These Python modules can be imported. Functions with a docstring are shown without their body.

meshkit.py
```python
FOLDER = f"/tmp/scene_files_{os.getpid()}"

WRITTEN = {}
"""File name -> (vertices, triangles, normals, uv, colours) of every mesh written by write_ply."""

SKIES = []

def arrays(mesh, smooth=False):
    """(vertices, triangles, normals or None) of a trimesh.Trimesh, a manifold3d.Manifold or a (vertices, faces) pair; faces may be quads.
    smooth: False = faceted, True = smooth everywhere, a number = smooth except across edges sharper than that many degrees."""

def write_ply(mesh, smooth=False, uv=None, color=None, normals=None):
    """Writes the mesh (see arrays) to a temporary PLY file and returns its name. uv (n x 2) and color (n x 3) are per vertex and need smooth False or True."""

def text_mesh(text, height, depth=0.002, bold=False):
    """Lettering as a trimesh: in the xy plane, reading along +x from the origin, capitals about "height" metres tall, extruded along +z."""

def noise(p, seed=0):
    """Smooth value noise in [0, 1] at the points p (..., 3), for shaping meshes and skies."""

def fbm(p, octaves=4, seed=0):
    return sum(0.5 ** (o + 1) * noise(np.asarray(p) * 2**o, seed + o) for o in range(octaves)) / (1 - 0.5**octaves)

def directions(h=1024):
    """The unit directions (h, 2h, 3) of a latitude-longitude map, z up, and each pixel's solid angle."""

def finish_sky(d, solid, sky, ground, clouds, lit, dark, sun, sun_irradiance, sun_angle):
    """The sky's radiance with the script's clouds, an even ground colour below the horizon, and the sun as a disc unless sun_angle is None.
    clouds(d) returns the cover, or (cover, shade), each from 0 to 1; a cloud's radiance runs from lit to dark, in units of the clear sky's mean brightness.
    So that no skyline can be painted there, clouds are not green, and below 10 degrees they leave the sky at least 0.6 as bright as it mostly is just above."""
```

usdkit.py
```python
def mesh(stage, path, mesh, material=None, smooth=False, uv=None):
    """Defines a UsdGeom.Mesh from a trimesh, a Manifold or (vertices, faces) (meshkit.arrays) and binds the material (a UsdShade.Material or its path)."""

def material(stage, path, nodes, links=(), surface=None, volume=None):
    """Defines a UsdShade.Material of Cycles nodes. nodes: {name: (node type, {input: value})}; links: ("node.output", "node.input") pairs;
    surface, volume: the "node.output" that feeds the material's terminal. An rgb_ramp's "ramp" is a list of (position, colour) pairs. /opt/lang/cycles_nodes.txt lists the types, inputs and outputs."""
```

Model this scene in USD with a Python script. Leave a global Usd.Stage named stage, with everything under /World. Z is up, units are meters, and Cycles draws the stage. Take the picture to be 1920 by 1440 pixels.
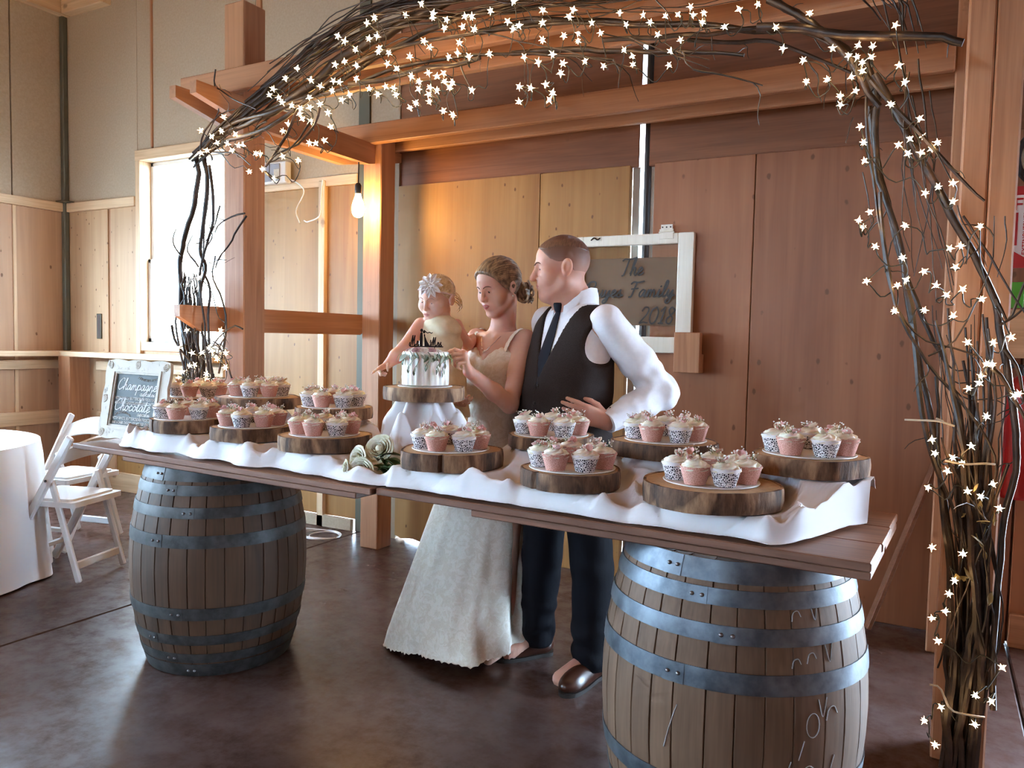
import math, random
import numpy as np, trimesh, usdkit, meshkit
import shapely.geometry as sg
from shapely import affinity
from shapely.ops import unary_union
from pxr import Usd, UsdGeom, UsdLux, UsdShade, Gf, Sdf, Vt

stage = Usd.Stage.CreateInMemory()
UsdGeom.SetStageUpAxis(stage, UsdGeom.Tokens.z)
UsdGeom.SetStageMetersPerUnit(stage, 1.0)
UsdGeom.Xform.Define(stage, '/World')
PI = math.pi
A = np.array

# ------------------------------------------------------------------ camera, sky, sun, exposure
YAW, PITCH, ROLL, FPX, CAMH = math.radians(28.377), math.radians(3.31), math.radians(1.187), 1466.0, 1.40
fw = A([-math.sin(YAW) * math.cos(PITCH), math.cos(YAW) * math.cos(PITCH), -math.sin(PITCH)])
r0 = A([math.cos(YAW), math.sin(YAW), 0.0]); u0 = np.cross(r0, fw)
cr = r0 * math.cos(ROLL) + u0 * math.sin(ROLL); cu = -r0 * math.sin(ROLL) + u0 * math.cos(ROLL)
EYE = A([0, 0, CAMH])
cam = UsdGeom.Camera.Define(stage, '/World/camera')
M4 = Gf.Matrix4d(*cr, 0, *cu, 0, *(-fw), 0, *EYE, 1)
UsdGeom.Xformable(cam).AddTransformOp().Set(M4)
cam.CreateHorizontalApertureAttr(36.0)
cam.CreateVerticalApertureAttr(27.0)
cam.CreateFocalLengthAttr(36.0 * FPX / 1920.0)
cam.CreateExposureAttr(0.05)
cam.CreateFStopAttr(0.0)

dome = UsdLux.DomeLight.Define(stage, '/World/sky_light')
dome.CreateColorAttr(Gf.Vec3f(0.57, 0.775, 1.0)); dome.CreateIntensityAttr(17.0)
# the hall is lit by the open sky through its windows and the open leaf of the big door, by the hanging bulbs and by the star lights; no direct sun comes in

# ------------------------------------------------------------------ helpers
_taken = {}
def numbered(parent, name):
    k = parent + '/' + name; n = _taken.get(k, 0); _taken[k] = n + 1
    return k if n == 0 else '%s_%03d' % (k, n)

def meta(prim, label=None, cat=None, group=None, kind=None):
    for k, v in (('label', label), ('category', cat), ('group', group), ('kind', kind)):
        if v: prim.SetCustomDataByKey(k, v)
    return prim

def put(parent, name, mesh, mat, smooth=30, label=None, kind=None):
    """one Mesh prim below parent (a path); returns its path"""
    p = numbered(parent, name)
    m = usdkit.mesh(stage, p, mesh, mat, smooth)
    meta(m.GetPrim(), label, None, None, kind)
    return p

class Thing:
    """an Xform at the thing's base; parts are given in world coordinates unless local=True"""
    def __init__(s, name, label=None, cat=None, loc=(0, 0, 0), rz=0.0, group=None, kind=None):
        s.path = numbered('/World', name)
        x = UsdGeom.Xform.Define(stage, s.path)
        x.AddTranslateOp().Set(Gf.Vec3d(*map(float, loc)))
        if rz: x.AddRotateZOp().Set(math.degrees(rz))
        s.loc, s.rz, s.prim = A(loc, float), rz, x.GetPrim()
        meta(s.prim, label, cat, group, kind)
    def part(s, name, mesh, mat, smooth=30, parent=None, local=False, label=None, kind=None):
        if isinstance(mesh, tuple): mesh = trimesh.Trimesh(A(mesh[0], float), mesh[1], process=False)
        if not local:
            mesh = mesh.copy(); mesh.apply_translation(-s.loc)
            if s.rz: mesh.apply_transform(trimesh.transformations.rotation_matrix(-s.rz, [0, 0, 1]))
        return put(parent or s.path, name, mesh, mat, smooth, label, kind)

def copy_of(src, loc, rz=0.0, label=None, cat=None, group=None, name=None, scale=None):
    p = numbered('/World', name or src.path.split('/')[-1])
    x = UsdGeom.Xform.Define(stage, p); pr = x.GetPrim()
    pr.GetReferences().AddInternalReference(src.path)
    x.ClearXformOpOrder()
    x.AddTranslateOp(opSuffix='at').Set(Gf.Vec3d(*map(float, loc)))
    x.AddRotateZOp(opSuffix='turn').Set(math.degrees(rz))
    if scale: x.AddScaleOp(opSuffix='size').Set(Gf.Vec3f(*scale))
    pr.SetInstanceable(True)
    meta(pr, label, cat, group)
    return p

def single(name, mesh, mat, label, cat, group=None, kind=None, smooth=30):
    p = put('/World', name, mesh, mat, smooth)
    meta(stage.GetPrimAtPath(p), label, cat, group, kind)
    return p

def cat(ms): return trimesh.util.concatenate([m for m in ms if m is not None and len(m.faces)])
def box(lo, hi):
    lo, hi = A(lo, float), A(hi, float)
    m = trimesh.creation.box(hi - lo); m.apply_translation((lo + hi) / 2); return m
_CF = {}
def cbox(lo, hi, c=0.004):
    """box with chamfered edges (24 points)"""
    lo, hi = A(lo, float), A(hi, float); c = min(c, (hi - lo).min() * 0.45)
    P = []
    for sx in (0, 1):
        for sy in (0, 1):
            for sz in (0, 1):
                b = A([(lo, hi)[sx][0], (lo, hi)[sy][1], (lo, hi)[sz][2]]); d = A([1 - 2 * sx, 1 - 2 * sy, 1 - 2 * sz]) * c
                for k in range(3):
                    q = b + d; q[k] = b[k]; P.append(q)
    P = A(P)
    if 'f' not in _CF:
        U = []
        for sx in (0, 1):
            for sy in (0, 1):
                for sz in (0, 1):
                    b = A([sx, sy, sz], float); d = A([1 - 2 * sx, 1 - 2 * sy, 1 - 2 * sz]) * 0.2
                    for k in range(3):
                        q = b + d; q[k] = b[k]; U.append(q)
        h = trimesh.Trimesh(A(U), trimesh.convex.convex_hull(A(U)).faces, process=False) if False else None
        from scipy.spatial import ConvexHull
        U = A(U); H = ConvexHull(U); F = []
        for s in H.simplices:
            n = np.cross(U[s[1]] - U[s[0]], U[s[2]] - U[s[0]])
            F.append(s if n @ (U[s].mean(0) - 0.5) > 0 else s[::-1])
        _CF['f'] = A(F)
    return trimesh.Trimesh(P, _CF['f'], process=False)

def beam(p, q, w, h, c=0.004, up=(0, 0, 1)):
    """chamfered bar from p to q, w wide and h high"""
    p, q = A(p, float), A(q, float); d = q - p; L = np.linalg.norm(d); d /= L
    up = A(up, float)
    if abs(d @ up) > 0.95: up = A([0, 1.0, 0])
    s = np.cross(d, up); s /= np.linalg.norm(s); u = np.cross(s, d)
    m = cbox([0, -w / 2, -h / 2], [L, w / 2, h / 2], c)
    T = np.eye(4); T[:3, 0], T[:3, 1], T[:3, 2], T[:3, 3] = d, -s, u, p
    m.apply_transform(T); return m

def smooth_path(P, n):
    """Catmull-Rom through P, n points"""
    P = A(P, float)
    if len(P) < 3: return np.stack([np.interp(np.linspace(0, 1, n), np.linspace(0, 1, len(P)), P[:, k]) for k in range(P.shape[1])], 1)
    Q = np.vstack([2 * P[0] - P[1], P, 2 * P[-1] - P[-2]])
    t = np.linspace(0, len(P) - 1 - 1e-9, n); i = t.astype(int); f = (t - i)[:, None]
    a, b, c, d = Q[i], Q[i + 1], Q[i + 2], Q[i + 3]
    return 0.5 * (2 * b + (c - a) * f + (2 * a - 5 * b + 4 * c - d) * f ** 2 + (3 * b - a - 3 * c + d) * f ** 3)

def tube(P, r, k=6, caps=True):
    """tube along polyline P with radius r (number or per point)"""
    P = A(P, float); n = len(P); r = np.broadcast_to(A(r, float), (n,))
    T = np.gradient(P, axis=0); T /= np.maximum(np.linalg.norm(T, axis=1, keepdims=True), 1e-9)
    ref = A([0, 0, 1.0]) if abs(T[0][2]) < 0.9 else A([1.0, 0, 0])
    N = np.empty_like(P); v = np.cross(T[0], ref); v /= np.linalg.norm(v)
    for i in range(n):
        v = v - T[i] * (v @ T[i]); v /= max(np.linalg.norm(v), 1e-9); N[i] = v
    B = np.cross(T, N); a = np.arange(k) / k * 2 * PI
    V = (P[:, None] + r[:, None, None] * (np.cos(a)[None, :, None] * N[:, None] + np.sin(a)[None, :, None] * B[:, None])).reshape(-1, 3)
    i, j = np.meshgrid(np.arange(n - 1), np.arange(k), indexing='ij'); j2 = (j + 1) % k
    q = np.stack([i * k + j, i * k + j2, (i + 1) * k + j2, (i + 1) * k + j], -1).reshape(-1, 4)
    F = np.vstack([q[:, [0, 1, 2]], q[:, [0, 2, 3]]])
    if caps:
        V = np.vstack([V, P[0], P[-1]]); j = np.arange(k); j2 = (j + 1) % k
        F = np.vstack([F, np.stack([np.full(k, n * k), j2, j], 1), np.stack([np.full(k, n * k + 1), (n - 1) * k + j, (n - 1) * k + j2], 1)])
    return trimesh.Trimesh(V, F, process=False)

def lathe(prof, n=48, fn=None):
    """revolve (r, z) profile; fn(angle, i) may scale the radius"""
    prof = A(prof, float); a = np.arange(n) / n * 2 * PI; m = len(prof)
    R = np.repeat(prof[:, 0][:, None], n, 1)
    if fn is not None: R = R * fn(a[None, :], np.arange(m)[:, None])
    V = np.stack([R * np.cos(a), R * np.sin(a), np.repeat(prof[:, 1][:, None], n, 1)], -1).reshape(-1, 3)
    i, j = np.meshgrid(np.arange(m - 1), np.arange(n), indexing='ij'); j2 = (j + 1) % n
    q = np.stack([i * n + j, i * n + j2, (i + 1) * n + j2, (i + 1) * n + j], -1).reshape(-1, 4)
    return trimesh.Trimesh(V, np.vstack([q[:, [0, 1, 2]], q[:, [0, 2, 3]]]), process=False)

def grid_mesh(P, thick=0.0, close_u=False):
    """P (nu, nv, 3) -> surface, optionally made a solid sheet along its normals"""
    nu, nv = P.shape[:2]
    def faces(off, flip):
        i, j = np.meshgrid(np.arange(nu - (0 if close_u else 1)), np.arange(nv - 1), indexing='ij'); i2 = (i + 1) % nu
        q = np.stack([i * nv + j, i2 * nv + j, i2 * nv + j + 1, i * nv + j + 1], -1).reshape(-1, 4) + off
        if flip: q = q[:, ::-1]
        return np.vstack([q[:, [0, 1, 2]], q[:, [0, 2, 3]]])
    V = P.reshape(-1, 3)
    if not thick: return trimesh.Trimesh(V, faces(0, False), process=False)
    base = trimesh.Trimesh(V, faces(0, False), process=False)
    n = np.zeros_like(V); f = base.faces; fn = np.cross(V[f[:, 1]] - V[f[:, 0]], V[f[:, 2]] - V[f[:, 0]])
    for k in range(3): np.add.at(n, f[:, k], fn)
    n /= np.maximum(np.linalg.norm(n, axis=1, keepdims=True), 1e-12)
    N = nu * nv; F = [faces(0, False), faces(N, True)]
    def strip(idx):
        a, b = idx[:-1], idx[1:]
        F.append(np.stack([a, a + N, b + N], 1)); F.append(np.stack([a, b + N, b], 1))
    if not close_u:
        strip(np.arange(nv)); strip((np.arange(nv) + (nu - 1) * nv)[::-1])
    e = np.arange(nu if not close_u else nu + 1) % nu * nv
    strip(e[::-1]); strip(e + nv - 1)
    return trimesh.Trimesh(np.vstack([V, V - n * thick]), np.vstack(F), process=False)

def extrude(poly, d):
    ps = getattr(poly, 'geoms', [poly])
    return cat([trimesh.creation.extrude_polygon(g, d, engine='earcut') for g in ps if g.area > 1e-12])

def place(m, X=None, Y=None, Z=None, at=(0, 0, 0)):
    """map local x,y,z axes to X, Y, Z and move to at"""
    T = np.eye(4); T[:3, 0], T[:3, 1] = X, Y
    T[:3, 2] = np.cross(X, Y) if Z is None else Z; T[:3, 3] = at
    m = m.copy(); m.apply_transform(T); return m


# ------------------------------------------------------------------ materials
MAT = {}
def mat(name, nodes, links=(), surface='p.BSDF', volume=None):
    MAT[name] = usdkit.material(stage, '/World/Looks/' + name, nodes, links, surface, volume); return MAT[name]

def plain(name, col, rough=0.6, **kw):
    return mat(name, {'p': ('principled_bsdf', {'base_color': col, 'roughness': rough, **kw})})

def noisy(name, c1, c2, scale=20, rough=0.6, bump=0.0, detail=4, stretch=(1, 1, 1), lo=0.35, hi=0.65, dist=0.005, **kw):
    n = {'t': ('texture_coordinate', {}), 'm': ('mapping', {'scale': stretch}), 'n': ('noise_texture', {'scale': scale, 'detail': detail, 'roughness': 0.6}),
         'r': ('rgb_ramp', {'ramp': [(lo, c1), (hi, c2)]}), 'p': ('principled_bsdf', {'roughness': rough, **kw})}
    l = [('t.object', 'm.vector'), ('m.vector', 'n.vector'), ('n.fac', 'r.fac'), ('r.color', 'p.base_color')]
    if bump:
        n['b'] = ('bump', {'strength': bump, 'distance': dist}); l += [('n.fac', 'b.height'), ('b.normal', 'p.normal')]
    return mat(name, n, l)

def wood(name, dark, light, axis='x', scale=1.0, rough=0.55, knots=0.0, knot_col=(0.10, 0.035, 0.012), knot_scale=4.0, patch=0.35, bump=0.15, flat=None, grain=0.25, spec=0.4):
    """sawn wood or plywood: long grain along axis, broad tone changes, optional knots; each board has its own offset"""
    k = 'xyz'.index(axis); s = [22.0 * scale] * 3; s[k] = 1.1 * scale
    b = [3.2 * scale] * 3; b[k] = 0.5 * scale
    f = [160.0 * scale] * 3; f[k] = 5.0 * scale
    n = {'t': ('texture_coordinate', {}), 'o': ('object_info', {}), 'w': ('white_noise_texture', {'dimensions': '1D'}),
         'sc': ('vector_math', {'math_type': 'scale', 'scale': 9.0}), 'ad': ('vector_math', {'math_type': 'add'}),
         'm1': ('mapping', {'scale': s}), 'm2': ('mapping', {'scale': b}), 'm3': ('mapping', {'scale': f}),
         'n1': ('noise_texture', {'scale': 1.0, 'detail': 3, 'roughness': 0.55, 'distortion': 1.2}),
         'n2': ('noise_texture', {'scale': 1.0, 'detail': 2, 'distortion': 0.6}),
         'n3': ('noise_texture', {'scale': 1.0, 'detail': 2}),
         'a1': ('math', {'math_type': 'multiply_add', 'value2': 1.0 - patch}), 'a2': ('math', {'math_type': 'multiply', 'value2': patch}),
         'a3': ('math', {'math_type': 'multiply_add', 'value2': grain}),
         'r': ('rgb_ramp', {'ramp': [(0.305 + grain / 2 - .01, dark), (0.655 + grain / 2, light)]}),
         'p': ('principled_bsdf', {'roughness': rough, 'specular_ior_level': spec}), 'b': ('bump', {'strength': bump, 'distance': 0.002})}
    l = [('t.object', 'ad.vector1'), ('o.random', 'w.w'), ('w.color', 'sc.vector1'), ('sc.vector', 'ad.vector2'),
         ('ad.vector', 'm1.vector'), ('ad.vector', 'm2.vector'), ('ad.vector', 'm3.vector'),
         ('m1.vector', 'n1.vector'), ('m2.vector', 'n2.vector'), ('m3.vector', 'n3.vector'),
         ('n2.fac', 'a2.value1'), ('n1.fac', 'a1.value1'), ('a2.value', 'a1.value3'),
         ('n3.fac', 'a3.value1'), ('a1.value', 'a3.value3'), ('a3.value', 'r.fac'),
         ('n3.fac', 'b.height'), ('b.normal', 'p.normal')]
    last = 'r.color'
    if knots:
        ks = [knot_scale] * 3; ks[k] = knot_scale * 0.6
        if flat: ks['xyz'.index(flat)] = 0.0            # knots of one veneer: the same all through the sheet's thickness
        n['m4'] = ('mapping', {'scale': ks}); n['v'] = ('voronoi_texture', {'scale': 1.0, 'randomness': 1.0, 'feature': 'f1'})
        n['nd'] = ('noise_texture', {'scale': 60.0, 'detail': 1}); n['na'] = ('math', {'math_type': 'multiply_add', 'value2': 0.07})
        n['kr'] = ('rgb_ramp', {'ramp': [(0.105 if flat else 0.075, (knots,) * 3), (0.155 if flat else 0.13, (0, 0, 0))]}); n['kb'] = ('rgb_to_bw', {})
        n['kx'] = ('mix_color', {'b': knot_col})
        l += [('ad.vector', 'm4.vector'), ('m4.vector', 'v.vector'), ('ad.vector', 'nd.vector'), ('nd.fac', 'na.value1'), ('v.distance', 'na.value3'),
              ('na.value', 'kr.fac'), ('kr.color', 'kb.color'), ('kb.val', 'kx.fac'), (last, 'kx.a')]
        last = 'kx.result'
    l.append((last, 'p.base_color'))
    return mat(name, n, l)
# ------------------------------------------------------------------ looks
wood('plywood', (0.235, 0.098, 0.028), (0.385, 0.205, 0.066), 'z', 0.55, 0.55, knots=0.85, knot_scale=15.0, patch=0.6, flat='y', bump=0.05, grain=0.10)
wood('plywood_red', (0.1955, 0.068, 0.0306), (0.3485, 0.1445, 0.068), 'z', 0.5, 0.5, knots=0.8, knot_scale=10.0, patch=0.6, flat='y', bump=0.05, grain=0.10)
wood('plywood_pale', (0.357, 0.1997, 0.1062), (0.561, 0.3655, 0.2125), 'z', 0.5, 0.55, knots=0.8, knot_scale=16.0, patch=0.6, flat='y', bump=0.05, grain=0.10)
wood('plywood_side', (0.3444, 0.1845, 0.1025), (0.5412, 0.328, 0.1968), 'z', 0.5, 0.55, knots=0.8, knot_scale=10.0, patch=0.6, flat='x', bump=0.05, grain=0.10)
wood('siding_dark', (0.136, 0.0467, 0.0204), (0.2465, 0.0978, 0.0459), 'x', 0.8, 0.5, knots=0.5, knot_scale=3.0)
for ax in 'xyz':
    wood('timber_' + ax, (0.323, 0.1403, 0.0697), (0.5015, 0.255, 0.136), ax, 0.7, 0.55, knots=0.6, knot_scale=2.6, patch=0.3)
    wood('pine_' + ax, (0.52, 0.33, 0.19), (0.76, 0.55, 0.35), ax, 0.8, 0.55, knots=0.6, knot_scale=4.0, patch=0.3)
noisy('wallboard', (0.41, 0.3157, 0.2214), (0.4592, 0.3608, 0.2624), 60, 0.85, 0.05)
plain('galvanized', (0.11, 0.105, 0.075), 0.6, metallic=0.2)
plain('jamb_grey', (0.42, 0.39, 0.34), 0.7); plain('trim_beige', (0.30, 0.215, 0.14), 0.7)
plain('black_paint', (0.012, 0.012, 0.015), 0.35)
plain('white_paint', (0.80, 0.79, 0.75), 0.45)
plain('white_plastic', (0.80, 0.80, 0.80), 0.35)
plain('dark_steel', (0.05, 0.05, 0.055), 0.4, metallic=0.6)
plain('outlet_dark', (0.08, 0.055, 0.05), 0.4)
# stained, sealed concrete
mat('concrete', {'t': ('texture_coordinate', {}), 'n1': ('noise_texture', {'scale': 0.9, 'detail': 5, 'roughness': 0.6, 'distortion': 0.5}), 'n2': ('noise_texture', {'scale': 9.0, 'detail': 5, 'roughness': 0.7}),
    'a': ('mix_color', {'fac': 0.35}), 'r': ('rgb_ramp', {'ramp': [(0.36, (0.040, 0.016, 0.011)), (0.52, (0.072, 0.036, 0.028)), (0.66, (0.120, 0.084, 0.080))]}),
    'rr': ('map_range', {'from_min': 0.3, 'from_max': 0.7, 'to_min': 0.20, 'to_max': 0.40}), 'b': ('bump', {'strength': 0.12, 'distance': 0.004}), 'p': ('principled_bsdf', {'specular_ior_level': 0.5})},
    [('t.object', 'n1.vector'), ('t.object', 'n2.vector'), ('n1.color', 'a.a'), ('n2.color', 'a.b'), ('a.result', 'r.fac'), ('r.color', 'p.base_color'), ('n2.fac', 'rr.value'), ('rr.result', 'p.roughness'), ('n2.fac', 'b.height'), ('b.normal', 'p.normal')])
mat('pane', {'w': ('layer_weight', {'blend': 0.5}), 'e': ('math', {'math_type': 'power', 'value2': 4.0}), 'f': ('math', {'math_type': 'multiply_add', 'value2': 0.7, 'value3': 0.04}), 't': ('transparent_bsdf', {'color': (0.96, 0.98, 0.98)}), 'g': ('glossy_bsdf', {'roughness': 0.02, 'color': (0.9, 0.9, 0.9)}), 'm': ('mix_closure', {})},
    [('w.facing', 'e.value1'), ('e.value', 'f.value1'), ('f.value', 'm.fac'), ('t.BSDF', 'm.closure1'), ('g.BSDF', 'm.closure2')], surface='m.closure')

# ------------------------------------------------------------------ the room: x along the back wall, y into it
XL, XR, YB, YF, ZC = -6.96, 3.7, 4.35, -5.0, 5.4
struct = lambda name: Thing(name, kind='structure')
fl = struct('floor')
for a, b in ((XL - .2, -3.569), (-3.561, 0.35), (0.358, XR + .2)):
    fl.part('slab', cbox([a, YF - .2, -0.12], [b, YB + .2, 0], 0.006), 'concrete' and MAT['concrete'])
fl.part('joint_bed', box([XL, YF, -0.13], [XR, YB, -0.02]), MAT['outlet_dark'])
gr = struct('ground'); gr.part('yard', box([-40, -40, -0.3], [40, 40, -0.14]), plain('gravel', (0.33, 0.32, 0.30), 0.9))
ce = struct('ceiling')
ce.part('deck', box([XL - .2, YF - .2, ZC], [XR + .2, YB + .2, ZC + .1]), MAT['siding_dark'])
for y in (-3.5, -1.2, 1.1, 3.4): ce.part('joist', cbox([XL, y - .06, ZC - .28], [XR, y + .06, ZC + .01]), MAT['timber_x'])

bw = struct('wall_back')
WX0, WX1, WZ0, WZ1 = -5.91, -4.905, 1.31, 2.80           # the window opening
def wall(t, x0, x1, z0, z1, m, d=0.12, y=YB, name='panel'): return t.part(name, cbox([x0, y, z0], [x1, y + d, z1], 0.003), m)
# upper wallboard sheets with narrow battens
for x0, x1, z in ((XL, -5.972, 2.53), (-5.970, -5.79, 2.905), (-5.77, -4.602, 2.905), (-4.600, -4.585, 2.53), (-4.535, -3.60, 2.53), (-3.50, -3.25, 2.53)):
    wall(bw, x0, x1, z, ZC, MAT['wallboard'], name='wallboard_sheet')
bw.part('wallboard_sheet', cbox([-4.845, YB, 2.53], [-4.602, YB + .12, 2.82]), MAT['wallboard'])
for x, w, m in ((-5.78, .022, 'timber_z'), (-4.56, .05, 'timber_z')):
    bw.part('batten', cbox([x - w / 2, YB - .012, 2.53 if x > -5 else 2.92], [x + w / 2, YB + .1, ZC]), MAT[m])
bw.part('girder', cbox([-3.60, YB - .01, 0.0], [-3.50, YB + .1, ZC]), MAT['galvanized'])
# rail above the plywood
bw.part('rail', cbox([XL, YB - .03, 2.452], [WX0 - .07, YB + .1, 2.53]), MAT['pine_x'])
bw.part('rail', cbox([-4.84, YB - .02, 2.46], [-3.60, YB + .1, 2.53]), MAT['pine_x'])
# plywood between the rail and the ledge
for x0, x1 in ((XL, -6.375), (-6.335, WX0 - .01)):
    wall(bw, x0, x1, 1.20, 2.452, MAT['plywood_pale'], name='plywood_sheet')
bw.part('stud', cbox([-6.375, YB + .012, 1.2], [-6.335, YB + .12, 2.452]), MAT['timber_z'])
wall(bw, WX0 - .01, WX1 + .01, 1.20, WZ0 - .0, MAT['plywood_pale'], name='plywood_sheet')
for x0, x1 in ((WX1 + .005, -4.57), (-4.53, -3.945), (-3.885, -3.60), (-3.50, -3.345)):
    wall(bw, x0, x1, 0.085, 2.46, MAT['plywood'], name='plywood_sheet')
bw.part('stud', cbox([-4.57, YB + .012, 0], [-4.53, YB + .12, 2.46]), MAT['timber_z'])
bw.part('batten', cbox([-3.945, YB - .03, 0], [-3.885, YB + .1, 2.50]), MAT['pine_z'])
# below the ledge
for x0, x1 in ((XL, -6.30), (-6.28, -5.62), (-5.60, WX1)):
    wall(bw, x0, x1, 0.0, 1.20, MAT['plywood_pale' if x1 < -6.2 else 'plywood'], name='plywood_sheet')
bw.part('rail', cbox([-6.5, YB - .04, 1.05], [WX1, YB, 1.13]), MAT['pine_x'])
bw.part('rail', cbox([-6.5, YB - .04, 0.56], [WX1, YB, 0.68]), MAT['pine_x'])
bw.part('stud', cbox([-6.80, YB - .19, 0.0], [-6.64, YB, 1.165]), MAT['timber_z'])
# the wall of the big doors: plywood leaves, dark header, siding above
for x0, x1, m in ((-3.236, -2.172, 'plywood'), (-2.168, -1.592, 'plywood'), (-1.447, -0.889, 'plywood_red'), (-0.885, 0.35, 'plywood_red'), (0.36, 0.95, 'plywood_red'), (3.1, XR, 'plywood_red')):
    if x0 < -3:                                       # the first leaf has a worn lower corner
        lf = extrude(sg.Polygon([(x0, .03), (x0 + .05, .012), (x0 + .15, .022), (x0 + .21, .010), (x0 + .26, .001), (x1, .001), (x1, 2.41), (x0, 2.41)]), .045)
        bw.part('door_leaf', place(lf, [1, 0, 0], [0, 0, 1], [0, -1, 0], [0, YB + .02, 0]), MAT[m])
    else: bw.part('door_leaf', cbox([x0, YB - .025, 0.001], [x1, YB + .02, 2.41], 0.003), MAT[m])
bw.part('trim', cbox([-3.345, YB - .02, 0.0], [-3.237, YB + .1, 2.62], .001), MAT['trim_beige'])
for x0, x1 in ((-3.25, -1.548), (-1.488, XR)):
    bw.part('header', cbox([x0, YB - .005, 2.40], [x1, YB + .1, 2.72], .004), MAT['siding_dark'])
    z = 2.72
    while z < ZC:
        bw.part('siding_board', cbox([x0, YB + .01, z], [x1, YB + .1, min(z + .60, ZC)], .004), MAT['siding_dark']); z += .60
for x in (-2.170, -.887, .355): bw.part('backing', cbox([x - .05, YB + .022, 0.0], [x + .05, YB + .05, 2.41]), MAT['siding_dark'])
bw.part('jamb', cbox([-1.592, YB + .02, 0.0], [-1.548, YB + .1, 2.41]), MAT['jamb_grey'])
bw.part('jamb', cbox([-1.488, YB + .02, 0.0], [-1.447, YB + .1, 2.41]), MAT['jamb_grey'])
bw.part('steel_column', tube(smooth_path([[-1.504, YB + .015, 0], [-1.504, YB + .015, 1.3], [-1.500, YB + .015, 2.2], [-1.499, YB + .015, ZC]], 30), 0.0205, 10), MAT['black_paint'])

bb = struct('baseboard_back')
bb.part('board', cbox([-6.5, YB - .02, 0.0], [WX1, YB, 0.165]), MAT['pine_x'])
bb.part('board', cbox([-4.53, YB - .03, 0.0], [-3.62, YB, 0.085]), MAT['wallboard'], label='pale painted kick board with screw heads')
bb.part('board', cbox([0.36, YB - .06, 0.0], [.95, YB - .026, 0.16]), MAT['timber_x'])
le = struct('trim_1')
le.part('ledge', cbox([XL + .17, YB - .19, 1.165], [WX1 + .05, YB + .02, 1.21], .005), MAT['pine_x'], label='raw pine ledge along the back wall under the window')
le2 = struct('trim_2')
le2.part('ledge', cbox([XL - .02, YF, 1.165], [XL + .17, YB, 1.21], .005), MAT['pine_y'], label='raw pine ledge along the left wall')

# window in the back wall: casing, two sashes, panes
w1 = struct('window_1')
for lo, hi, ax in (([WX0 - .06, YB - .03, 2.82], [-4.6, YB + .1, 2.905], 'x'), ([WX0 - .055, YB - .03, 1.21], [WX0, YB + .1, 2.82], 'z'), ([WX1, YB - .03, 1.21], [WX1 + .06, YB + .1, 2.82], 'z'), ([WX0, YB - .025, 1.235], [WX1, YB + .1, 1.31], 'x')):
    w1.part('casing', cbox(lo, hi), MAT['pine_' + ax])
for z0, z1, y in ((1.31, 2.01, YB + .05), (1.985, 2.82, YB + .08)):
    for lo, hi in (([WX0, y, z0], [WX1, y + .03, z0 + .035]), ([WX0, y, z1 - .035], [WX1, y + .03, z1]), ([WX0, y, z0], [WX0 + .035, y + .03, z1]), ([WX1 - .035, y, z0], [WX1, y + .03, z1])):
        w1.part('sash_bar', cbox(lo, hi), MAT['white_plastic'])
    w1.part('pane', box([WX0 + .03, y + .012, z0 + .03], [WX1 - .03, y + .016, z1 - .03]), MAT['pane'])

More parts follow.
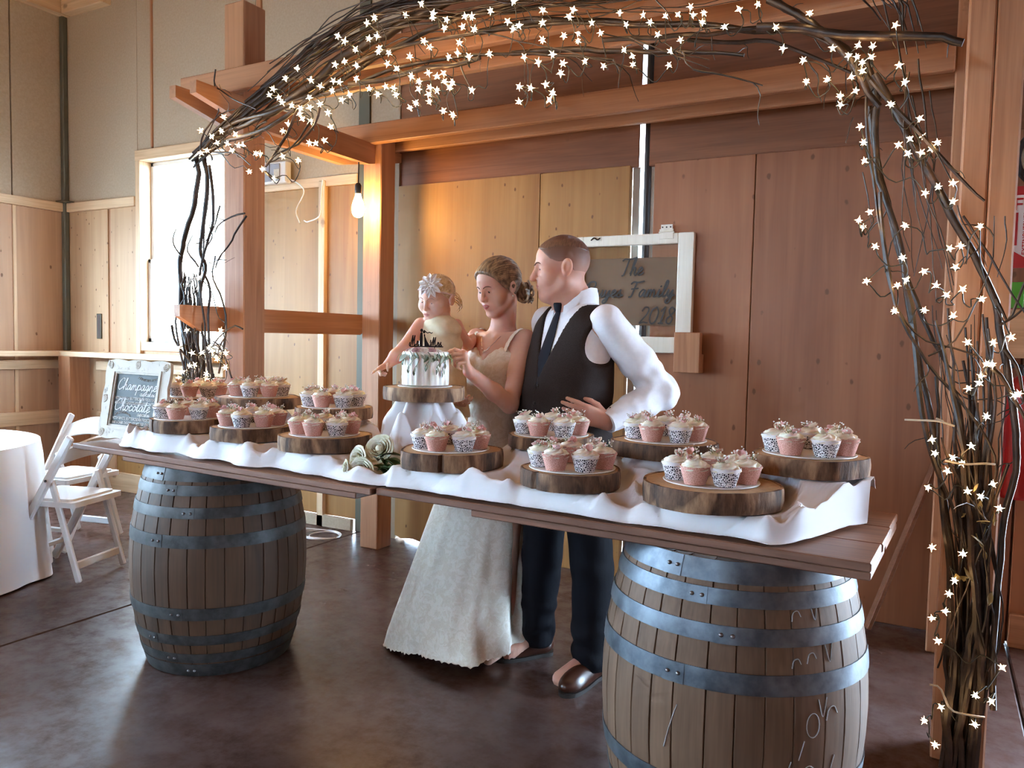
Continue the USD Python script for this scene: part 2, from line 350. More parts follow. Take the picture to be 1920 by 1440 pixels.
# left wall
lw = struct('wall_left')
LY0, LY1 = -.1, 3.55                                          # window band in the left wall
def lpan(y0, y1, z0, z1, m, name='plywood_sheet'): lw.part(name, cbox([XL - .12, y0, z0], [XL, y1, z1], .003), MAT[m])
for y0, y1 in ((3.885, YB), (2.66, 3.875), (1.44, 2.65), (0.22, 1.43), (-1.0, 0.21), (-2.3, -1.01), (YF, -2.31)): lpan(y0, y1, 2.53, ZC, 'wallboard', 'wallboard_sheet')
for y0, y1 in ((3.905, YB), (3.55, 3.875), (-0.3, -.1), (-2.7, -1.9), (YF, -4.1)): lpan(y0, y1, 1.2, 2.452, 'plywood_side')
lw.part('backing', box([XL - .14, YF, 0], [XL - .121, YB, 1.2]), MAT['siding_dark']); lw.part('backing', box([XL - .14, YF, 2.452], [XL - .121, YB, ZC]), MAT['siding_dark'])
lw.part('batten', cbox([XL - .1, 3.875, 0], [XL + .01, 3.905, 2.452]), MAT['pine_z'])
for y0, y1 in ((3.905, YB), (2.66, 3.875), (1.44, 2.65), (0.22, 1.43), (-1.0, 0.21), (-2.3, -1.01), (YF, -2.31)): lpan(y0, y1, 0.0, 1.2, 'plywood_side')
lw.part('rail', cbox([XL - .1, YF, 2.452], [XL + .03, YB, 2.53]), MAT['pine_y'])
for z0, z1 in ((1.05, 1.13), (0.56, 0.68), (0, .165)): lw.part('rail', cbox([XL, YF, z0], [XL + .04, YB - .03, z1]), MAT['pine_y'])
lw.part('beam', cbox([XL, YF, 4.16], [XL + .09, YB, 4.30]), MAT['pine_y'])
bw.part('beam', cbox([XL + .1, YB - .09, 4.16], [-6.3, YB, 4.34]), MAT['pine_x'])
lw.part('corner_channel', cbox([XL, YB - .05, 1.21], [XL + .05, YB - .001, ZC], .008), MAT['galvanized'])
lw.part('channel_clip', cbox([XL, YB - .10, 2.53], [XL + .12, YB - .001, 2.545], .003), MAT['galvanized'])
w2 = struct('window_2')
for y0, y1 in ((LY0, LY1), (-1.9, -.3), (-4.1, -2.7)):
    for lo, hi in (([XL - .12, y0, 1.2], [XL + .01, y1, 1.26]), ([XL - .12, y0, 2.40], [XL + .01, y1, 2.452]), ([XL - .12, y0, 1.26], [XL + .01, y0 + .06, 2.4]), ([XL - .12, y1 - .06, 1.26], [XL + .01, y1, 2.4]), ([XL - .08, (y0 + y1) / 2 - .03, 1.26], [XL - .03, (y0 + y1) / 2 + .03, 2.4])):
        w2.part('sash_bar', cbox(lo, hi), MAT['white_plastic'])
    w2.part('pane', box([XL - .06, y0 + .05, 1.25], [XL - .055, y1 - .05, 2.41]), MAT['pane'])

# the sides behind the camera, with their open barn doors
rw = struct('wall_right')
for y0, y1, z0, z1 in ((YF, -2.0, 0, ZC), (-1.99, 1.2, 0, ZC), (1.21, YB, 0, ZC)): rw.part('plywood_sheet', cbox([XR, y0, z0], [XR + .12, y1, z1]), MAT['plywood_red'])
fwall = struct('wall_front')
for x0, x1, z0, z1 in ((XL, -3.1, 0, ZC), (-1.8, XR, 0, ZC), (-3.1, -1.8, 3.1, ZC), (-3.1, -1.8, 0, 1.7)): fwall.part('plywood_sheet', cbox([x0, YF - .12, z0], [x1, YF, z1]), MAT['plywood_red'])
d1 = struct('door_1'); d1.part('leaf', cbox([3.12, YB - .075, .03], [XR - .05, YB - .03, 2.40]), MAT['plywood_red'])
w3 = struct('window_3')
for lo, hi in (([-3.1, YF - .1, 1.7], [-1.8, YF + .02, 1.76]), ([-3.1, YF - .1, 3.04], [-1.8, YF + .02, 3.1]), ([-3.1, YF - .1, 1.76], [-3.04, YF + .02, 3.04]), ([-1.86, YF - .1, 1.76], [-1.8, YF + .02, 3.04]), ([-2.48, YF - .08, 1.76], [-2.42, YF, 3.04])): w3.part('sash_bar', cbox(lo, hi), MAT['pine_x'])
w3.part('pane', box([-3.05, YF - .05, 1.75], [-1.85, YF - .045, 3.05]), MAT['pane'])

# ------------------------------------------------------------------ the timber frame round the table
pg = Thing('timber_frame', 'rough sawn timber frame of posts and double beams standing round the cake table', 'pergola', (-1.6, 3.5, 0))
def post(x0, x1, y0, y1, z1, **k): pg.part('post', cbox([x0, y0, 0], [x1, y1, z1], .006), MAT['timber_z'], **k)
post(-3.405, -3.255, 3.00, 3.15, 3.14)
post(-3.30, -3.155, 4.03, 4.18, 2.70)
post(0.045, 0.123, 2.97, 3.12, 4.2); post(0.125, 0.205, 2.97, 3.12, 4.2)
post(0.02, 0.17, 4.02, 4.17, 4.2)
def tapered(x0, x1, y0, y1, z0, z1, ya, yb, rz):
    """rafter along y with a sloping cut under each end"""
    P = sg.Polygon([(y0, z1), (y1, z1), (y1, z1 - .06), (y1 - rz, z0), (y0 + rz, z0), (y0, z1 - .06)])
    m = trimesh.creation.extrude_polygon(P, x1 - x0, engine='earcut')
    return place(m, [0, 1, 0], [0, 0, 1], [1, 0, 0], [x0, 0, 0])
pg.part('rafter', tapered(-3.455, -3.41, 2.70, YB - .04, 2.50, 2.635, 0, 0, .34), MAT['timber_y'])
pg.part('rafter', tapered(-3.25, -3.205, 2.655, YB + .0 - .04, 2.485, 2.62, 0, 0, .34), MAT['timber_y'])
pg.part('cross_rail', tapered(-3.452, -3.41, 2.72, YB - .06, 1.405, 1.54, 0, 0, .14), MAT['timber_y'])
pg.part('beam', cbox([-3.69, 2.95, 2.66], [1.2, 2.995, 2.78], .005), MAT['timber_x'])
pg.part('beam', cbox([-3.60, 3.155, 2.64], [1.2, 3.20, 2.78], .005), MAT['timber_x'])
pg.part('beam', cbox([-3.50, 3.975, 2.615], [0.018, 4.025, 2.74], .005), MAT['timber_x'])
pg.part('beam', cbox([-3.50, 4.185, 2.605], [0.4, 4.225, 2.74], .005), MAT['timber_x'])
# ------------------------------------------------------------------ handwriting: strokes on a grid (x-height .45, capitals 1)
GL = {
 'T': (.72, [[(.05, .86), (.2, .95), (.5, .93), (.85, 1.0)], [(.48, .93), (.40, .5), (.30, .05), (.2, -.02)]]),
 'h': (.46, [[(.0, .1), (.14, .5), (.24, .95), (.16, 1.0), (.08, .6), (.05, 0)], [(.05, .2), (.2, .44), (.3, .40), (.28, .1), (.36, 0), (.48, .12)]]),
 'e': (.40, [[(.0, .12), (.2, .22), (.3, .36), (.2, .46), (.07, .3), (.08, .06), (.2, 0), (.40, .14)]]),
 'B': (.74, [[(.12, .9), (.14, .5), (.08, .02)], [(-.02, .78), (.2, 1.0), (.5, .98), (.52, .68), (.2, .52), (.56, .42), (.54, .06), (.26, -.02), (.05, .06)]]),
 'u': (.48, [[(.0, .1), (.08, .44), (.06, .1), (.16, 0), (.34, .3), (.36, .45), (.34, .08), (.42, 0), (.5, .12)]]),
 'y': (.46, [[(.0, .1), (.08, .44), (.08, .12), (.18, .02), (.34, .42), (.30, -.2), (.16, -.42), (.04, -.3), (.24, -.06), (.48, .12)]]),
 's': (.36, [[(.0, .08), (.2, .46), (.18, .3), (.28, .12), (.16, 0), (.04, .06)], [(.24, .06), (.38, .12)]]),
 'F': (.72, [[(.1, .84), (.24, .96), (.5, .93), (.86, 1.0)], [(.44, .93), (.36, .5), (.28, .05), (.14, -.02)], [(.2, .5), (.58, .55)]]),
 'a': (.48, [[(.34, .40), (.2, .46), (.05, .25), (.08, .02), (.22, .06), (.35, .42), (.34, .06), (.42, 0), (.5, .12)]]),
 'm': (.66, [[(.0, .1), (.1, .44), (.08, 0)], [(.09, .22), (.22, .45), (.27, .3), (.26, 0)], [(.27, .22), (.40, .45), (.47, .3), (.48, .04), (.56, 0), (.66, .12)]]),
 'i': (.28, [[(.0, .1), (.1, .44), (.08, .08), (.16, 0), (.28, .12)], [(.14, .64), (.16, .67)]]),
 'l': (.30, [[(.0, .1), (.2, .6), (.24, .96), (.14, .98), (.08, .5), (.1, .05), (.18, 0), (.3, .12)]]),
 '2': (.60, [[(.08, .76), (.22, .98), (.46, .92), (.44, .6), (.06, .03), (.28, .08), (.56, .04)]]),
 '0': (.66, [[(.36, .98), (.12, .8), (.06, .3), (.22, .0), (.46, .12), (.56, .6), (.42, .96), (.34, .98)]]),
 '1': (.42, [[(.06, .74), (.28, .98), (.22, .5), (.16, .02)], [(.04, .02), (.30, .03)]]),
 '8': (.60, [[(.46, .82), (.3, .98), (.14, .82), (.24, .56), (.44, .34), (.36, .03), (.14, .05), (.1, .28), (.34, .54), (.5, .78), (.44, .9)]]),
 'C': (.70, [[(.6, .78), (.56, .96), (.36, .98), (.1, .66), (.06, .24), (.24, .0), (.46, .08), (.66, .26)]]),
 'p': (.48, [[(.0, .1), (.1, .44), (.02, -.4)], [(.08, .25), (.22, .46), (.36, .34), (.3, .06), (.1, .04)], [(.3, .05), (.48, .12)]]),
 'g': (.46, [[(.34, .40), (.2, .46), (.05, .26), (.1, .06), (.24, .12), (.35, .42), (.30, -.22), (.16, -.42), (.04, -.3), (.24, -.06), (.46, .12)]]),
 'n': (.46, [[(.0, .1), (.1, .44), (.08, 0)], [(.09, .22), (.24, .45), (.32, .34), (.3, .06), (.38, 0), (.48, .12)]]),
 'o': (.44, [[(.2, .45), (.05, .28), (.08, .03), (.24, .02), (.34, .22), (.24, .44), (.3, .36), (.46, .32)]]),
 'c': (.40, [[(.32, .38), (.2, .46), (.05, .24), (.1, .02), (.22, .01), (.42, .14)]]),
 't': (.32, [[(.0, .1), (.16, .84), (.1, .1), (.18, 0), (.34, .12)], [(.0, .56), (.3, .6)]]),
 'k': (.44, [[(.0, .1), (.18, .6), (.22, .96), (.1, .9), (.05, 0)], [(.05, .2), (.26, .44), (.2, .26), (.08, .22), (.26, .02), (.46, .1)]]),
 'M': (.92, [[(-.14, .3), (-.2, .08), (-.06, .0), (.06, .3), (.22, 1.0), (.26, .5), (.26, .1)], [(.26, .1), (.52, 1.0), (.54, .5), (.56, .08), (.66, .0), (.78, .14)]]),
 'r': (.36, [[(.0, .1), (.08, .46), (.12, .38), (.26, .40), (.22, .1), (.3, 0), (.38, .1)]]),
 '&': (.6, [[(.5, .3), (.3, .02), (.08, .1), (.12, .34), (.36, .62), (.28, .82), (.14, .7), (.26, .4), (.54, .04)]]),
}
def script_poly(text, size, width, slant=.22):
    """handwritten words as a shapely shape, baseline on y = 0, starting at x = 0"""
    x, L = 0.0, []
    for ch in text:
        if ch == ' ': x += .34; continue
        adv, st = GL[ch]
        for s in st:
            p = smooth_path([(q[0] + x + q[1] * slant, q[1], 0) for q in s], 5 * len(s))[:, :2] * size
            L.append(sg.LineString(p).buffer(width, 3))
        x += adv
    return unary_union(L).simplify(width * .12), x * size
def script_mesh(text, size, width, depth=.0008, slant=.22, fit=None, centre=False):
    P, w = script_poly(text, size, width, slant)
    b = P.bounds
    if fit: P = affinity.scale(P, fit / (b[2] - b[0]), 1, origin=(0, 0)); b = P.bounds
    if centre: P = affinity.translate(P, -(b[0] + b[2]) / 2, 0)
    return extrude(P, depth)
# ------------------------------------------------------------------ looks of the table and what stands on it
wood('plank_x', (0.11, 0.045, 0.026), (0.27, 0.125, 0.075), 'x', 0.9, 0.42, knots=0.6, knot_scale=3.5, spec=0.5)
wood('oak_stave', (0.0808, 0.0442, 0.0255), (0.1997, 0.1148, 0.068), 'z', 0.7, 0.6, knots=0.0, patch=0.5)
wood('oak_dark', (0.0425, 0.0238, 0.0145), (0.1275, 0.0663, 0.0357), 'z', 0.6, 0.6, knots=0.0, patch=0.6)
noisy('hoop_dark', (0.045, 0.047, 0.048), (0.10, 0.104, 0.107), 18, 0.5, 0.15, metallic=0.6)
noisy('hoop_steel', (0.075, 0.090, 0.110), (0.150, 0.175, 0.205), 18, 0.46, 0.15, metallic=0.75)
plain('rivet', (0.25, 0.25, 0.26), 0.35, metallic=0.9)
mat('linen', {'t': ('texture_coordinate', {}), 'n': ('noise_texture', {'scale': 500.0, 'detail': 1}), 'b': ('bump', {'strength': 0.08, 'distance': 0.001}), 'p': ('principled_bsdf', {'base_color': (0.80, 0.79, 0.83), 'roughness': 0.75, 'sheen_weight': 0.15})},
    [('t.object', 'n.vector'), ('n.fac', 'b.height'), ('b.normal', 'p.normal')])
wood('slab_wood', (0.36, 0.20, 0.10), (0.62, 0.40, 0.22), 'z', 1.2, 0.6, patch=0.6)
mat('bark', {'t': ('texture_coordinate', {}), 'o': ('object_info', {}), 'w': ('white_noise_texture', {'dimensions': '1D'}), 'sc': ('vector_math', {'math_type': 'scale', 'scale': 5.0}), 'ad': ('vector_math', {'math_type': 'add'}),
     'm': ('mapping', {'scale': (26, 26, 7)}), 'n': ('noise_texture', {'scale': 1.0, 'detail': 5, 'roughness': 0.65}), 'm2': ('mapping', {'scale': (11, 11, 4)}), 'n2': ('noise_texture', {'scale': 1.0, 'detail': 2, 'distortion': 0.8}),
     'r1': ('rgb_ramp', {'ramp': [(0.34, (0.030, 0.015, 0.009)), (0.52, (0.115, 0.056, 0.030)), (0.68, (0.21, 0.115, 0.065))]}),
     'r2': ('rgb_ramp', {'ramp': [(0.35, (0.17, 0.082, 0.042)), (0.62, (0.46, 0.275, 0.155))]}), 'k': ('rgb_ramp', {'ramp': [(0.49, (0, 0, 0)), (0.60, (1, 1, 1))]}), 'kb': ('rgb_to_bw', {}),
     'x': ('mix_color', {}), 'b': ('bump', {'strength': 0.9, 'distance': 0.006}), 'p': ('principled_bsdf', {'roughness': 0.8})},
    [('t.object', 'ad.vector1'), ('o.random', 'w.w'), ('w.color', 'sc.vector1'), ('sc.vector', 'ad.vector2'), ('ad.vector', 'm.vector'), ('ad.vector', 'm2.vector'), ('m.vector', 'n.vector'), ('m2.vector', 'n2.vector'),
     ('n.fac', 'r1.fac'), ('n.fac', 'r2.fac'), ('n2.fac', 'k.fac'), ('k.color', 'kb.color'), ('kb.val', 'x.fac'), ('r1.color', 'x.a'), ('r2.color', 'x.b'), ('x.result', 'p.base_color'), ('n.fac', 'b.height'), ('b.normal', 'p.normal')])
plain('plate_white', (0.82, 0.80, 0.78), 0.3)
noisy('frosting', (0.80, 0.73, 0.60), (0.88, 0.83, 0.72), 30, 0.45, 0.08, subsurface_weight=0.15, subsurface_scale=0.01)
noisy('cake_icing', (0.82, 0.79, 0.70), (0.90, 0.88, 0.82), 14, 0.4, 0.12, stretch=(1, 1, .25), subsurface_weight=0.1, subsurface_scale=0.01)
plain('petal_pink', (0.78, 0.47, 0.46), 0.6); plain('petal_cream', (0.85, 0.74, 0.62), 0.6)
plain('breath_white', (0.86, 0.86, 0.84), 0.6); plain('stem_green', (0.13, 0.19, 0.07), 0.6)
plain('sponge', (0.35, 0.19, 0.09), 0.85)
# laser-cut paper: white lace with dark openings, pink lace with fine pale dots
mat('lace_white', {'t': ('texture_coordinate', {}), 'm': ('mapping', {'scale': (190, 190, 150)}), 'v': ('voronoi_texture', {'scale': 1.0, 'feature': 'distance_to_edge'}), 'r': ('rgb_ramp', {'ramp': [(0.10, (0.80, 0.78, 0.80)), (0.17, (0.020, 0.020, 0.035))]}),
     'z': ('separate_xyz', {}), 'g1': ('math', {'math_type': 'greater_than', 'value2': 0.040}), 'x': ('mix_color', {'b': (0.82, 0.80, 0.82)}), 'p': ('principled_bsdf', {'roughness': 0.6})},
    [('t.object', 'm.vector'), ('m.vector', 'v.vector'), ('v.distance', 'r.fac'), ('t.object', 'z.vector'), ('z.z', 'g1.value1'), ('g1.value', 'x.fac'), ('r.color', 'x.a'), ('x.result', 'p.base_color')])
mat('lace_pink', {'t': ('texture_coordinate', {}), 'm': ('mapping', {'scale': (200, 200, 160)}), 'v': ('voronoi_texture', {'scale': 1.0, 'feature': 'distance_to_edge'}), 'r': ('rgb_ramp', {'ramp': [(0.06, (0.74, 0.42, 0.35)), (0.14, (0.60, 0.29, 0.23))]}), 'p': ('principled_bsdf', {'roughness': 0.6})},
    [('t.object', 'm.vector'), ('m.vector', 'v.vector'), ('v.distance', 'r.fac'), ('r.color', 'p.base_color')])

# ------------------------------------------------------------------ the plank table top on two barrels
TU, TN, TP = A([0.99883, -0.0484, 0]), A([0.0484, 0.99883, 0]), A([-3.274, 2.095, 0])
TZ = 0.90
def tp(s, t, z): return TP + TU * s + TN * t + A([0, 0, z])
def plank(s0, s1, t0, t1, z0, z1, c=.003):
    m = cbox([s0, t0, z0], [s1, t1, z1], c)
    return place(m, TU, TN, [0, 0, 1], TP)
def table(name, label, s0, s1, toff, under):
    t = Thing(name, label, 'table', tp((s0 + s1) / 2, .3, .856))
    for k in range(3):
        t.part('plank', plank(s0 + (0.0, .004, .002)[k], s1 - (.003, 0, .004)[k], toff + k * .213, toff + k * .213 + .210, TZ - .0225, TZ), MAT['plank_x'])
    for k in range(2):
        t.part('under_board', plank(under[0], under[1], toff + .006 + k * .32, toff + .006 + k * .32 + .29, TZ - .044, TZ - .0228), MAT['plank_x'])
    return t
table('plank_table', 'weathered plank table top over the barrel nearer the window', -.06, 1.672, 0.0, (0.30, 1.60))
table('plank_table', 'weathered plank table top over the barrel nearer the right post, its end grain bare', 1.676, 3.172, 0.018, (2.05, 3.168))

# ------------------------------------------------------------------ the wine barrels
def barrel(loc, label, oak, hoopm, H=0.855, R0=0.292, R1=0.366, n=30, turn=0.0, flare=0):
    b = Thing('wine_barrel', label, 'barrel', loc, turn)
    rad = lambda z: R1 - (R1 - R0) * abs(2 * z / H - 1) ** 2.0
    zs = np.linspace(0, H, 15); rng = random.Random(int(loc[0] * 100))
    ed = np.cumsum([rng.uniform(.8, 1.25) for _ in range(n)]); ed = np.r_[0, ed] / ed[-1] * 2 * PI
    for k in range(n):
        a0, a1 = ed[k] + .0016, ed[k + 1] - .0016; am = (a0 + a1) / 2
        rows = []
        for z in zs:
            r = rad(z) + rng.uniform(-.0006, .0006)
            rows.append([(r - .003, a0), (r, a0 + .006), (r + .0006, am), (r, a1 - .006), (r - .003, a1), (r - .024, a1), (r - .024, a0)])
        R = A(rows); P = np.stack([R[..., 0] * np.cos(R[..., 1]), R[..., 0] * np.sin(R[..., 1]), np.repeat(zs[:, None], 7, 1)], -1)
        P = np.concatenate([P, P[:, :1]], 1)
        b.part('stave', grid_mesh(P[::-1]), MAT[oak], 40, local=True)
    b.part('head', lathe([(0.001, H - .03), (R0 - .02, H - .03), (R0 - .02, H - .05), (0.001, H - .05)], 40), MAT[oak], local=True)
    b.part('inner_lining', lathe([(rad(z) - .014, z) for z in zs], 40), MAT['outlet_dark'], local=True)
    for i, (z, h) in enumerate(((.828, .052), (.768, .040), (.682, .042), (.570, .050), (.278, .050), (.166, .042), (.085, .040), (.030, .055))):
        prof = [(rad(z - h / 2) + .0005, z - h / 2), (rad(z - h / 2) + .0035, z - h / 2), (rad(z) + .0042, z), (rad(z + h / 2) + .0035, z + h / 2), (rad(z + h / 2) + .0005, z + h / 2)]
        hp = b.part('hoop', lathe(prof, 64), MAT[hoopm], 25, local=True)
        aj = -1.75 + .12 * ((i * 7) % 5) - .2
        lap = [[(rad(zz) + .0058) * math.cos(a), (rad(zz) + .0058) * math.sin(a), zz] for zz in (z - h / 2, z + h / 2) for a in np.linspace(aj, aj + .16, 6)]
        b.part('lap', grid_mesh(A(lap).reshape(2, 6, 3)[:, ::-1], .0015), MAT[hoopm], 30, parent=hp, local=True)
        for q in (.04, .12):
            s = trimesh.creation.icosphere(1, .006); s.apply_scale([1, 1, .9]); s.apply_translation([(rad(z) + .006) * math.cos(aj + q), (rad(z) + .006) * math.sin(aj + q), z])
            b.part('rivet', s, MAT['rivet'], True, parent=hp, local=True)
    return b
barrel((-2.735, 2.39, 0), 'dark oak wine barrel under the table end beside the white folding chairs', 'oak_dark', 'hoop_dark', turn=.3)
bR = barrel((-0.482, 2.255, 0), 'oak wine barrel with bluish steel hoops and chalk marks, nearest the camera', 'oak_stave', 'hoop_steel')
# chalk scribbles on the right barrel's flank
plain('chalk', (0.40, 0.41, 0.42), 0.9)
rngc = random.Random(5)
def on_barrel(a, z, off=.0008):
    H, R0, R1 = 0.855, .292, .366; r = R1 - (R1 - R0) * abs(2 * z / H - 1) ** 2 + off
    return [r * math.cos(a), r * math.sin(a), z]
chs = []
for a, z, s, kind in ((-.78, .47, .030, 'o'), (-.70, .51, .022, 'v'), (-.62, .49, .026, 'c'), (-.80, .33, .032, 'l'), (-.86, .41, .020, 's'), (-.60, .36, .02, 's'), (-.78, .63, .02, 'c'), (-.62, .64, .022, 'v'), (-.9, .62, .018, 'c'), (-.72, .74, .02, 'v'), (-.88, .73, .02, 'c'), (-.95, .36, .02, 's'), (-1.75, .43, .05, 's')):
    pts = {'o': [(math.cos(q) * .6, math.sin(q)) for q in np.linspace(0, 6.4, 14)], 'v': [(-.6, 1), (0, -1), (.6, 1.1)], 'c': [(-.7, -.5), (-.4, .5), (.3, .7), (.7, 0)],
           'l': [(-.6, -1.2), (.5, .6), (0, 1.2), (-.5, .5), (.6, -1.1)], 's': [(.3, 1.2), (0, .2), (-.35, -1.2)]}[kind]
    pts = smooth_path([(x * s / .36 + a, z + y * s, 0) for x, y in pts], 20)
    bR.part('chalk_mark', tube([on_barrel(p[0], p[1]) for p in pts], .0015, 4), MAT['chalk'], True, local=True, label='white chalk scribble')

# ------------------------------------------------------------------ white cloth gathered over the risers
def sstep(a, b, x):
    q = np.clip((x - a) / (b - a), 0, 1); return q * q * (3 - 2 * q)
SLABS = [  # name, x, y, top z, radius, thickness, riser
    ('bl1', -3.085, 2.565, 1.096, .180, .050), ('bl2', -2.665, 2.545, 1.119, .180, .050), ('bl3', -2.205, 2.514, 1.103, .163, .048),
    ('fl1', -2.79, 2.262, 1.035, .150, .052), ('fl2', -2.385, 2.242, 1.033, .152, .051), ('fl3', -2.00, 2.233, 1.030, .166, .053),
    ('cake', -1.69, 2.438, 1.214, .153, .050), ('c1', -1.42, 2.205, 1.028, .170, .057), ('c2', -1.175, 2.473, 1.068, .150, .042),
    ('c3', -.95, 2.152, 1.016, .152, .052), ('r1', -.75, 2.432, 1.087, .165, .049), ('r2', -.53, 2.150, 1.019, .184, .058), ('r3', -.312, 2.412, 1.084, .160, .053)]
def cloth_height(X, Y):
    Z = np.full(X.shape, TZ + .0045)
    hb = np.zeros_like(X)
    for n, x, y, zt, r, th in SLABS:
        h = zt - th - .0035 - (TZ + .0045); d = np.hypot(X - x, Y - y); ang = np.arctan2(Y - y, X - x)
        if n == 'cake': b = h * np.clip((.245 * (1 + .10 * np.sin(ang * 7)) - d) / (.245 - .085), 0, 1) ** 1.15
        elif n == 'r3': b = h * (1 - sstep(.10, .27 * (1 + .1 * np.sin(ang * 5 + 1)), d))
        elif h > .1: b = h * (1 - sstep(.10, .24 * (1 + .1 * np.sin(ang * 6)), d))
        else: b = h * (1 - sstep(.11, r * 1.42 * (1 + .07 * np.sin(ang * 5)), d))
        hb = np.maximum(hb, b)
    return Z, hb
NS, NT = 330, 64
S_ = np.linspace(.085, 3.115, NS)
nz = lambda a, b, k: meshkit.fbm(np.stack([a, b, np.full_like(a, k * 3.7)], -1), 3, k)
tf = .030 + .060 * (nz(S_ * 5, S_ * 0, 1) - .5) + .012 * np.sin(S_ * 23) * (S_ < 1.7)
tf = np.where(S_ > 2.90, tf + .36 * sstep(2.90, 3.125, S_) ** 1.5, tf) + .10 * (1 - sstep(.085, .28, S_))
tb = .625 + .03 * (nz(S_ * 3, S_ * 0, 2) - .5); tb = np.where(S_ > 2.98, tb - .06 * sstep(2.98, 3.11, S_), tb)
J = np.linspace(0, 1, NT) ** 1.15
SS = np.repeat(S_[:, None], NT, 1); TT = tf[:, None] + (tb - tf)[:, None] * J[None]
SS = SS + .035 * (nz(SS * 3, TT * 6, 6) - .5) * sstep(0, .2, SS) * (1 - sstep(2.8, 3.0, SS))
X = TP[0] + TU[0] * SS + TN[0] * TT; Y = TP[1] + TU[1] * SS + TN[1] * TT
Z0, HB = cloth_height(X, Y)
rid = lambda v: 1 - np.abs(2 * v - 1)
f1 = rid(nz(SS * 5 + TT * 3, TT * 3.0 - SS * 1.2, 3)) ** 2.6; f2 = rid(nz(SS * 15 - TT * 9, TT * 8 + SS * 3, 4)) ** 2.5
under = np.zeros_like(X)
for n, x, y, zt, r, th in SLABS: under = np.maximum(under, 1 - sstep(r * .72, r * 1.05, np.hypot(X - x, Y - y)))
edge = np.exp(-((TT - tf[:, None]) / .055) ** 2)
roll = edge * (.016 + .055 * np.clip(nz(SS * 9, SS * 0, 5) - .35, 0, 1)) * (1 - np.exp(-((TT - tf[:, None]) / .012) ** 2))
fold = (f1 * .070 + f2 * .018) * (1 - .45 * sstep(0.0, .12, HB)) + roll
Z = Z0 + np.maximum(HB + fold * (1 - under), 0)
Z = np.where(under > .5, np.minimum(Z, Z0 + HB), Z)
for n, x, y, zt, r, th in SLABS:
    d = np.hypot(X - x, Y - y); Z = np.where(d < r * 1.30, np.minimum(Z, zt - th - .003 + np.maximum(0, (d - r * 1.10)) * 1.2), Z)
Z = np.maximum(Z, Z0)
end = sstep(0, .045, TT - tf[:, None]); Z = Z0 + (Z - Z0) * (.10 + .90 * end)
single('fabric_runner', grid_mesh(np.stack([X, Y, Z], -1), .0016), MAT['linen'], 'long white fabric runner gathered in folds along the plank table, draped over risers', 'tablecloth', smooth=60)

# ------------------------------------------------------------------ sawn log slices with cake boards
WHERE = dict(bl1='rear one beside the chalkboard', bl2='second rear one from the chalkboard', bl3='rear one before the inner post',
    fl1='front one beside the chalkboard', fl2='second front one from the chalkboard', fl3='one beside the white bouquet', cake='one under the wedding cake',
    c1='one right below the wedding cake', c2='rear one under the hand on the hip', c3='front one before the dark vest', r1='rear one beside the shirt cuff',
    r2='front one over the chalked barrel', r3='one nearest the bare table end')
rngs = np.random.RandomState(4)
for n, x, y, zt, r, th in SLABS:
    t = Thing('log_slice', 'bark-edged log slice, ' + WHERE[n], 'wood slice', (x, y, zt - th))
    ph = rngs.rand(4) * 6.3; am = rngs.rand(4) * .022 + .006
    out = lambda a: 1 + sum(am[k] * np.sin((k + 2) * a + ph[k]) for k in range(4))
    a = np.arange(96) / 96 * 2 * PI; ro = r * out(a)
    ro = ro * (1 + .010 * (meshkit.noise(np.stack([np.cos(a) * 9, np.sin(a) * 9, a * 0 + rngs.rand() * 9], -1)) - .5))
    cr_ang = rngs.rand() * 2.0 - 2.7 if n not in ('c3', 'r2') else (-1.95 if n == 'c3' else -2.25)
    notch = np.exp(-((a - (cr_ang % (2 * PI))) / .022) ** 2) * .10; 
    if n in ('c1', 'c3', 'r2', 'fl1', 'bl2'): ro = ro * (1 - notch)
    ring = lambda k, z: np.stack([ro * k * np.cos(a), ro * k * np.sin(a), np.full(96, z)], -1)
    P = np.stack([ring(.001, 0), ring(.90, 0), ring(.965, .002), ring(.965, th - .002), ring(.90, th - .001), ring(.5, th), ring(.001, th)], 1)
    t.part('wood', grid_mesh(P, close_u=True), MAT['slab_wood'], 40, local=True)
    zb = np.linspace(.001, th - .0005, 6); bk = []
    for z in zb:
        w = 1.0 + .022 * (meshkit.fbm(np.stack([np.cos(a) * 14, np.sin(a) * 14, np.full(96, z * 60 + rngs.rand())], -1), 2) - .5) + .012 * (1 - (2 * z / th - 1) ** 2)
        bk.append(np.stack([ro * w * np.cos(a), ro * w * np.sin(a), np.full(96, z)], -1))
    inner = lambda z: ring(.955, z)
    P = np.stack([inner(zb[0])] + bk + [inner(zb[-1])], 1)
    t.part('bark', grid_mesh(P, close_u=True), MAT['bark'], 50, local=True)
    R = .13 if n != 'cake' else .102
    pt = Thing('cake_board', 'round white cake board on its log slice, ' + WHERE[n], 'plate', (x, y, zt), group=None)
    pt.part('disc', lathe([(.001, .0005), (R, .0005), (R + .001, .002), (R, .004), (.001, .0045)], 56), MAT['plate_white'], 40, local=True)

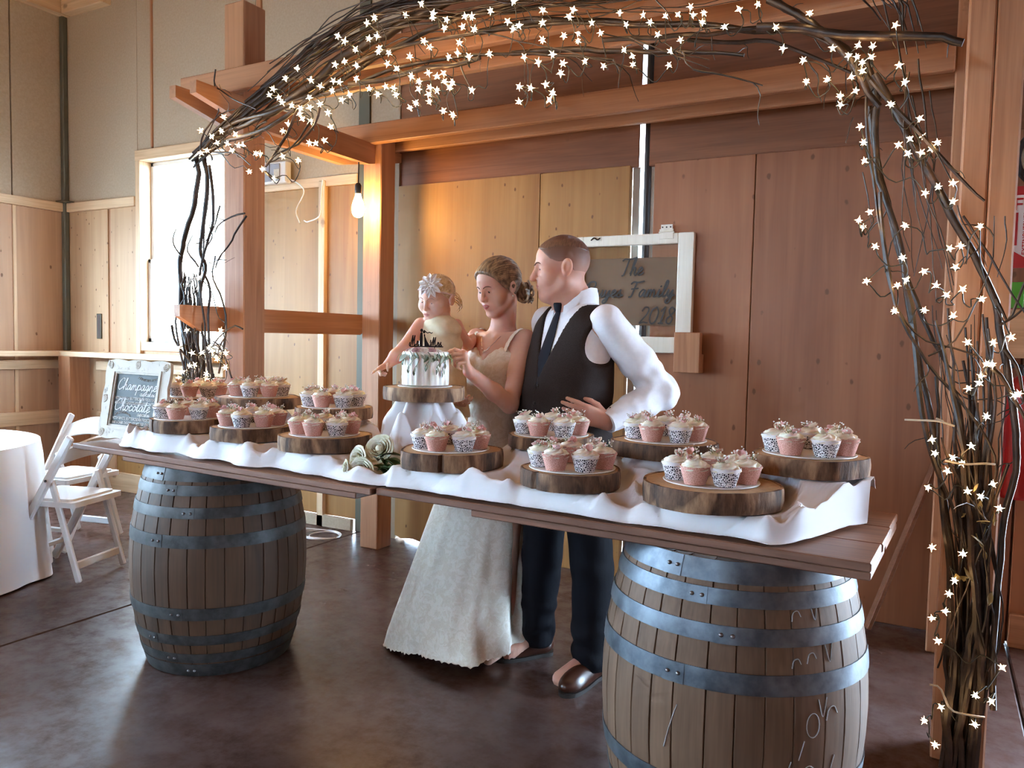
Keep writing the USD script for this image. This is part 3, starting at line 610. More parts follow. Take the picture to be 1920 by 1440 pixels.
# ------------------------------------------------------------------ cupcakes
def cupcake(name, label, pink, seed, loc, group):
    rg = np.random.RandomState(seed); t = Thing(name, label, 'cupcake', loc, 0, group)
    rb, rt, hw = .0270, .0403, .047; na = 40; a = np.arange(na) / na * 2 * PI
    sc = .0025 * np.abs(np.sin(a * 8))
    P = np.stack([np.stack([(rb + (rt - rb) * q) * np.cos(a), (rb + (rt - rb) * q) * np.sin(a), .0015 + hw * q + sc * (q == 1)], -1) for q in (0, .25, .5, .75, 1)], 1)
    t.part('wrapper', grid_mesh(P, -.0008, close_u=True), MAT['lace_pink' if pink else 'lace_white'], 40, local=True)
    t.part('cake', lathe([(.001, .001), (rb - .001, .001), (rb + (rt - rb) * .78 - .0015, .040), (.001, .041)], 24), MAT['sponge'], 40, local=True)
    # piped rosette: a lathe whose rim spirals
    m, nn = 20, 40; q = np.linspace(0, 1, m); aa = np.arange(nn) / nn * 2 * PI
    prof = .0378 * np.sqrt(np.clip(1 - (q * 1.0) ** 2.2, 0, 1)); zz = .039 + .027 * q
    G = 1 + .085 * np.cos(6 * aa[None] - q[:, None] * 15) * (1 - q[:, None] ** 4) + .05 * np.cos(aa[None] * 1 - q[:, None] * 22)
    R = prof[:, None] * G; R[-1] = .0005
    Pf = np.stack([R * np.cos(aa), R * np.sin(aa), np.repeat(zz[:, None], nn, 1) + .0015 * np.cos(6 * aa[None] - q[:, None] * 15)], -1)
    t.part('frosting', grid_mesh(Pf.transpose(1, 0, 2), close_u=True), MAT['frosting'], 60, local=True)
    for k in range(2):
        an, rr = rg.rand() * 6.3, .006 + .012 * rg.rand(); base = A([rr * math.cos(an), rr * math.sin(an), .0655 + .004 * rg.rand()])
        u = np.linspace(-1, 1, 7); U, V = np.meshgrid(u, u, indexing='ij'); w = .011 * np.sqrt(np.clip(1 - (V * .9) ** 2, .05, 1))
        Pp = np.stack([U * w, V * .013, .006 * (U ** 2 + .4 * V ** 2) + 0 * U], -1)
        mm = grid_mesh(Pp, .0008); mm.apply_transform(trimesh.transformations.euler_matrix(rg.uniform(-.6, .6), rg.uniform(-.6, .6), rg.rand() * 6)); mm.apply_translation(base)
        t.part('petal', mm, MAT['petal_pink' if rg.rand() < .6 else 'petal_cream'], True, local=True)
    bl, st = [], []
    a0, rr = rg.rand() * 6.3, .014; root = A([rr * math.cos(a0), rr * math.sin(a0), .058])
    for k in range(16):
        d = A([rg.uniform(-1, 1), rg.uniform(-1, 1), rg.uniform(.35, 1.5)]); tip = root + d / np.linalg.norm(d) * rg.uniform(.014, .030); tip[:2] *= min(1, .034 / max(np.hypot(tip[0], tip[1]), 1e-6))
        st.append(tube([root, (root + tip) / 2 + rg.uniform(-.002, .002, 3), tip], .0005, 3, caps=False)); s = trimesh.creation.icosphere(0, rg.uniform(.0018, .0030)); s.apply_translation(tip); bl.append(s)
    sp = t.part('sprig', cat(st), MAT['stem_green'], False, local=True)
    t.part('blossoms', cat(bl), MAT['breath_white'], True, parent=sp, local=True, kind='stuff', label='tiny white baby\'s breath blossoms')
    return t
PAT = dict(bl1='WPWPPW', bl2='PWPWPWP', bl3='WPWWPPW', fl1='WPWPPW', fl2='PWPPWPW', fl3='PPWPWPW', c1='WPWPWPP', c2='WPWPWP', c3='WPWPPWP', r1='WPWPWPW', r2='WPWPPWW', r3='WPWPWPW')
POS = ['far left', 'left of middle', 'right of middle', 'far right', 'rearmost', 'rear right', 'rear left']
PROTO = {}
rngk = np.random.RandomState(12)
for n, x, y, zt, r, th in SLABS:
    if n == 'cake': continue
    view = math.atan2(-y, -x)                         # towards the camera
    angs = [-78, -27, 25, 76, 180, 128, 232]
    for i, ch in enumerate(PAT[n]):
        ang = view + math.radians(angs[i] + rngk.uniform(-4, 4)); rr = .0965 if i < 4 else .089
        loc = (x + rr * math.cos(ang), y + rr * math.sin(ang), zt + .0035)
        pink = ch == 'P'; var = (pink, int(rngk.randint(2)))
        label = ('pink' if pink else 'white') + ' wrapped cupcake ' + POS[i] + ' on log, ' + WHERE[n]
        grp = 'cupcakes in pink wrappers' if pink else 'cupcakes in white lace wrappers'
        nm = 'pink_cupcake' if pink else 'white_cupcake'
        if var not in PROTO: PROTO[var] = cupcake(nm, label, pink, 31 + 2 * var[1] + pink, loc, grp)
        else: copy_of(PROTO[var], loc, rngk.rand() * 6.3, label, 'cupcake', grp, name=nm)
# ------------------------------------------------------------------ wedding cake
plain('leaf_sage', (0.34, 0.36, 0.27), 0.6); plain('leaf_dark', (0.06, 0.085, 0.04), 0.5); plain('leaf_green', (0.38, 0.42, 0.20), 0.55)
plain('topper_black', (0.008, 0.008, 0.010), 0.25); plain('rose_mauve', (0.55, 0.34, 0.36), 0.6); plain('bud_white', (0.84, 0.80, 0.74), 0.6)
CX, CY, CZ, CR, CH = -1.685, 2.432, 1.2195, .087, .126
ck = Thing('wedding_cake', 'small round white wedding cake with greenery and black topper on tall draped stand', 'cake', (CX, CY, CZ))
na = 120; a = np.arange(na) / na * 2 * PI
drip = .0015 * np.sin(a * 23) + .0022 * np.maximum(0, np.sin(a * 9 + 1)) ** 6
rows = []
for z, k in ((0, 0), (0, .98), (.004, 1.0), (.03, 1.004), (.06, 1.0), (.09, 1.0), (CH - .008, 1.0), (CH - .002, .985), (CH, .95), (CH, 0)):
    r = CR * k + (drip if 0.003 < z < CH - .004 else 0) + .0008 * np.sin(a * 5 + z * 90) if k else np.full(na, .0006)
    rows.append(np.stack([r * np.cos(a), r * np.sin(a), np.full(na, z)], -1))
ck.part('icing', grid_mesh(np.stack(rows, 1), close_u=True), MAT['cake_icing'], 50, local=True)
def leaf(L, W, curl=.15, fold=.2, n=9, tip=1.2):
    """a pointed leaf along +x, thin but solid"""
    u = np.linspace(0, 1, n); v = np.linspace(-1, 1, 5); U, V = np.meshgrid(u, v, indexing='ij')
    w = W * np.sin(PI * U ** tip) ** .8 * (1 - U * .15) / 2
    P = np.stack([U * L, V * w, np.abs(V) * w * fold * 2 - curl * L * U ** 2], -1)
    return grid_mesh(P, .0009)
def rose(R, seed, openness=1.0, layers=4):
    """petals cupped round a bud; returns petal meshes"""
    rg = np.random.RandomState(seed); out = []
    for l in range(layers):
        q = (l + 1) / layers; k = 3 + l
        for j in range(k):
            an = (j + .5 * l + rg.rand() * .3) / k * 2 * PI; w = R * (.55 + .55 * q); h = R * (1.15 - .1 * q)
            u = np.linspace(-1, 1, 7); v = np.linspace(0, 1, 7); U, V = np.meshgrid(u, v, indexing='ij')
            th = U * (1.15 - .25 * q) * np.sqrt(np.clip(V * 1.6, .12, 1)) * np.where(V > .8, 1 - (V - .8) * .9, 1)
            rad = R * (.18 + .62 * q * openness * np.sin(V * PI * .5) ** .8 + .22 * q * openness * V ** 4)
            P = np.stack([rad * np.cos(th), rad * np.sin(th), h * (V ** .9) * (1 - .12 * U ** 2) - .25 * R * q * openness * V ** 5], -1)
            m = grid_mesh(P, .0009); m.apply_transform(trimesh.transformations.rotation_matrix(an, [0, 0, 1])); out.append(m)
    c = trimesh.creation.icosphere(2, R * .32); c.apply_scale([1, 1, 1.6]); c.apply_translation([0, 0, R * .55]); out.append(c)
    return out
rg = np.random.RandomState(3)
view = math.atan2(-CY, -CX)
for k in range(30):
    an = view + math.radians(-95 + 190 * k / 29 + rg.uniform(-5, 5)); L = rg.uniform(.014, .046)
    m = leaf(L, L * rg.uniform(.22, .48), curl=.5, fold=.15)
    m.apply_transform(trimesh.transformations.rotation_matrix(rg.uniform(.5, 1.45), [0, 1, 0])); m.apply_transform(trimesh.transformations.rotation_matrix(rg.uniform(-1.1, 1.1), [1, 0, 0]))
    m.apply_transform(trimesh.transformations.rotation_matrix(an, [0, 0, 1])); m.apply_translation([(CR + .001) * math.cos(an), (CR + .001) * math.sin(an), CH - .002 - rg.uniform(0, .012)])
    ck.part('leaf', m, MAT[['leaf_sage', 'leaf_sage', 'leaf_green', 'leaf_dark'][rg.randint(4)]], 60, local=True)
for dz, da in ((.058, -38), (.05, 5), (.062, 30), (.03, -60), (.066, -22), (.072, 46)):
    an = view + math.radians(da); pts = []
    for q in np.linspace(0, 1, 8): pts.append([(CR + .004) * math.cos(an + .12 * math.sin(q * 4)), (CR + .004) * math.sin(an + .12 * math.sin(q * 4)), CH - dz * q])
    sp = ck.part('sprig', tube(smooth_path(pts, 14), .0011, 5), MAT['leaf_dark'], True, local=True)
    for q in (4, 6, 7):
        m = leaf(.022, .009, curl=.1); m.apply_transform(trimesh.transformations.rotation_matrix(1.2 + .2 * (q % 2), [0, 1, 0])); m.apply_transform(trimesh.transformations.rotation_matrix(an + (q - 6) * .4, [0, 0, 1])); m.apply_translation(A(pts[q]) * [1.01, 1.01, 1])
        ck.part('leaf', m, MAT['leaf_dark' if q % 2 else 'leaf_sage'], 60, parent=sp, local=True)
for k, (da, rr, R, mm) in enumerate(((-52, .060, .015, 'bud_white'), (-28, .066, .017, 'rose_mauve'), (-4, .068, .016, 'bud_white'), (18, .064, .016, 'rose_mauve'), (-78, .062, .014, 'rose_mauve'), (-38, .040, .015, 'bud_white'), (42, .068, .012, 'bud_white'))):
    an = view + math.radians(da); m = cat(rose(R, k + 20)); m.apply_transform(trimesh.transformations.rotation_matrix(.55, [-math.sin(an), math.cos(an), 0])); m.apply_translation([rr * math.cos(an), rr * math.sin(an), CH - .004])
    ck.part('rose', m, MAT[mm], 60, local=True)
# topper: cut-out couple between two words, standing across the cake facing the guests
tx = A([math.cos(view + PI / 2), math.sin(view + PI / 2), 0])
tpo = [script_poly('Mr', .040, .0030, .15)[0], script_poly('Mrs', .036, .0029, .15)[0]]
t1 = affinity.translate(affinity.scale(tpo[0], .75, 1, origin=(0, 0)), -.072, .004); t2 = affinity.translate(affinity.scale(tpo[1], .8, 1, origin=(0, 0)), .026, .002)
groom = sg.Polygon([(-.029, 0), (-.029, .040), (-.026, .056), (-.020, .060), (-.016, .056), (-.015, .036), (-.016, 0)])
gown = sg.Polygon([(-.006, .0), (-.008, .036), (-.010, .050), (-.005, .052), (-.003, .040), (.006, .022), (.020, .002), (.022, 0)])
heads = unary_union([sg.Point(-.0205, .066).buffer(.0065), sg.Point(-.009, .060).buffer(.006)])
veil = sg.LineString(smooth_path([(-.008, .066, 0), (.0, .060, 0), (.008, .056, 0), (.016, .059, 0), (.026, .055, 0), (.030, .058, 0)], 30)[:, :2]).buffer(.0018)
amp = affinity.translate(script_poly('&', .014, .0012, 0)[0], .019, .016)
base = sg.box(-.075, -.001, .082, .0035); stk = unary_union([sg.box(-.04, -.03, -.037, 0), sg.box(.04, -.03, .043, 0)])
top = extrude(affinity.scale(unary_union([t1, t2, groom, gown, heads, veil, amp, base, stk]), .78, .92, origin=(0, 0)), .003)
ck.part('topper', place(top, tx, [0, 0, 1], None, [CX + .045 * math.cos(view), CY + .045 * math.sin(view), CZ + CH + .018]), MAT['topper_black'], 30, label='black cut-out topper of a couple between the words Mr and Mrs')

# ------------------------------------------------------------------ bouquet lying at the table's front edge
noisy('rose_white', (0.72, 0.74, 0.52), (0.86, 0.86, 0.76), 40, 0.6)
plain('rose_leaf', (0.035, 0.075, 0.022), 0.45)
bq = Thing('rose_bouquet', 'loose bouquet of creamy white roses lying on the table edge below the cake', 'bouquet', (-1.70, 2.13, .915))
for k, (p, R, d) in enumerate((((-1.690, 2.17, 1.005), .050, (.15, -.85, .55)), ((-1.758, 2.14, .962), .050, (-.35, -.9, .2)), ((-1.712, 2.105, .938), .044, (.1, -.95, -.02)), ((-1.775, 2.095, .935), .034, (-.6, -.8, .1)))):
    d = A(d) / np.linalg.norm(d); ms = rose(R, 40 + k, 1.1, 5)
    Xd = np.cross([0, 0, 1.0], d); Xd /= np.linalg.norm(Xd); Yd = np.cross(d, Xd); o = A(p) - d * R * .6
    rp = bq.part('rose', place(ms[-1], Xd, Yd, d, o), MAT['rose_white'], 60)
    for m in ms[:-1]: bq.part('rose_petal', place(m, Xd, Yd, d, o), MAT['rose_white'], 60, parent=rp)
for k in range(10):
    m = leaf(rg.uniform(.06, .10), rg.uniform(.03, .045), curl=.25, fold=.3)
    m.apply_transform(trimesh.transformations.rotation_matrix(rg.uniform(-.5, .6), [0, 1, 0])); m.apply_transform(trimesh.transformations.rotation_matrix(rg.uniform(-.9, 1.0) if k < 10 else rg.uniform(2.4, 3.6), [0, 0, 1]))
    m.apply_translation([-1.675 + rg.uniform(-.02, .05) if k < 10 else -1.78, 2.14 + rg.uniform(-.025, .03), .935 + rg.uniform(0, .055)])
    bq.part('leaf', m, MAT['rose_leaf'], 60)
for k in range(5):
    y = 2.15 + k * .009; bq.part('stem', tube(smooth_path([[-1.70, y, .95], [-1.64, y + .02, .945], [-1.58, y + .03 + k * .006, .93]], 8), .003, 5), MAT['stem_green'])

# ------------------------------------------------------------------ chalkboard menu in an ornate frame, leaning back
noisy('frame_white', (0.30, 0.25, 0.19), (0.62, 0.56, 0.48), 30, 0.7, 0.35, lo=.30, hi=.42)
noisy('chalkboard', (0.012, 0.016, 0.014), (0.03, 0.035, 0.032), 8, 0.6)
plain('chalk_white', (0.66, 0.66, 0.64), 0.9)
LB = math.atan2(.06, .355)
SX = A([1.0, 0, 0]); SY = A([0, math.sin(LB), math.cos(LB)]); SO = A([-3.345, 2.232, .912])
cb = Thing('chalkboard_sign', 'chalkboard menu in a distressed ornate white frame leaning at the table end', 'sign', SO + SX * .22)
SW, SH, b1 = .44, .362, .078
def wavy(w, h, amp, n):
    P = []
    for (x0, y0), (x1, y1) in (((0, 0), (w, 0)), ((w, 0), (w, h)), ((w, h), (0, h)), ((0, h), (0, 0))):
        d = A([x1 - x0, y1 - y0]); L = np.linalg.norm(d); d /= L; nrm = A([d[1], -d[0]])
        for q in np.linspace(0, 1, n, endpoint=False): P.append(A([x0, y0]) + d * L * q + nrm * amp * (abs(math.sin(q * PI * 3)) - 1) * (.35 + .65 * abs(math.cos(q * PI))))
    return sg.Polygon(P)
outer = wavy(SW, SH, .012, 40).buffer(0); hole = sg.box(b1, b1 * .85, SW - b1, SH - b1 * .85)
put_s = lambda nm, m, mt, dz=0., **k: cb.part(nm, place(m, SX, SY, np.cross(SX, SY), SO + np.cross(SX, SY) * dz), MAT[mt], 30, **k)
fp = put_s('frame', extrude(outer.difference(hole), .014), 'frame_white')
put_s('inner_lip', extrude(sg.box(b1 - .022, b1 * .85 - .02, SW - b1 + .022, SH - b1 * .85 + .02).difference(sg.box(b1 - .010, b1 * .85 - .008, SW - b1 + .010, SH - b1 * .85 + .008)), .006), 'frame_white', .0135, parent=fp)
for (x, y, f) in ((.03, .028, 0), (SW - .03, .028, 1), (.03, SH - .028, 2), (SW - .03, SH - .028, 3), (SW / 2, SH - .022, 4), (SW / 2, .02, 4), (.022, SH / 2, 4), (SW - .022, SH / 2, 4)):
    sp_ = [(x + .018 * (1 - q) * math.cos(q * 9 + f), y + .018 * (1 - q) * math.sin(q * 9 + f), .014) for q in np.linspace(0, .9, 18)]
    put_s('scroll', tube(sp_, .0035, 5), 'frame_white', parent=fp)
    put_s('scroll', tube([(2 * x - p[0], 2 * y - p[1], p[2]) for p in sp_], .0035, 5), 'frame_white', parent=fp)
put_s('board', extrude(sg.box(b1 - .006, b1 * .85 - .006, SW - b1 + .006, SH - b1 * .85 + .006), .004), 'chalkboard', .003)
def write(mesh, x, y): put_s('lettering', place(mesh, [1, 0, 0], [0, 1, 0], None, [x, y, .0074]), 'chalk_white', label='white chalk lettering')
bx0, bx1, by0, by1 = b1 + .006, SW - b1 - .004, b1 * .85, SH - b1 * .85
write(script_mesh('Champagne', .052, .0024, .0005, fit=bx1 - bx0 - .006), bx0 + .004, by1 - .070)
write(script_mesh('cupcakes', .024, .0013, .0005, fit=.10), bx0 + .165, by1 - .094)
write(script_mesh('Chocolate', .052, .0024, .0005, fit=bx1 - bx0 - .03), bx0 + .002, by0 + .066)
write(script_mesh('cupcakes', .022, .0013, .0005, fit=.085), bx0 + .165, by0 + .046)
for txt, y in (('WITH VANILLA BUTTERCREAM FROSTING', by1 - .115), ('AND A DARK CHOCOLATE MOUSSE CENTER', by1 - .135), ('WITH WHITE BUTTERCREAM FROSTING', by0 + .024), ('AND A DARK CHOCOLATE MOUSSE CENTER', by0 + .005)):
    m = meshkit.text_mesh(txt, .0125, .0005, bold=True); w = m.bounds[1][0] - m.bounds[0][0]; m.apply_scale([(bx1 - bx0) / w, 1, 1]); write(m, bx0, y)
fl_ = lambda cx, cy, n, L, s: [place(tube([(cx + L * (k / n - .5), cy + s * .012 * (1 - (2 * k / n - 1) ** 2), 0), (cx + L * (k / n - .5) + .005, cy + s * .012 * (1 - (2 * k / n - 1) ** 2) - .009 * s, 0)], .0014, 4), [1, 0, 0], [0, 1, 0], None, [0, 0, .0078]) for k in range(n + 1)]
for m in fl_(bx0 + .205, by1 - .016, 12, .13, -1): put_s('flourish', m, 'chalk_white')
for m in fl_(bx0 + .065, by0 + .050, 10, .10, 1): put_s('flourish', m, 'chalk_white')
put_s('easel_leg', cbox([SW / 2 - .02, .02, -.03], [SW / 2 + .02, SH - .1, -.002]), 'frame_white')

# ------------------------------------------------------------------ old window sash as a family sign, on two blocks
wood('sash_paint', (0.70, 0.67, 0.58), (0.82, 0.80, 0.72), 'z', 1.0, 0.5, knots=0.0)
plain('kraft_film', (0.235, 0.15, 0.095), 0.75); plain('sign_ink', (0.012, 0.011, 0.010), 0.6)
FY = YB - .027
fs = Thing('window_sign', 'old white window sash with a family name lettered on its glass, on the wall', 'sign', (-1.57, FY, 1.33))
FX0, FX1, FZ0, FZ1 = -1.95, -1.195, 1.338, 2.008; gx0, gx1, gz0, gz1 = -1.856, -1.285, 1.428, 1.948
for nm, lo, hi in (('stile', (FX0, FZ0), (gx0, FZ1)), ('stile', (gx1, FZ0), (FX1, FZ1)), ('sash_rail', (gx0, gz1), (gx1, FZ1)), ('sash_rail', (gx0, FZ0), (gx1, gz0))):
    fs.part(nm, cbox([lo[0], FY - .040, lo[1]], [hi[0], FY - .003, hi[1]], .004), MAT['sash_paint'])
fs.part('pane', box([gx0 - .005, FY - .022, gz0 - .005], [gx1 + .005, FY - .019, gz1 + .005]), MAT['pane'])
fs.part('name_panel', cbox([gx0 + .012, FY - .012, 1.492], [gx1 - .002, FY - .008, 1.878], .001), MAT['kraft_film'], label='translucent brown panel behind the lettering')
def wl(txt, size, w, x, z, fit): fs.part('lettering', place(script_mesh(txt, size, w, .0008, fit=fit), [1, 0, 0], [0, 0, 1], [0, -1, 0], [x, FY - .0235, z]), MAT['sign_ink'], 30, label='black script lettering')
wl('The', .098, .0042, -1.632, 1.778, .135); wl('Buyes Family', .088, .0042, -1.845, 1.655, .545); wl('2018', .094, .0040, -1.507, 1.503, .215)
fs.part('hinge', cat([cbox([-1.392, FY - .044, 1.975], [-1.312, FY - .039, 2.03], .001), cbox([-1.385, FY - .042, 2.008], [-1.318, FY - .037, 2.055], .001)]), MAT['sash_paint'])
fs.part('hinge_pin', tube([[-1.396, FY - .043, 2.012], [-1.308, FY - .043, 2.012]], .0045, 8), MAT['sash_paint'])
for x in (-1.375, -1.352, -1.329): fs.part('screw', tube([[x, FY - .044, 2.04], [x, FY - .041, 2.04]], .0045, 8), MAT['dark_steel'])
fs.part('latch_plate', cbox([-1.812, FY - .043, 1.978], [-1.742, FY - .039, 2.004], .001), MAT['sash_paint'])
fs.part('latch', tube(smooth_path([[-1.805, FY - .045, 1.984], [-1.785, FY - .047, 1.998], [-1.765, FY - .047, 1.986], [-1.748, FY - .045, 1.996]], 12), .004, 6), MAT['dark_steel'])
for x, lab in ((-1.275, 'knotty pine block holding the right corner of the window sign'), (-1.99, 'pine block holding the left corner of the window sign, behind the vested man')):
    wbk = Thing('wood_block', lab, 'block', (x + .07, FY, 1.232))
    wbk.part('face_block', cbox([x, FY - .090, 1.232], [x + .145, FY - .042, 1.455], .004), MAT['timber_z']); wbk.part('ledge', cbox([x, FY - .041, 1.232], [x + .145, FY - .001, 1.336], .003), MAT['timber_z'])

# ------------------------------------------------------------------ emergency light, its wires, the hanging bulb
el = Thing('emergency_light', 'pale grey boxed emergency light with slack white wires above the panelling', 'light fixture', (-4.37, YB, 2.50))
plain('lens_grey', (0.34, 0.36, 0.42), 0.2)
el.part('housing', cbox([-4.54, YB - .09, 2.50], [-4.20, YB - .032, 2.655], .008), MAT['white_plastic'])
el.part('lens', cbox([-4.515, YB - .098, 2.515], [-4.255, YB - .088, 2.64], .004), MAT['lens_grey'])
for k in range(5): el.part('louvre', cbox([-4.31 + k * .011, YB - .101, 2.54], [-4.304 + k * .011, YB - .097, 2.60], .001), MAT['white_plastic'])
for pts in ([(-4.502, 2.517), (-4.475, 2.30), (-4.469, 2.19), (-4.50, 2.06), (-4.49, 1.95), (-4.535, 1.84)], [(-4.20, 2.53), (-4.10, 2.48), (-4.063, 2.42), (-4.135, 2.30), (-4.10, 2.205)], [(-3.885, 2.50), (-3.90, 2.37), (-3.912, 2.25), (-4.02, 2.212), (-4.06, 2.222)]):
    el.part('wire', tube(smooth_path([[x, YB - .05, z] for x, z in pts], 26), .005, 6), MAT['white_plastic'])
mat('bulb_glow', {'e': ('emission', {'color': (1.0, 0.60, 0.18), 'strength': 250.0})}, surface='e.emission')
def pendant(loc, label, drop):
    pb = Thing('pendant_bulb', label, 'lamp', loc)
    _pendant(pb, drop)
    return pb
def _pendant(pb, drop):
    pb.part('bulb', lathe([(.001, .0), (.014, .002), (.028, .010), (.036, .026), (.040, .048), (.038, .075), (.030, .105), (.020, .130), (.016, .150), (.001, .152)], 28), MAT['bulb_glow'], True, local=True)
    pb.part('socket', lathe([(.001, .148), (.019, .149), (.021, .165), (.021, .200), (.012, .214), (.001, .215)], 20), MAT['black_paint'], 40, local=True)
    pb.part('cord', tube([[0, 0, .21], [0, .002, .28], [0, .005, drop]], .004, 6), MAT['black_paint'], True, local=True)
    if drop < .6: pb.part('cord_hook', tube(smooth_path([[0, .005, .465], [0.004, .02, .482], [.0, .07, .480]], 8), .004, 6), MAT['black_paint'], True, local=True)
pendant((-3.232, 3.90, 2.14), 'glowing filament bulb hanging beside the inner timber post', .47)
for x, y, w in ((-5.0, 1.9, 'over the guest table'), (-5.6, -0.6, 'near the left windows'), (-2.2, -1.6, 'in the middle of the hall'), (-4.6, -3.2, 'at the front of the hall')):
    pendant((x, y, 3.55), 'filament bulb on a long cord from the ceiling ' + w, ZC - 3.55)

# ------------------------------------------------------------------ outlet, coiled cable, leaning stick
ol = Thing('wall_outlet', 'narrow dark recessed box set into the pale plywood by the window', 'outlet', (-6.49, YB, 1.33))
ol.part('box_frame', cbox([-6.525, YB - .012, 1.325], [-6.462, YB - .001, 1.545], .003), MAT['galvanized']); ol.part('recess', cbox([-6.51, YB - .014, 1.335], [-6.477, YB - .004, 1.535], .001), MAT['outlet_dark'])
co = Thing('coiled_cable', 'white electrical cable coiled on the floor below the panelling', 'cable', (-3.78, 4.12, 0))
for k in range(4):
    aa = np.linspace(0, 2 * PI * .98, 34); cx, cy = -3.78 + .045 * k, 4.13 - .018 * k; rx, ry = .21 - .035 * k, .10 + .012 * (k % 3)
    co.part('loop', tube(np.stack([cx + rx * np.cos(aa), cy + ry * np.sin(aa), .006 + .005 * k + 0 * aa], 1), .0042, 6), MAT['white_plastic'])
co.part('lead', tube(smooth_path([[-4.49, 4.29, .62], [-4.49, 4.28, .3], [-4.47, 4.26, .05], [-4.30, 4.22, .01], [-4.0, 4.2, .012]], 24), .005, 6), MAT['white_plastic'])
single('leaning_stick', beam([-.235, 4.17, .012], [.03, 4.285, .86], .05, .022, .004), MAT['siding_dark'], 'plain wooden stick leaning on the plywood leaf behind the right barrel', 'stick')

# ------------------------------------------------------------------ right edge: extinguisher, its sign, clock, shelf block, tag
plain('sign_red', (0.42, 0.010, 0.014), 0.4); plain('sign_white', (0.72, 0.66, 0.66), 0.4); plain('tag_green', (0.08, 0.40, 0.03), 0.5); plain('tank_red', (0.33, 0.010, 0.012), 0.25)
sx, sz = .262, 1.775
sgn = Thing('fire_sign', 'red and white fire extinguisher wall sign right of the big post', 'sign', (sx + .15, YB - .03, sz))
sgn.part('plate', cbox([sx, YB - .032, sz], [sx + .30, YB - .0265, sz + .375], .001), MAT['sign_white'])
sgn.part('band', box([sx, YB - .0335, sz + .335], [sx + .30, YB - .032, sz + .375]), MAT['sign_red'])
sgn.part('side_bar', box([sx, YB - .0335, sz + .105], [sx + .045, YB - .032, sz + .255]), MAT['sign_red'])
sgn.part('corner', place(extrude(sg.Polygon([(0, 0), (.15, 0), (.0, .10)]), .0015), [1, 0, 0], [0, 0, 1], [0, -1, 0], [sx, YB - .032, sz]), MAT['sign_red'])
sgn.part('lettering', place(meshkit.text_mesh('FIRE', .052, .0015, bold=True), [1, 0, 0], [0, 0, 1], [0, -1, 0], [sx + .022, YB - .032, sz + .268]), MAT['sign_red'])
sgn.part('lettering', place(meshkit.text_mesh('EXTINGUISHER', .019, .0015, bold=True), [0, 0, 1], [-1, 0, 0], [0, -1, 0], [sx + .085, YB - .032, sz + .06]), MAT['sign_red'])
ckk = Thing('wall_clock', 'round black rimmed wall clock half hidden at the right edge', 'clock', (.425, YB - .03, 2.13))
cc = A([.425, YB - .03, 2.275])
rim = lathe([(.145, 0), (.150, .012), (.140, .03), (.122, .03), (.122, .012), (.118, 0)], 48); face = lathe([(.001, .008), (.124, .008), (.124, .0)], 48)
ckk.part('rim', place(rim, [1, 0, 0], [0, 0, 1], [0, -1, 0], cc), MAT['black_paint'], 40); ckk.part('face', place(face, [1, 0, 0], [0, 0, 1], [0, -1, 0], cc), plain('clock_face', (.45, .46, .38), .5))
for an, L in ((.6, .07), (2.4, .1)): ckk.part('hand', cbox([cc[0] - .004, cc[1] - .013, cc[2]], [cc[0] + .004, cc[1] - .010, cc[2] + L]) if an < 1 else cbox([cc[0], cc[1] - .013, cc[2] - .004], [cc[0] + L, cc[1] - .010, cc[2] + .004]), MAT['black_paint'])
single('shelf_block', cbox([.235, YB - .16, 1.36], [.60, YB - .027, 1.58], .006), MAT['pine_x'], 'pale pine block fixed to the wall under the fire sign', 'block')
fx = Thing('fire_extinguisher', 'red fire extinguisher hanging below the pine block at the right edge', 'fire extinguisher', (.36, YB - .14, .72))
fx.part('tank', lathe([(.001, 0), (.075, .004), (.085, .02), (.085, .46), (.07, .52), (.03, .56), (.001, .562)], 32), MAT['tank_red'], 40, local=True)
fx.part('valve', lathe([(.001, .56), (.022, .56), (.022, .60), (.001, .61)], 14), MAT['dark_steel'], 40, local=True); fx.part('hose', tube(smooth_path([[.02, -.02, .59], [.09, -.04, .55], [.10, -.03, .35], [.095, -.02, .15]], 18), .011, 8), MAT['black_paint'], True, local=True)
fx.part('handle', cbox([-.09, -.012, .595], [.02, .012, .612], .003), MAT['dark_steel'], local=True); fx.part('bracket', cbox([-.03, .05, .3], [.03, .112, .36]), MAT['dark_steel'], local=True)
single('green_tag', cbox([.275, YB - .18, 1.585], [.335, YB - .174, 1.70], .001), MAT['tag_green'], 'bright green paper tag standing on the pine block', 'tag')

# ------------------------------------------------------------------ guest table and two folding chairs at the left
mat('table_linen', {'t': ('texture_coordinate', {}), 'n': ('noise_texture', {'scale': 400.0}), 'b': ('bump', {'strength': 0.05, 'distance': 0.001}), 'p': ('principled_bsdf', {'base_color': (0.82, 0.83, 0.86), 'roughness': 0.7})}, [('t.object', 'n.vector'), ('n.fac', 'b.height'), ('b.normal', 'p.normal')])
plain('resin_white', (0.78, 0.78, 0.79), 0.35)
RT = Thing('guest_table', 'round guest table hidden under its long white cloth at the left edge', 'table', (-5.02, 2.06, 0))
RT.part('tabletop', lathe([(.001, .73), (.755, .73), (.76, .745), (.755, .757), (.001, .757)], 64), MAT['pine_x'], 40, local=True)
for k in range(4):
    an = k * PI / 2 + .6; RT.part('leg', tube([[.45 * math.cos(an), .45 * math.sin(an), .73], [.48 * math.cos(an), .48 * math.sin(an), 0]], .016, 8), MAT['dark_steel'], 40, local=True)
na = 260; a = np.arange(na) / na * 2 * PI; rws = [np.stack([0 * a + np.cos(a) * .001, np.sin(a) * .001, 0 * a + .7595], -1)]
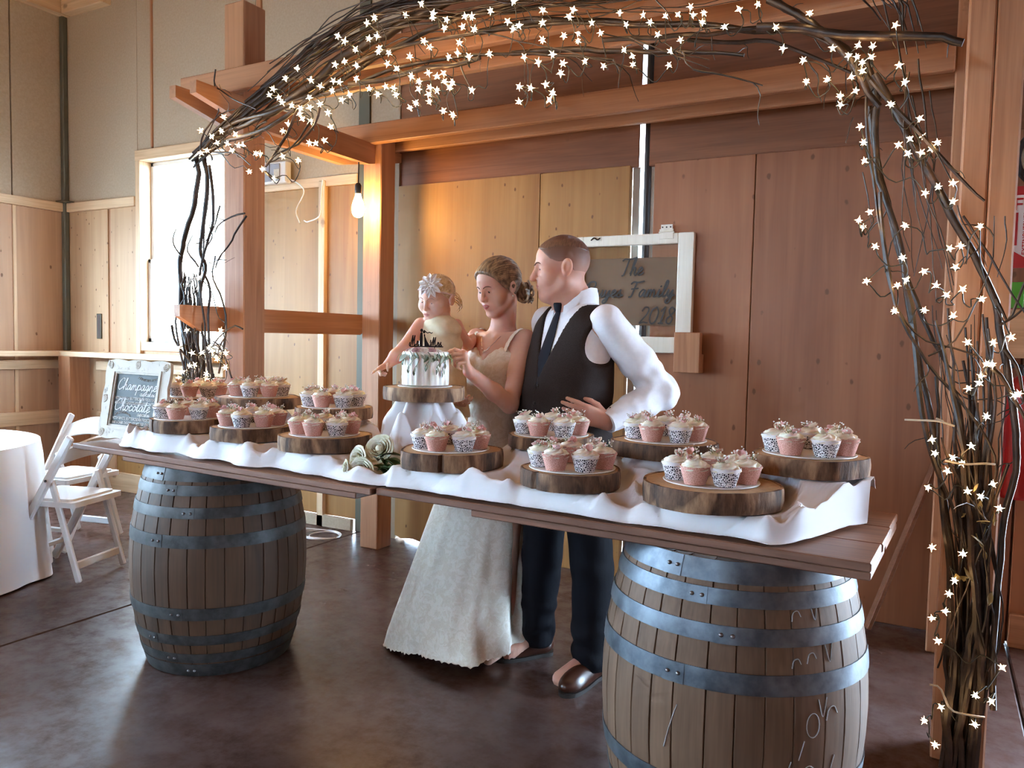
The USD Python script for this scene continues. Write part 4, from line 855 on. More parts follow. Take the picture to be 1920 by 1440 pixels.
for r in (.3, .6, .74): rws.append(np.stack([r * np.cos(a), r * np.sin(a), 0 * a + .7595], -1))
pl = np.sin(a * 11 + .8 * np.sin(a * 3)) * .5 + .3 * np.sin(a * 19 + 1)
for q in np.linspace(0, 1, 18):
    z = .757 - .747 * q; r = .766 + .008 * min(q * 8, 1) + (.055 * q + .05 * q * pl) ; rws.append(np.stack([r * np.cos(a), r * np.sin(a), 0 * a + z], -1))
P = np.stack(rws, 1); P[..., 0] += -5.02; P[..., 1] += 2.06
single('round_tablecloth', grid_mesh(P, .0015, close_u=True), MAT['table_linen'], 'white floor-length cloth over the round guest table at the left edge', 'tablecloth', smooth=60)
def folding_chair(loc, rz, label):
    c = Thing('folding_chair', label, 'chair', loc, rz, 'white folding chairs at the guest table'); m = MAT['resin_white']
    for s in (-1, 1):
        y = s * .205
        c.part('back_rail', beam([-.215, y, .82], [.265, y, .012], .028, .046, .008, up=(1, 0, 0)), m, local=True)
        c.part('rear_leg', beam([-.065, s * .178, .575], [-.235, s * .178, .012], .024, .038, .007, up=(1, 0, 0)), m, local=True)
        c.part('pivot_bolt', tube([[-.067, y + s * .012, .573], [-.067, y + s * .018, .573]], .007, 8), MAT['dark_steel'], local=True)
    c.part('front_stretcher', beam([.19, -.2, .13], [.19, .2, .13], .022, .03, .005), m, local=True); c.part('rear_stretcher', beam([-.208, -.178, .10], [-.208, .178, .10], .018, .045, .005), m, local=True)
    seat = sg.box(-.20, -.175, .20, .175).buffer(.02, 4); ms = extrude(seat, .03); ms.apply_translation([0, 0, .425]); c.part('seat_frame', ms, m, local=True)
    pad = extrude(sg.box(-.16, -.145, .165, .145).buffer(.025, 4), .014); pad.apply_translation([0, 0, .453]); c.part('seat_pad', pad, m, local=True)
    v = np.linspace(-1, 1, 17); H = np.linspace(0, 1, 5); V, Q = np.meshgrid(v, H, indexing='ij')
    z = .665 + .035 * (1 - V ** 2) + Q * (.085 + .022 * (1 - V ** 2)); x = -.215 + (.82 - z) * .48 / .808 * 1.0 - .028 * (1 - V ** 2)
    c.part('back_slat', grid_mesh(np.stack([x, V * .195, z], -1), .014), m, 40, local=True)
    return c
ch = folding_chair((-4.36, 2.70, 0), math.radians(197), 'white folding chair beside the left barrel, its top behind the plank table')
copy_of(ch, (-4.98, 3.12, 0), math.radians(-78), 'white folding chair farther back, its curved back fully in view', 'chair', 'white folding chairs at the guest table')
# ------------------------------------------------------------------ measured run of the branch arch (metres) and of the star lights
BRANCHES = [
 ([[-3.429,2.84,2.306],[-3.413,2.84,2.211],[-3.463,2.84,2.022],[-3.525,2.84,1.872],[-3.559,2.84,1.747],[-3.556,2.84,1.577],[-3.528,2.84,1.407],[-3.474,2.84,1.238],[-3.459,2.84,1.012],[-3.468,2.84,0.725]], 0.0132),
 ([[-3.397,2.86,2.307],[-3.373,2.86,2.185],[-3.402,2.86,1.966],[-3.422,2.86,1.829],[-3.386,2.86,1.744],[-3.415,2.86,1.633],[-3.436,2.86,1.465],[-3.441,2.86,1.125],[-3.43,2.86,0.726]], 0.0111),
 ([[-3.31,2.82,2.253],[-3.275,2.82,2.089],[-3.295,2.82,1.928],[-3.355,2.82,1.794],[-3.383,2.82,1.63],[-3.344,2.82,1.409],[-3.313,2.82,1.133]], 0.0081),
 ([[-3.044,2.81,1.994],[-3.152,2.81,1.979],[-3.229,2.81,1.951],[-3.256,2.81,1.909]], 0.0046),
 ([[-3.022,2.8,1.978],[-3.096,2.8,1.903],[-3.134,2.8,1.852],[-3.206,2.8,1.788],[-3.241,2.8,1.73]], 0.0053),
 ([[-3.252,2.84,2.05],[-3.283,2.84,1.971],[-3.322,2.84,1.905]], 0.0041),
 ([[-3.586,2.81,1.434],[-3.553,2.81,1.349],[-3.462,2.81,1.261],[-3.389,2.81,1.213]], 0.0063),
 ([[-3.058,2.81,1.421],[-3.114,2.81,1.436],[-3.222,2.81,1.383],[-3.277,2.81,1.327]], 0.0047),
 ([[-3.104,2.79,1.154],[-3.142,2.79,1.239],[-3.199,2.79,1.316],[-3.246,2.79,1.355]], 0.0047),
 ([[-3.153,2.79,1.389],[-3.191,2.79,1.343],[-3.215,2.79,1.28]], 0.004),
 ([[-3.467,2.8,1.183],[-3.52,2.8,1.35],[-3.536,2.8,1.49],[-3.477,2.8,1.574]], 0.0055),
 ([[-3.241,2.82,1.191],[-3.183,2.82,1.411],[-3.21,2.82,1.574],[-3.28,2.82,1.683],[-3.264,2.82,1.792]], 0.0054),
 ([[-3.379,2.81,1.739],[-3.46,2.81,1.824],[-3.419,2.81,1.905]], 0.0041),
 ([[-3.327,2.81,1.82],[-3.276,2.81,1.886],[-3.299,2.81,1.954]], 0.004),
 ([[-3.509,2.81,1.798],[-3.571,2.81,1.87],[-3.55,2.81,1.939]], 0.0042),
 ([[-3.359,2.87,1.185],[-3.387,2.87,1.466],[-3.37,2.87,1.633],[-3.418,2.87,1.746],[-3.402,2.87,1.968]], 0.0069),
 ([[-3.148,2.84,2.434],[-3.0,2.84,2.459],[-2.749,2.8,2.5],[-2.551,2.8,2.572],[-2.425,2.8,2.644],[-2.273,2.8,2.696],[-2.071,2.8,2.754],[-1.827,2.8,2.799],[-1.574,2.8,2.804],[-1.316,2.8,2.775]], 0.0235),
 ([[-3.286,2.81,2.377],[-3.115,2.81,2.417],[-2.787,2.77,2.459],[-2.491,2.77,2.519],[-2.218,2.77,2.609],[-1.938,2.77,2.677],[-1.678,2.77,2.718],[-1.437,2.77,2.716]], 0.013),
 ([[-3.337,2.79,2.298],[-3.244,2.79,2.379],[-3.056,2.79,2.445],[-2.801,2.75,2.443],[-2.568,2.75,2.476],[-2.319,2.75,2.502],[-2.087,2.75,2.538],[-1.868,2.75,2.546],[-1.589,2.75,2.53],[-1.33,2.75,2.485],[-1.09,2.75,2.431]], 0.0104),
 ([[-3.29,2.79,2.309],[-3.13,2.79,2.357],[-2.835,2.75,2.378],[-2.633,2.75,2.448],[-2.35,2.75,2.576],[-2.088,2.75,2.623],[-1.765,2.75,2.62],[-1.471,2.75,2.609],[-1.201,2.75,2.578],[-0.931,2.75,2.523]], 0.0114),
 ([[-2.326,2.74,2.505],[-2.135,2.74,2.502],[-1.914,2.74,2.515],[-1.757,2.74,2.514],[-1.656,2.74,2.52]], 0.0123),
 ([[-1.695,2.8,2.647],[-1.451,2.8,2.648],[-1.245,2.8,2.609],[-1.01,2.8,2.567],[-0.81,2.8,2.524],[-0.623,2.8,2.479],[-0.499,2.8,2.455]], 0.0137),
 ([[-1.527,2.77,2.527],[-1.25,2.77,2.495],[-1.016,2.77,2.453],[-0.817,2.77,2.425],[-0.622,2.77,2.383]], 0.0117),
 ([[-1.139,2.76,2.513],[-0.933,2.76,2.49],[-0.741,2.76,2.473],[-0.561,2.76,2.461],[-0.441,2.76,2.428],[-0.34,2.76,2.369]], 0.0092),
 ([[-1.453,2.8,2.751],[-1.119,2.8,2.727],[-0.815,2.8,2.669],[-0.591,2.8,2.594],[-0.484,2.8,2.522],[-0.371,2.8,2.427],[-0.278,2.8,2.327],[-0.211,2.8,2.228]], 0.0166),
 ([[-0.545,2.75,2.546],[-0.441,2.75,2.475],[-0.339,2.75,2.374],[-0.256,2.75,2.261],[-0.189,2.75,2.153]], 0.0129),
 ([[-0.575,2.74,2.457],[-0.438,2.74,2.429],[-0.323,2.74,2.391],[-0.214,2.74,2.374],[-0.108,2.74,2.357],[-0.021,2.74,2.335],[0.03,2.74,2.312]], 0.0168),
 ([[-0.837,2.83,2.489],[-0.683,2.83,2.455],[-0.556,2.83,2.444],[-0.415,2.83,2.378],[-0.296,2.83,2.308],[-0.23,2.83,2.265]], 0.0082),
 ([[-0.243,2.8,2.325],[-0.207,2.8,2.202],[-0.207,2.8,2.068],[-0.183,2.8,1.947],[-0.15,2.8,1.826],[-0.111,2.8,1.706],[-0.089,2.8,1.554],[-0.048,2.8,1.385],[-0.006,2.8,1.217],[0.018,2.8,1.067],[0.048,2.8,0.9],[0.082,2.8,0.734],[0.109,2.8,0.483],[0.105,2.8,0.258],[0.078,2.8,0.024]], 0.011),
 ([[-0.211,2.78,2.264],[-0.129,2.78,2.121],[-0.063,2.78,1.983],[0.001,2.78,1.864],[0.052,2.78,1.755],[0.114,2.78,1.632],[0.154,2.78,1.535],[0.179,2.78,1.423],[0.196,2.78,1.295],[0.218,2.78,1.167],[0.228,2.78,1.055],[0.212,2.78,0.907],[0.198,2.78,0.741],[0.195,2.78,0.507],[0.206,2.78,0.291]], 0.0122),
 ([[-0.218,2.72,2.231],[-0.126,2.72,2.114],[-0.019,2.72,1.982],[0.055,2.72,1.889],[0.107,2.72,1.836]], 0.0073),
 ([[-0.23,2.75,2.208],[-0.224,2.75,2.058],[-0.194,2.75,1.905],[-0.17,2.75,1.77],[-0.149,2.75,1.652],[-0.113,2.75,1.518],[-0.049,2.75,1.432],[0.036,2.75,1.404],[0.125,2.75,1.373]], 0.0054),
 ([[-0.227,2.84,2.182],[-0.205,2.84,2.042],[-0.168,2.84,1.902],[-0.144,2.84,1.78],[-0.096,2.84,1.625],[-0.041,2.84,1.487],[0.028,2.84,1.353],[0.075,2.84,1.219],[0.105,2.84,1.052],[0.135,2.84,0.886],[0.156,2.84,0.685],[0.164,2.84,0.412],[0.152,2.84,0.06]], 0.0094),
 ([[-0.177,2.74,1.885],[-0.164,2.74,1.752],[-0.131,2.74,1.584],[-0.083,2.74,1.467],[-0.019,2.74,1.353],[0.057,2.74,1.258],[0.131,2.74,1.165],[0.178,2.74,1.056],[0.157,2.74,0.908]], 0.0066),
 ([[-0.09,2.77,1.585],[-0.052,2.77,1.418],[-0.031,2.77,1.218],[0.006,2.77,1.052],[0.055,2.77,0.94],[0.086,2.77,0.826]], 0.01),
 ([[0.205,2.74,1.058],[0.164,2.74,0.908],[0.157,2.74,0.867],[0.107,2.74,0.951],[0.052,2.74,1.06],[0.027,2.74,1.124]], 0.0057),
 ([[0.152,2.76,1.55],[0.185,2.76,1.486],[0.221,2.76,1.581],[0.239,2.76,1.643]], 0.0055),
 ([[0.165,2.75,1.47],[0.204,2.75,1.502],[0.241,2.75,1.549]], 0.0039),
 ([[0.181,2.75,1.399],[0.212,2.75,1.344],[0.229,2.75,1.266],[0.252,2.75,1.188]], 0.0063),
 ([[0.15,2.73,1.343],[0.193,2.73,1.281],[0.223,2.73,1.22],[0.241,2.73,1.173]], 0.0071),
 ([[-0.02,2.75,1.373],[0.05,2.75,1.42],[0.107,2.75,1.55],[0.138,2.75,1.676],[0.135,2.75,1.795]], 0.0032),
 ([[0.037,2.75,1.832],[0.061,2.75,1.775],[0.099,2.75,1.709],[0.123,2.75,1.645]], 0.0024),
 ([[0.162,2.75,1.793],[0.17,2.75,1.738],[0.165,2.75,1.675],[0.151,2.75,1.613]], 0.0024),
 ([[0.054,2.74,1.798],[0.09,2.74,1.74],[0.149,2.74,1.644],[0.201,2.74,1.549],[0.244,2.74,1.471]], 0.004),
 ([[-0.266,2.75,2.129],[-0.276,2.75,2.071],[-0.283,2.75,2.05]], 0.0026),
 ([[-0.416,2.75,2.335],[-0.376,2.75,2.278],[-0.377,2.75,2.227],[-0.362,2.75,2.188]], 0.0035),
 ([[-0.233,2.78,1.959],[-0.216,2.78,1.878],[-0.2,2.78,1.792]], 0.0026),
 ([[-2.604,2.72,2.424],[-2.653,2.72,2.346],[-2.736,2.72,2.257],[-2.869,2.76,2.183]], 0.0086),
 ([[-2.459,2.7,2.413],[-2.489,2.7,2.335],[-2.584,2.7,2.262],[-2.715,2.7,2.227],[-2.841,2.74,2.184]], 0.0061),
 ([[-2.496,2.68,2.347],[-2.565,2.68,2.275],[-2.662,2.68,2.213],[-2.745,2.68,2.189]], 0.0048),
 ([[-3.251,2.81,2.722],[-3.259,2.81,2.631],[-3.22,2.81,2.534],[-3.267,2.81,2.46],[-3.325,2.81,2.387]], 0.004),
 ([[-3.231,2.78,2.627],[-3.081,2.78,2.54],[-2.937,2.78,2.48]], 0.0039),
 ([[-3.337,2.79,2.303],[-3.329,2.79,2.369],[-3.282,2.79,2.431],[-3.186,2.79,2.486],[-3.093,2.79,2.501]], 0.0053),
 ([[-2.848,2.74,2.177],[-2.766,2.7,2.133],[-2.742,2.7,2.112]], 0.0062),
 ([[-2.983,2.79,2.342],[-2.947,2.79,2.394],[-2.835,2.75,2.403]], 0.0076),
 ([[-3.081,2.78,2.316],[-2.972,2.78,2.339],[-2.901,2.78,2.362]], 0.0064),
 ([[-3.232,2.78,2.304],[-3.081,2.78,2.283],[-2.972,2.78,2.216]], 0.0052),
 ([[-1.757,2.74,2.527],[-1.735,2.74,2.474],[-1.691,2.74,2.395]], 0.0041),
 ([[-1.781,2.74,2.449],[-1.813,2.74,2.383],[-1.792,2.74,2.311]], 0.0035),
 ([[-1.995,2.74,2.489],[-1.996,2.74,2.429],[-1.938,2.74,2.361]], 0.0029),
 ([[-1.416,2.74,2.46],[-1.424,2.74,2.432],[-1.425,2.74,2.375]], 0.0028),
 ([[-1.361,2.74,2.372],[-1.351,2.74,2.344],[-1.333,2.74,2.336]], 0.0028),
 ([[-0.828,2.74,2.415],[-0.82,2.74,2.381],[-0.788,2.74,2.351]], 0.0041),
 ([[-0.788,2.74,2.351],[-0.663,2.74,2.309],[-0.55,2.74,2.264]], 0.0041),
 ([[-0.897,2.74,2.462],[-0.834,2.74,2.411],[-0.733,2.74,2.375]], 0.0029),
 ([[-1.39,2.74,2.366],[-1.439,2.74,2.372],[-1.448,2.74,2.347]], 0.0032),
 ([[-1.086,2.74,2.427],[-1.059,2.74,2.383],[-1.063,2.74,2.323]], 0.0036),
 ([[-1.646,2.74,2.618],[-1.29,2.74,2.495],[-0.983,2.74,2.378]], 0.0036),
 ([[-1.198,2.74,2.622],[-1.187,2.74,2.595],[-1.131,2.74,2.534]], 0.0029),
 ([[-0.931,2.74,2.612],[-0.892,2.74,2.57],[-0.87,2.74,2.528]], 0.003),
 ([[-1.027,2.74,2.498],[-0.872,2.74,2.421],[-0.732,2.74,2.346]], 0.0029),
]
STARS = [
 [[-2.372,2.714,2.712],[-2.602,2.706,2.603],[-2.637,2.67,2.552],[-2.739,2.696,2.526],[-2.759,2.692,2.501],[-2.727,2.72,2.492],[-2.695,2.708,2.463],[-2.488,2.673,2.526],[-2.482,2.728,2.513],[-2.484,2.659,2.445],[-2.374,2.683,2.467],[-2.638,2.711,2.443],[-2.539,2.662,2.406],[-2.508,2.689,2.412],[-2.416,2.653,2.407],[-2.582,2.703,2.398],[-2.573,2.711,2.375],[-2.511,2.696,2.353],[-2.67,2.72,2.367],[-2.39,2.675,2.373],[-2.688,2.706,2.332],[-3.111,2.738,2.451],[-3.269,2.736,2.403],[-3.181,2.726,2.363],[-3.149,2.757,2.395],[-3.062,2.766,2.37],[-3.145,2.728,2.329],[-3.092,2.743,2.324],[-2.962,2.695,2.291],[-2.989,2.746,2.307],[-3.057,2.742,2.287],[-3.309,2.769,2.304],[-3.25,2.756,2.309],[-2.865,2.713,2.248],[-2.846,2.721,2.246],[-2.943,2.743,2.176],[-2.634,2.652,2.202],[-2.574,2.687,2.185],[-2.486,2.663,2.249],[-2.445,2.659,2.242],[-2.392,2.655,2.249],[-2.75,2.711,2.122],[-2.81,2.7,2.169],[-2.369,2.67,2.308]],
 [[-1.904,2.681,2.753],[-2.012,2.72,2.741],[-1.828,2.656,2.692],[-1.851,2.686,2.69],[-1.701,2.694,2.673],[-1.688,2.721,2.679],[-1.804,2.716,2.686],[-1.599,2.719,2.685],[-1.471,2.672,2.679],[-2.145,2.683,2.74],[-2.181,2.679,2.722],[-1.817,2.721,2.655],[-1.733,2.727,2.649],[-1.638,2.662,2.6],[-1.49,2.664,2.606],[-1.444,2.669,2.584],[-1.469,2.669,2.577],[-1.354,2.689,2.633],[-1.359,2.697,2.59],[-1.22,2.671,2.605],[-1.227,2.65,2.574],[-1.151,2.684,2.55],[-2.303,2.68,2.667],[-2.182,2.695,2.664],[-2.164,2.726,2.681],[-2.263,2.705,2.633],[-2.122,2.691,2.614],[-2.136,2.699,2.603],[-2.084,2.704,2.592],[-1.869,2.654,2.59],[-1.887,2.722,2.592],[-1.738,2.712,2.582],[-1.987,2.72,2.567],[-1.789,2.714,2.534],[-1.725,2.681,2.53],[-1.673,2.682,2.508],[-1.566,2.658,2.495],[-1.271,2.701,2.53],[-1.192,2.655,2.509],[-1.191,2.655,2.482],[-1.342,2.667,2.514],[-1.297,2.663,2.454],[-1.423,2.677,2.467],[-1.351,2.654,2.43],[-1.248,2.65,2.41],[-1.165,2.662,2.409],[-1.26,2.658,2.379],[-2.353,2.679,2.575],[-2.279,2.652,2.569],[-2.271,2.72,2.571],[-2.087,2.699,2.545],[-2.009,2.662,2.503],[-2.229,2.67,2.496],[-2.363,2.678,2.506],[-2.331,2.679,2.497],[-1.934,2.66,2.461],[-1.89,2.718,2.486],[-1.822,2.729,2.479],[-1.827,2.687,2.455],[-1.915,2.689,2.446],[-1.768,2.657,2.417],[-1.733,2.658,2.408],[-1.758,2.677,2.398],[-2.073,2.671,2.442],[-2.066,2.716,2.448],[-2.153,2.663,2.442],[-2.099,2.652,2.408],[-2.059,2.726,2.423],[-1.919,2.692,2.417],[-1.842,2.662,2.405],[-1.83,2.693,2.402],[-1.841,2.652,2.375],[-1.865,2.692,2.361],[-1.958,2.728,2.376],[-1.981,2.719,2.356],[-1.806,2.706,2.319],[-1.736,2.671,2.287],[-1.654,2.679,2.375],[-2.26,2.663,2.431],[-2.343,2.712,2.432],[-1.451,2.693,2.366],[-1.411,2.712,2.361],[-1.329,2.676,2.353],[-1.295,2.668,2.315],[-1.331,2.715,2.307],[-1.469,2.729,2.32]],
 [[-1.058,2.718,2.582],[-1.031,2.714,2.535],[-0.968,2.715,2.558],[-1.127,2.709,2.519],[-0.925,2.668,2.508],[-0.903,2.691,2.471],[-0.874,2.678,2.524],[-0.822,2.652,2.511],[-0.769,2.652,2.5],[-0.785,2.672,2.537],[-0.739,2.671,2.509],[-0.752,2.705,2.492],[-0.833,2.727,2.453],[-0.855,2.686,2.405],[-1.04,2.725,2.45],[-1.009,2.729,2.426],[-1.005,2.726,2.394],[-0.857,2.679,2.356],[-1.096,2.668,2.384],[-0.666,2.668,2.45],[-0.62,2.666,2.498],[-0.56,2.666,2.503],[-0.508,2.7,2.433],[-0.486,2.722,2.369]],
 [[-0.407,2.717,2.466],[-0.153,2.688,2.376],[-0.418,2.702,2.315],[-0.333,2.714,2.344],[-0.399,2.657,2.232],[-0.343,2.703,2.244],[-0.258,2.723,2.344],[-0.216,2.713,2.331],[-0.284,2.71,2.312],[-0.257,2.688,2.297],[-0.239,2.664,2.27],[-0.218,2.713,2.299],[-0.137,2.677,2.251],[-0.242,2.714,2.26],[-0.275,2.728,2.251],[-0.119,2.682,2.2],[-0.256,2.682,2.192],[-0.305,2.726,2.194],[-0.301,2.708,2.161],[-0.154,2.664,2.133],[-0.074,2.66,2.081],[-0.236,2.662,2.076],[-0.065,2.722,2.042],[-0.099,2.715,2.037],[-0.128,2.662,2.01],[-0.024,2.716,2.019],[-0.04,2.728,2.004],[-0.067,2.703,1.989],[-0.226,2.678,2.03],[-0.102,2.694,1.989],[-0.22,2.66,1.97],[0.022,2.651,1.882],[-0.016,2.728,1.888],[-0.05,2.702,1.867],[0.025,2.692,1.835]],
 [[-0.203,2.725,1.823],[-0.23,2.685,1.792],[-0.22,2.72,1.775],[-0.101,2.716,1.774],[0.097,2.667,1.754],[-0.179,2.67,1.708],[-0.102,2.673,1.671],[0.023,2.669,1.694],[0.051,2.697,1.704],[-0.043,2.671,1.628],[0.04,2.684,1.64],[-0.198,2.66,1.601],[-0.114,2.723,1.591],[-0.089,2.678,1.604],[-0.008,2.687,1.587],[0.021,2.697,1.558],[0.063,2.722,1.577],[0.112,2.684,1.545],[-0.119,2.723,1.511],[-0.036,2.69,1.513],[0.041,2.693,1.496],[0.082,2.692,1.417],[0.145,2.651,1.418],[0.19,2.685,1.435],[0.132,2.665,1.356],[0.145,2.65,1.354],[0.122,2.714,1.318],[0.116,2.664,1.299],[0.091,2.688,1.281],[0.219,2.708,1.271],[0.209,2.695,1.265]],
 [[0.14,2.676,1.201],[0.002,2.691,1.121],[0.012,2.694,1.079],[0.06,2.713,1.068],[0.105,2.658,1.113],[0.086,2.695,1.055],[0.047,2.67,1.031],[-0.002,2.672,0.976],[0.167,2.712,0.999],[0.103,2.691,0.973],[0.138,2.695,0.96],[0.188,2.711,0.928],[0.017,2.723,0.783],[0.1,2.685,0.784],[0.082,2.699,0.696],[0.069,2.69,0.655],[0.027,2.691,0.571],[0.062,2.705,0.595],[0.047,2.686,0.505],[0.216,2.693,0.457],[0.152,2.688,0.359],[0.196,2.725,0.337],[0.064,2.706,0.294],[0.021,2.72,0.234],[0.157,2.725,0.254],[0.053,2.671,0.188]],
 [[-3.285,2.735,1.677],[-3.163,2.765,1.413],[-3.47,2.757,1.317],[-3.296,2.701,1.295],[-3.225,2.7,1.299],[-3.201,2.725,1.324],[-3.147,2.696,1.309],[-3.065,2.709,1.301],[-3.11,2.696,1.268],[-3.329,2.744,1.234],[-3.38,2.753,1.226],[-3.129,2.762,1.227],[-3.37,2.702,1.198],[-3.247,2.747,1.19],[-3.237,2.743,1.161],[-3.397,2.701,1.164],[-3.409,2.761,1.41]],
]
# ------------------------------------------------------------------ branch arch: long canes wired together, finer twigs, star lights
mat('cane_bark', {'t': ('texture_coordinate', {}), 'n': ('noise_texture', {'scale': 22.0, 'detail': 5, 'roughness': 0.65}), 'r': ('rgb_ramp', {'ramp': [(0.35, (0.010, 0.006, 0.004)), (0.55, (0.028, 0.016, 0.011)), (0.72, (0.066, 0.040, 0.026))]}),
    'b': ('bump', {'strength': 0.5, 'distance': 0.004}), 'p': ('principled_bsdf', {'roughness': 0.42, 'specular_ior_level': 0.45})}, [('t.object', 'n.vector'), ('n.fac', 'r.fac'), ('r.color', 'p.base_color'), ('n.fac', 'b.height'), ('b.normal', 'p.normal')])
plain('tie_string', (0.46, 0.40, 0.31), 0.6); plain('light_wire', (0.012, 0.014, 0.012), 0.35); plain('dry_leaf', (0.20, 0.16, 0.07), 0.7)
ar = Thing('branch_arch', 'tall rustic arch of twisted bare branches and twigs standing over the table', 'arch', (-1.7, 2.8, 0))
rb = np.random.RandomState(21)
def cane(P, r, k=7, jitter=.012, name='branch', end=.45, n=None):
    P = A(P, float); L = np.linalg.norm(np.diff(P, axis=0), axis=1).sum(); n = n or int(max(8, min(46, L / .05)))
    Q = smooth_path(P, n); t = np.linspace(0, 1, n)
    w = np.stack([meshkit.fbm(np.stack([t * L * 6, t * 0 + rb.rand() * 50, t * 0], -1), 3) - .5 for _ in range(3)], 1) * jitter * 2
    Q = Q + w * np.minimum(1, np.minimum(t, 1 - t) * 8)[:, None]
    rr = r * (1 - (1 - end) * t ** 1.5) * (1 + .22 * (meshkit.noise(np.stack([t * L * 16, t * 0, t * 0 + rb.rand() * 9], -1)) - .5))
    ar.part(name, tube(Q, rr, k), MAT['cane_bark'], 50); return Q
paths = [cane(P, r, 8 if r > .01 else 6, .008 + r * .3, 'branch' if r > .0045 else 'twig', .75 if r > .012 else .5) for P, r in BRANCHES]
def bundle(P, R0, R1, n, rlo, rhi, s0=(0, .15), s1=(.8, 1.0), swirl=1.2):
    """n canes following the line P within a radius, each entering and leaving it at its own place"""
    P = A(P, float); Q = smooth_path(P, 60)
    for k in range(n):
        a, b = rb.uniform(*s0), rb.uniform(*s1); m = max(6, int((b - a) * 14)); t = np.linspace(a, b, m)
        base = np.stack([np.interp(t, np.linspace(0, 1, 60), Q[:, j]) for j in range(3)], 1); T = np.gradient(base, axis=0); T /= np.linalg.norm(T, axis=1, keepdims=True)
        U = np.cross(T, [0, 1.0, 0]); U /= np.maximum(np.linalg.norm(U, axis=1, keepdims=True), 1e-6); V = np.cross(T, U)
        ph = rb.rand() * 6.3 + swirl * rb.uniform(-1, 1) * t * 3; R = (R0 + (R1 - R0) * t) * rb.uniform(.25, 1.0)
        cane(base + U * (R * np.cos(ph))[:, None] + V * (R * np.sin(ph) * .8)[:, None], rb.uniform(rlo, rhi), 6, .02, 'branch' if rhi > .005 else 'twig')
LEG = [[.115, 2.80, 0.0], [.13, 2.80, .35], [.135, 2.80, .60], [.11, 2.80, .95], [.10, 2.80, 1.25], [.06, 2.79, 1.55]]
bundle(LEG, .055, .10, 26, .006, .012, (0, .05), (.45, 1.0), .9)
bundle(LEG[1:], .09, .10, 16, .0025, .0045, (0, .3), (.6, 1.0), 1.6)
TOPL = [[-3.50, 2.84, 2.28], [-3.12, 2.82, 2.46], [-2.62, 2.80, 2.67], [-2.20, 2.80, 2.80], [-1.70, 2.80, 2.77], [-1.20, 2.80, 2.72], [-.80, 2.80, 2.68], [-.45, 2.80, 2.70]]
bundle(TOPL, .05, .10, 18, .004, .009, (0, .35), (.6, 1.0), 1.4)
bundle(TOPL[1:], .12, .14, 30, .002, .004, (0, .6), (.55, 1.0), 2.5)
bundle([[-.62, 2.79, 2.74], [-.33, 2.78, 2.66], [-.17, 2.78, 2.50], [-.12, 2.78, 2.30]], .06, .08, 14, .003, .006, (0, .3), (.7, 1.0), 1.5)
bundle([[-.13, 2.78, 2.38], [-.10, 2.78, 2.10], [-.06, 2.78, 1.80], [.0, 2.78, 1.5]], .05, .10, 10, .002, .004, (0, .4), (.6, 1.0), 1.5)
bundle([[-3.45, 2.86, 0], [-3.44, 2.86, .9], [-3.46, 2.86, 1.25], [-3.50, 2.86, 1.55], [-3.50, 2.86, 1.72]], .12, .055, 30, .004, .009, (0, .1), (.72, 1.0), .7)
# fine side twigs
for P in paths:
    L = np.linalg.norm(np.diff(P, axis=0), axis=1).sum()
    for k in range(int(L * 2.6 + .4)):
        i = rb.randint(1, len(P) - 1); d = P[min(i + 1, len(P) - 1)] - P[i - 1]; d /= np.linalg.norm(d); s = rb.normal(size=3) * [1, .6, 1]; s -= d * (s @ d); s /= np.linalg.norm(s)
        l = rb.uniform(.05, .17); e = P[i] + (d * .7 + s) * l * .6
        cane([P[i], P[i] + (d * .9 + s * .5) * l * .35, e, e + (s * .6 + d * .3 + [0, 0, -.2]) * l * .4], rb.uniform(.0014, .0026), 4, .006, 'twig', .5, 6)
# white ties and a few dry leaves caught low on the right leg
def tie(pts): ar.part('tie', tube(smooth_path(pts, 12), .0032, 5), MAT['tie_string'], True)
tie([[-.075, 2.70, 1.175], [.0, 2.69, 1.178], [.025, 2.69, 1.176], [.06, 2.70, 1.165]]); tie([[.01, 2.69, 1.186], [.03, 2.69, 1.178]])
tie([[.04, 2.69, 1.06], [.09, 2.68, 1.055], [.14, 2.69, 1.06], [.17, 2.71, 1.058]])
tie([[.03, 2.70, .36], [.06, 2.70, .355], [.09, 2.69, .30], [.14, 2.69, .295], [.18, 2.71, .29]])
tie([[-1.022, 2.70, 2.86], [-1.03, 2.69, 2.76], [-1.04, 2.69, 2.655]]); tie([[-.66, 2.70, 2.78], [-.655, 2.69, 2.72], [-.66, 2.69, 2.66]])
for k in range(16):
    u = np.linspace(0, 1, 8); Ll = rb.uniform(.03, .065); W = Ll * .16; uu, vv = np.meshgrid(u, np.linspace(-1, 1, 3), indexing='ij')
    m = grid_mesh(np.stack([uu * Ll, vv * W * np.sin(PI * uu), .2 * Ll * uu ** 2 + .3 * W * vv ** 2], -1), .0007)
    m.apply_transform(trimesh.transformations.random_rotation_matrix(rb.rand(3))); m.apply_translation([.13 + rb.uniform(-.05, .06), 2.72 + rb.uniform(-.03, .05), rb.uniform(.66, 1.04)]); ar.part('dry_leaf', m, MAT['dry_leaf'], 60)

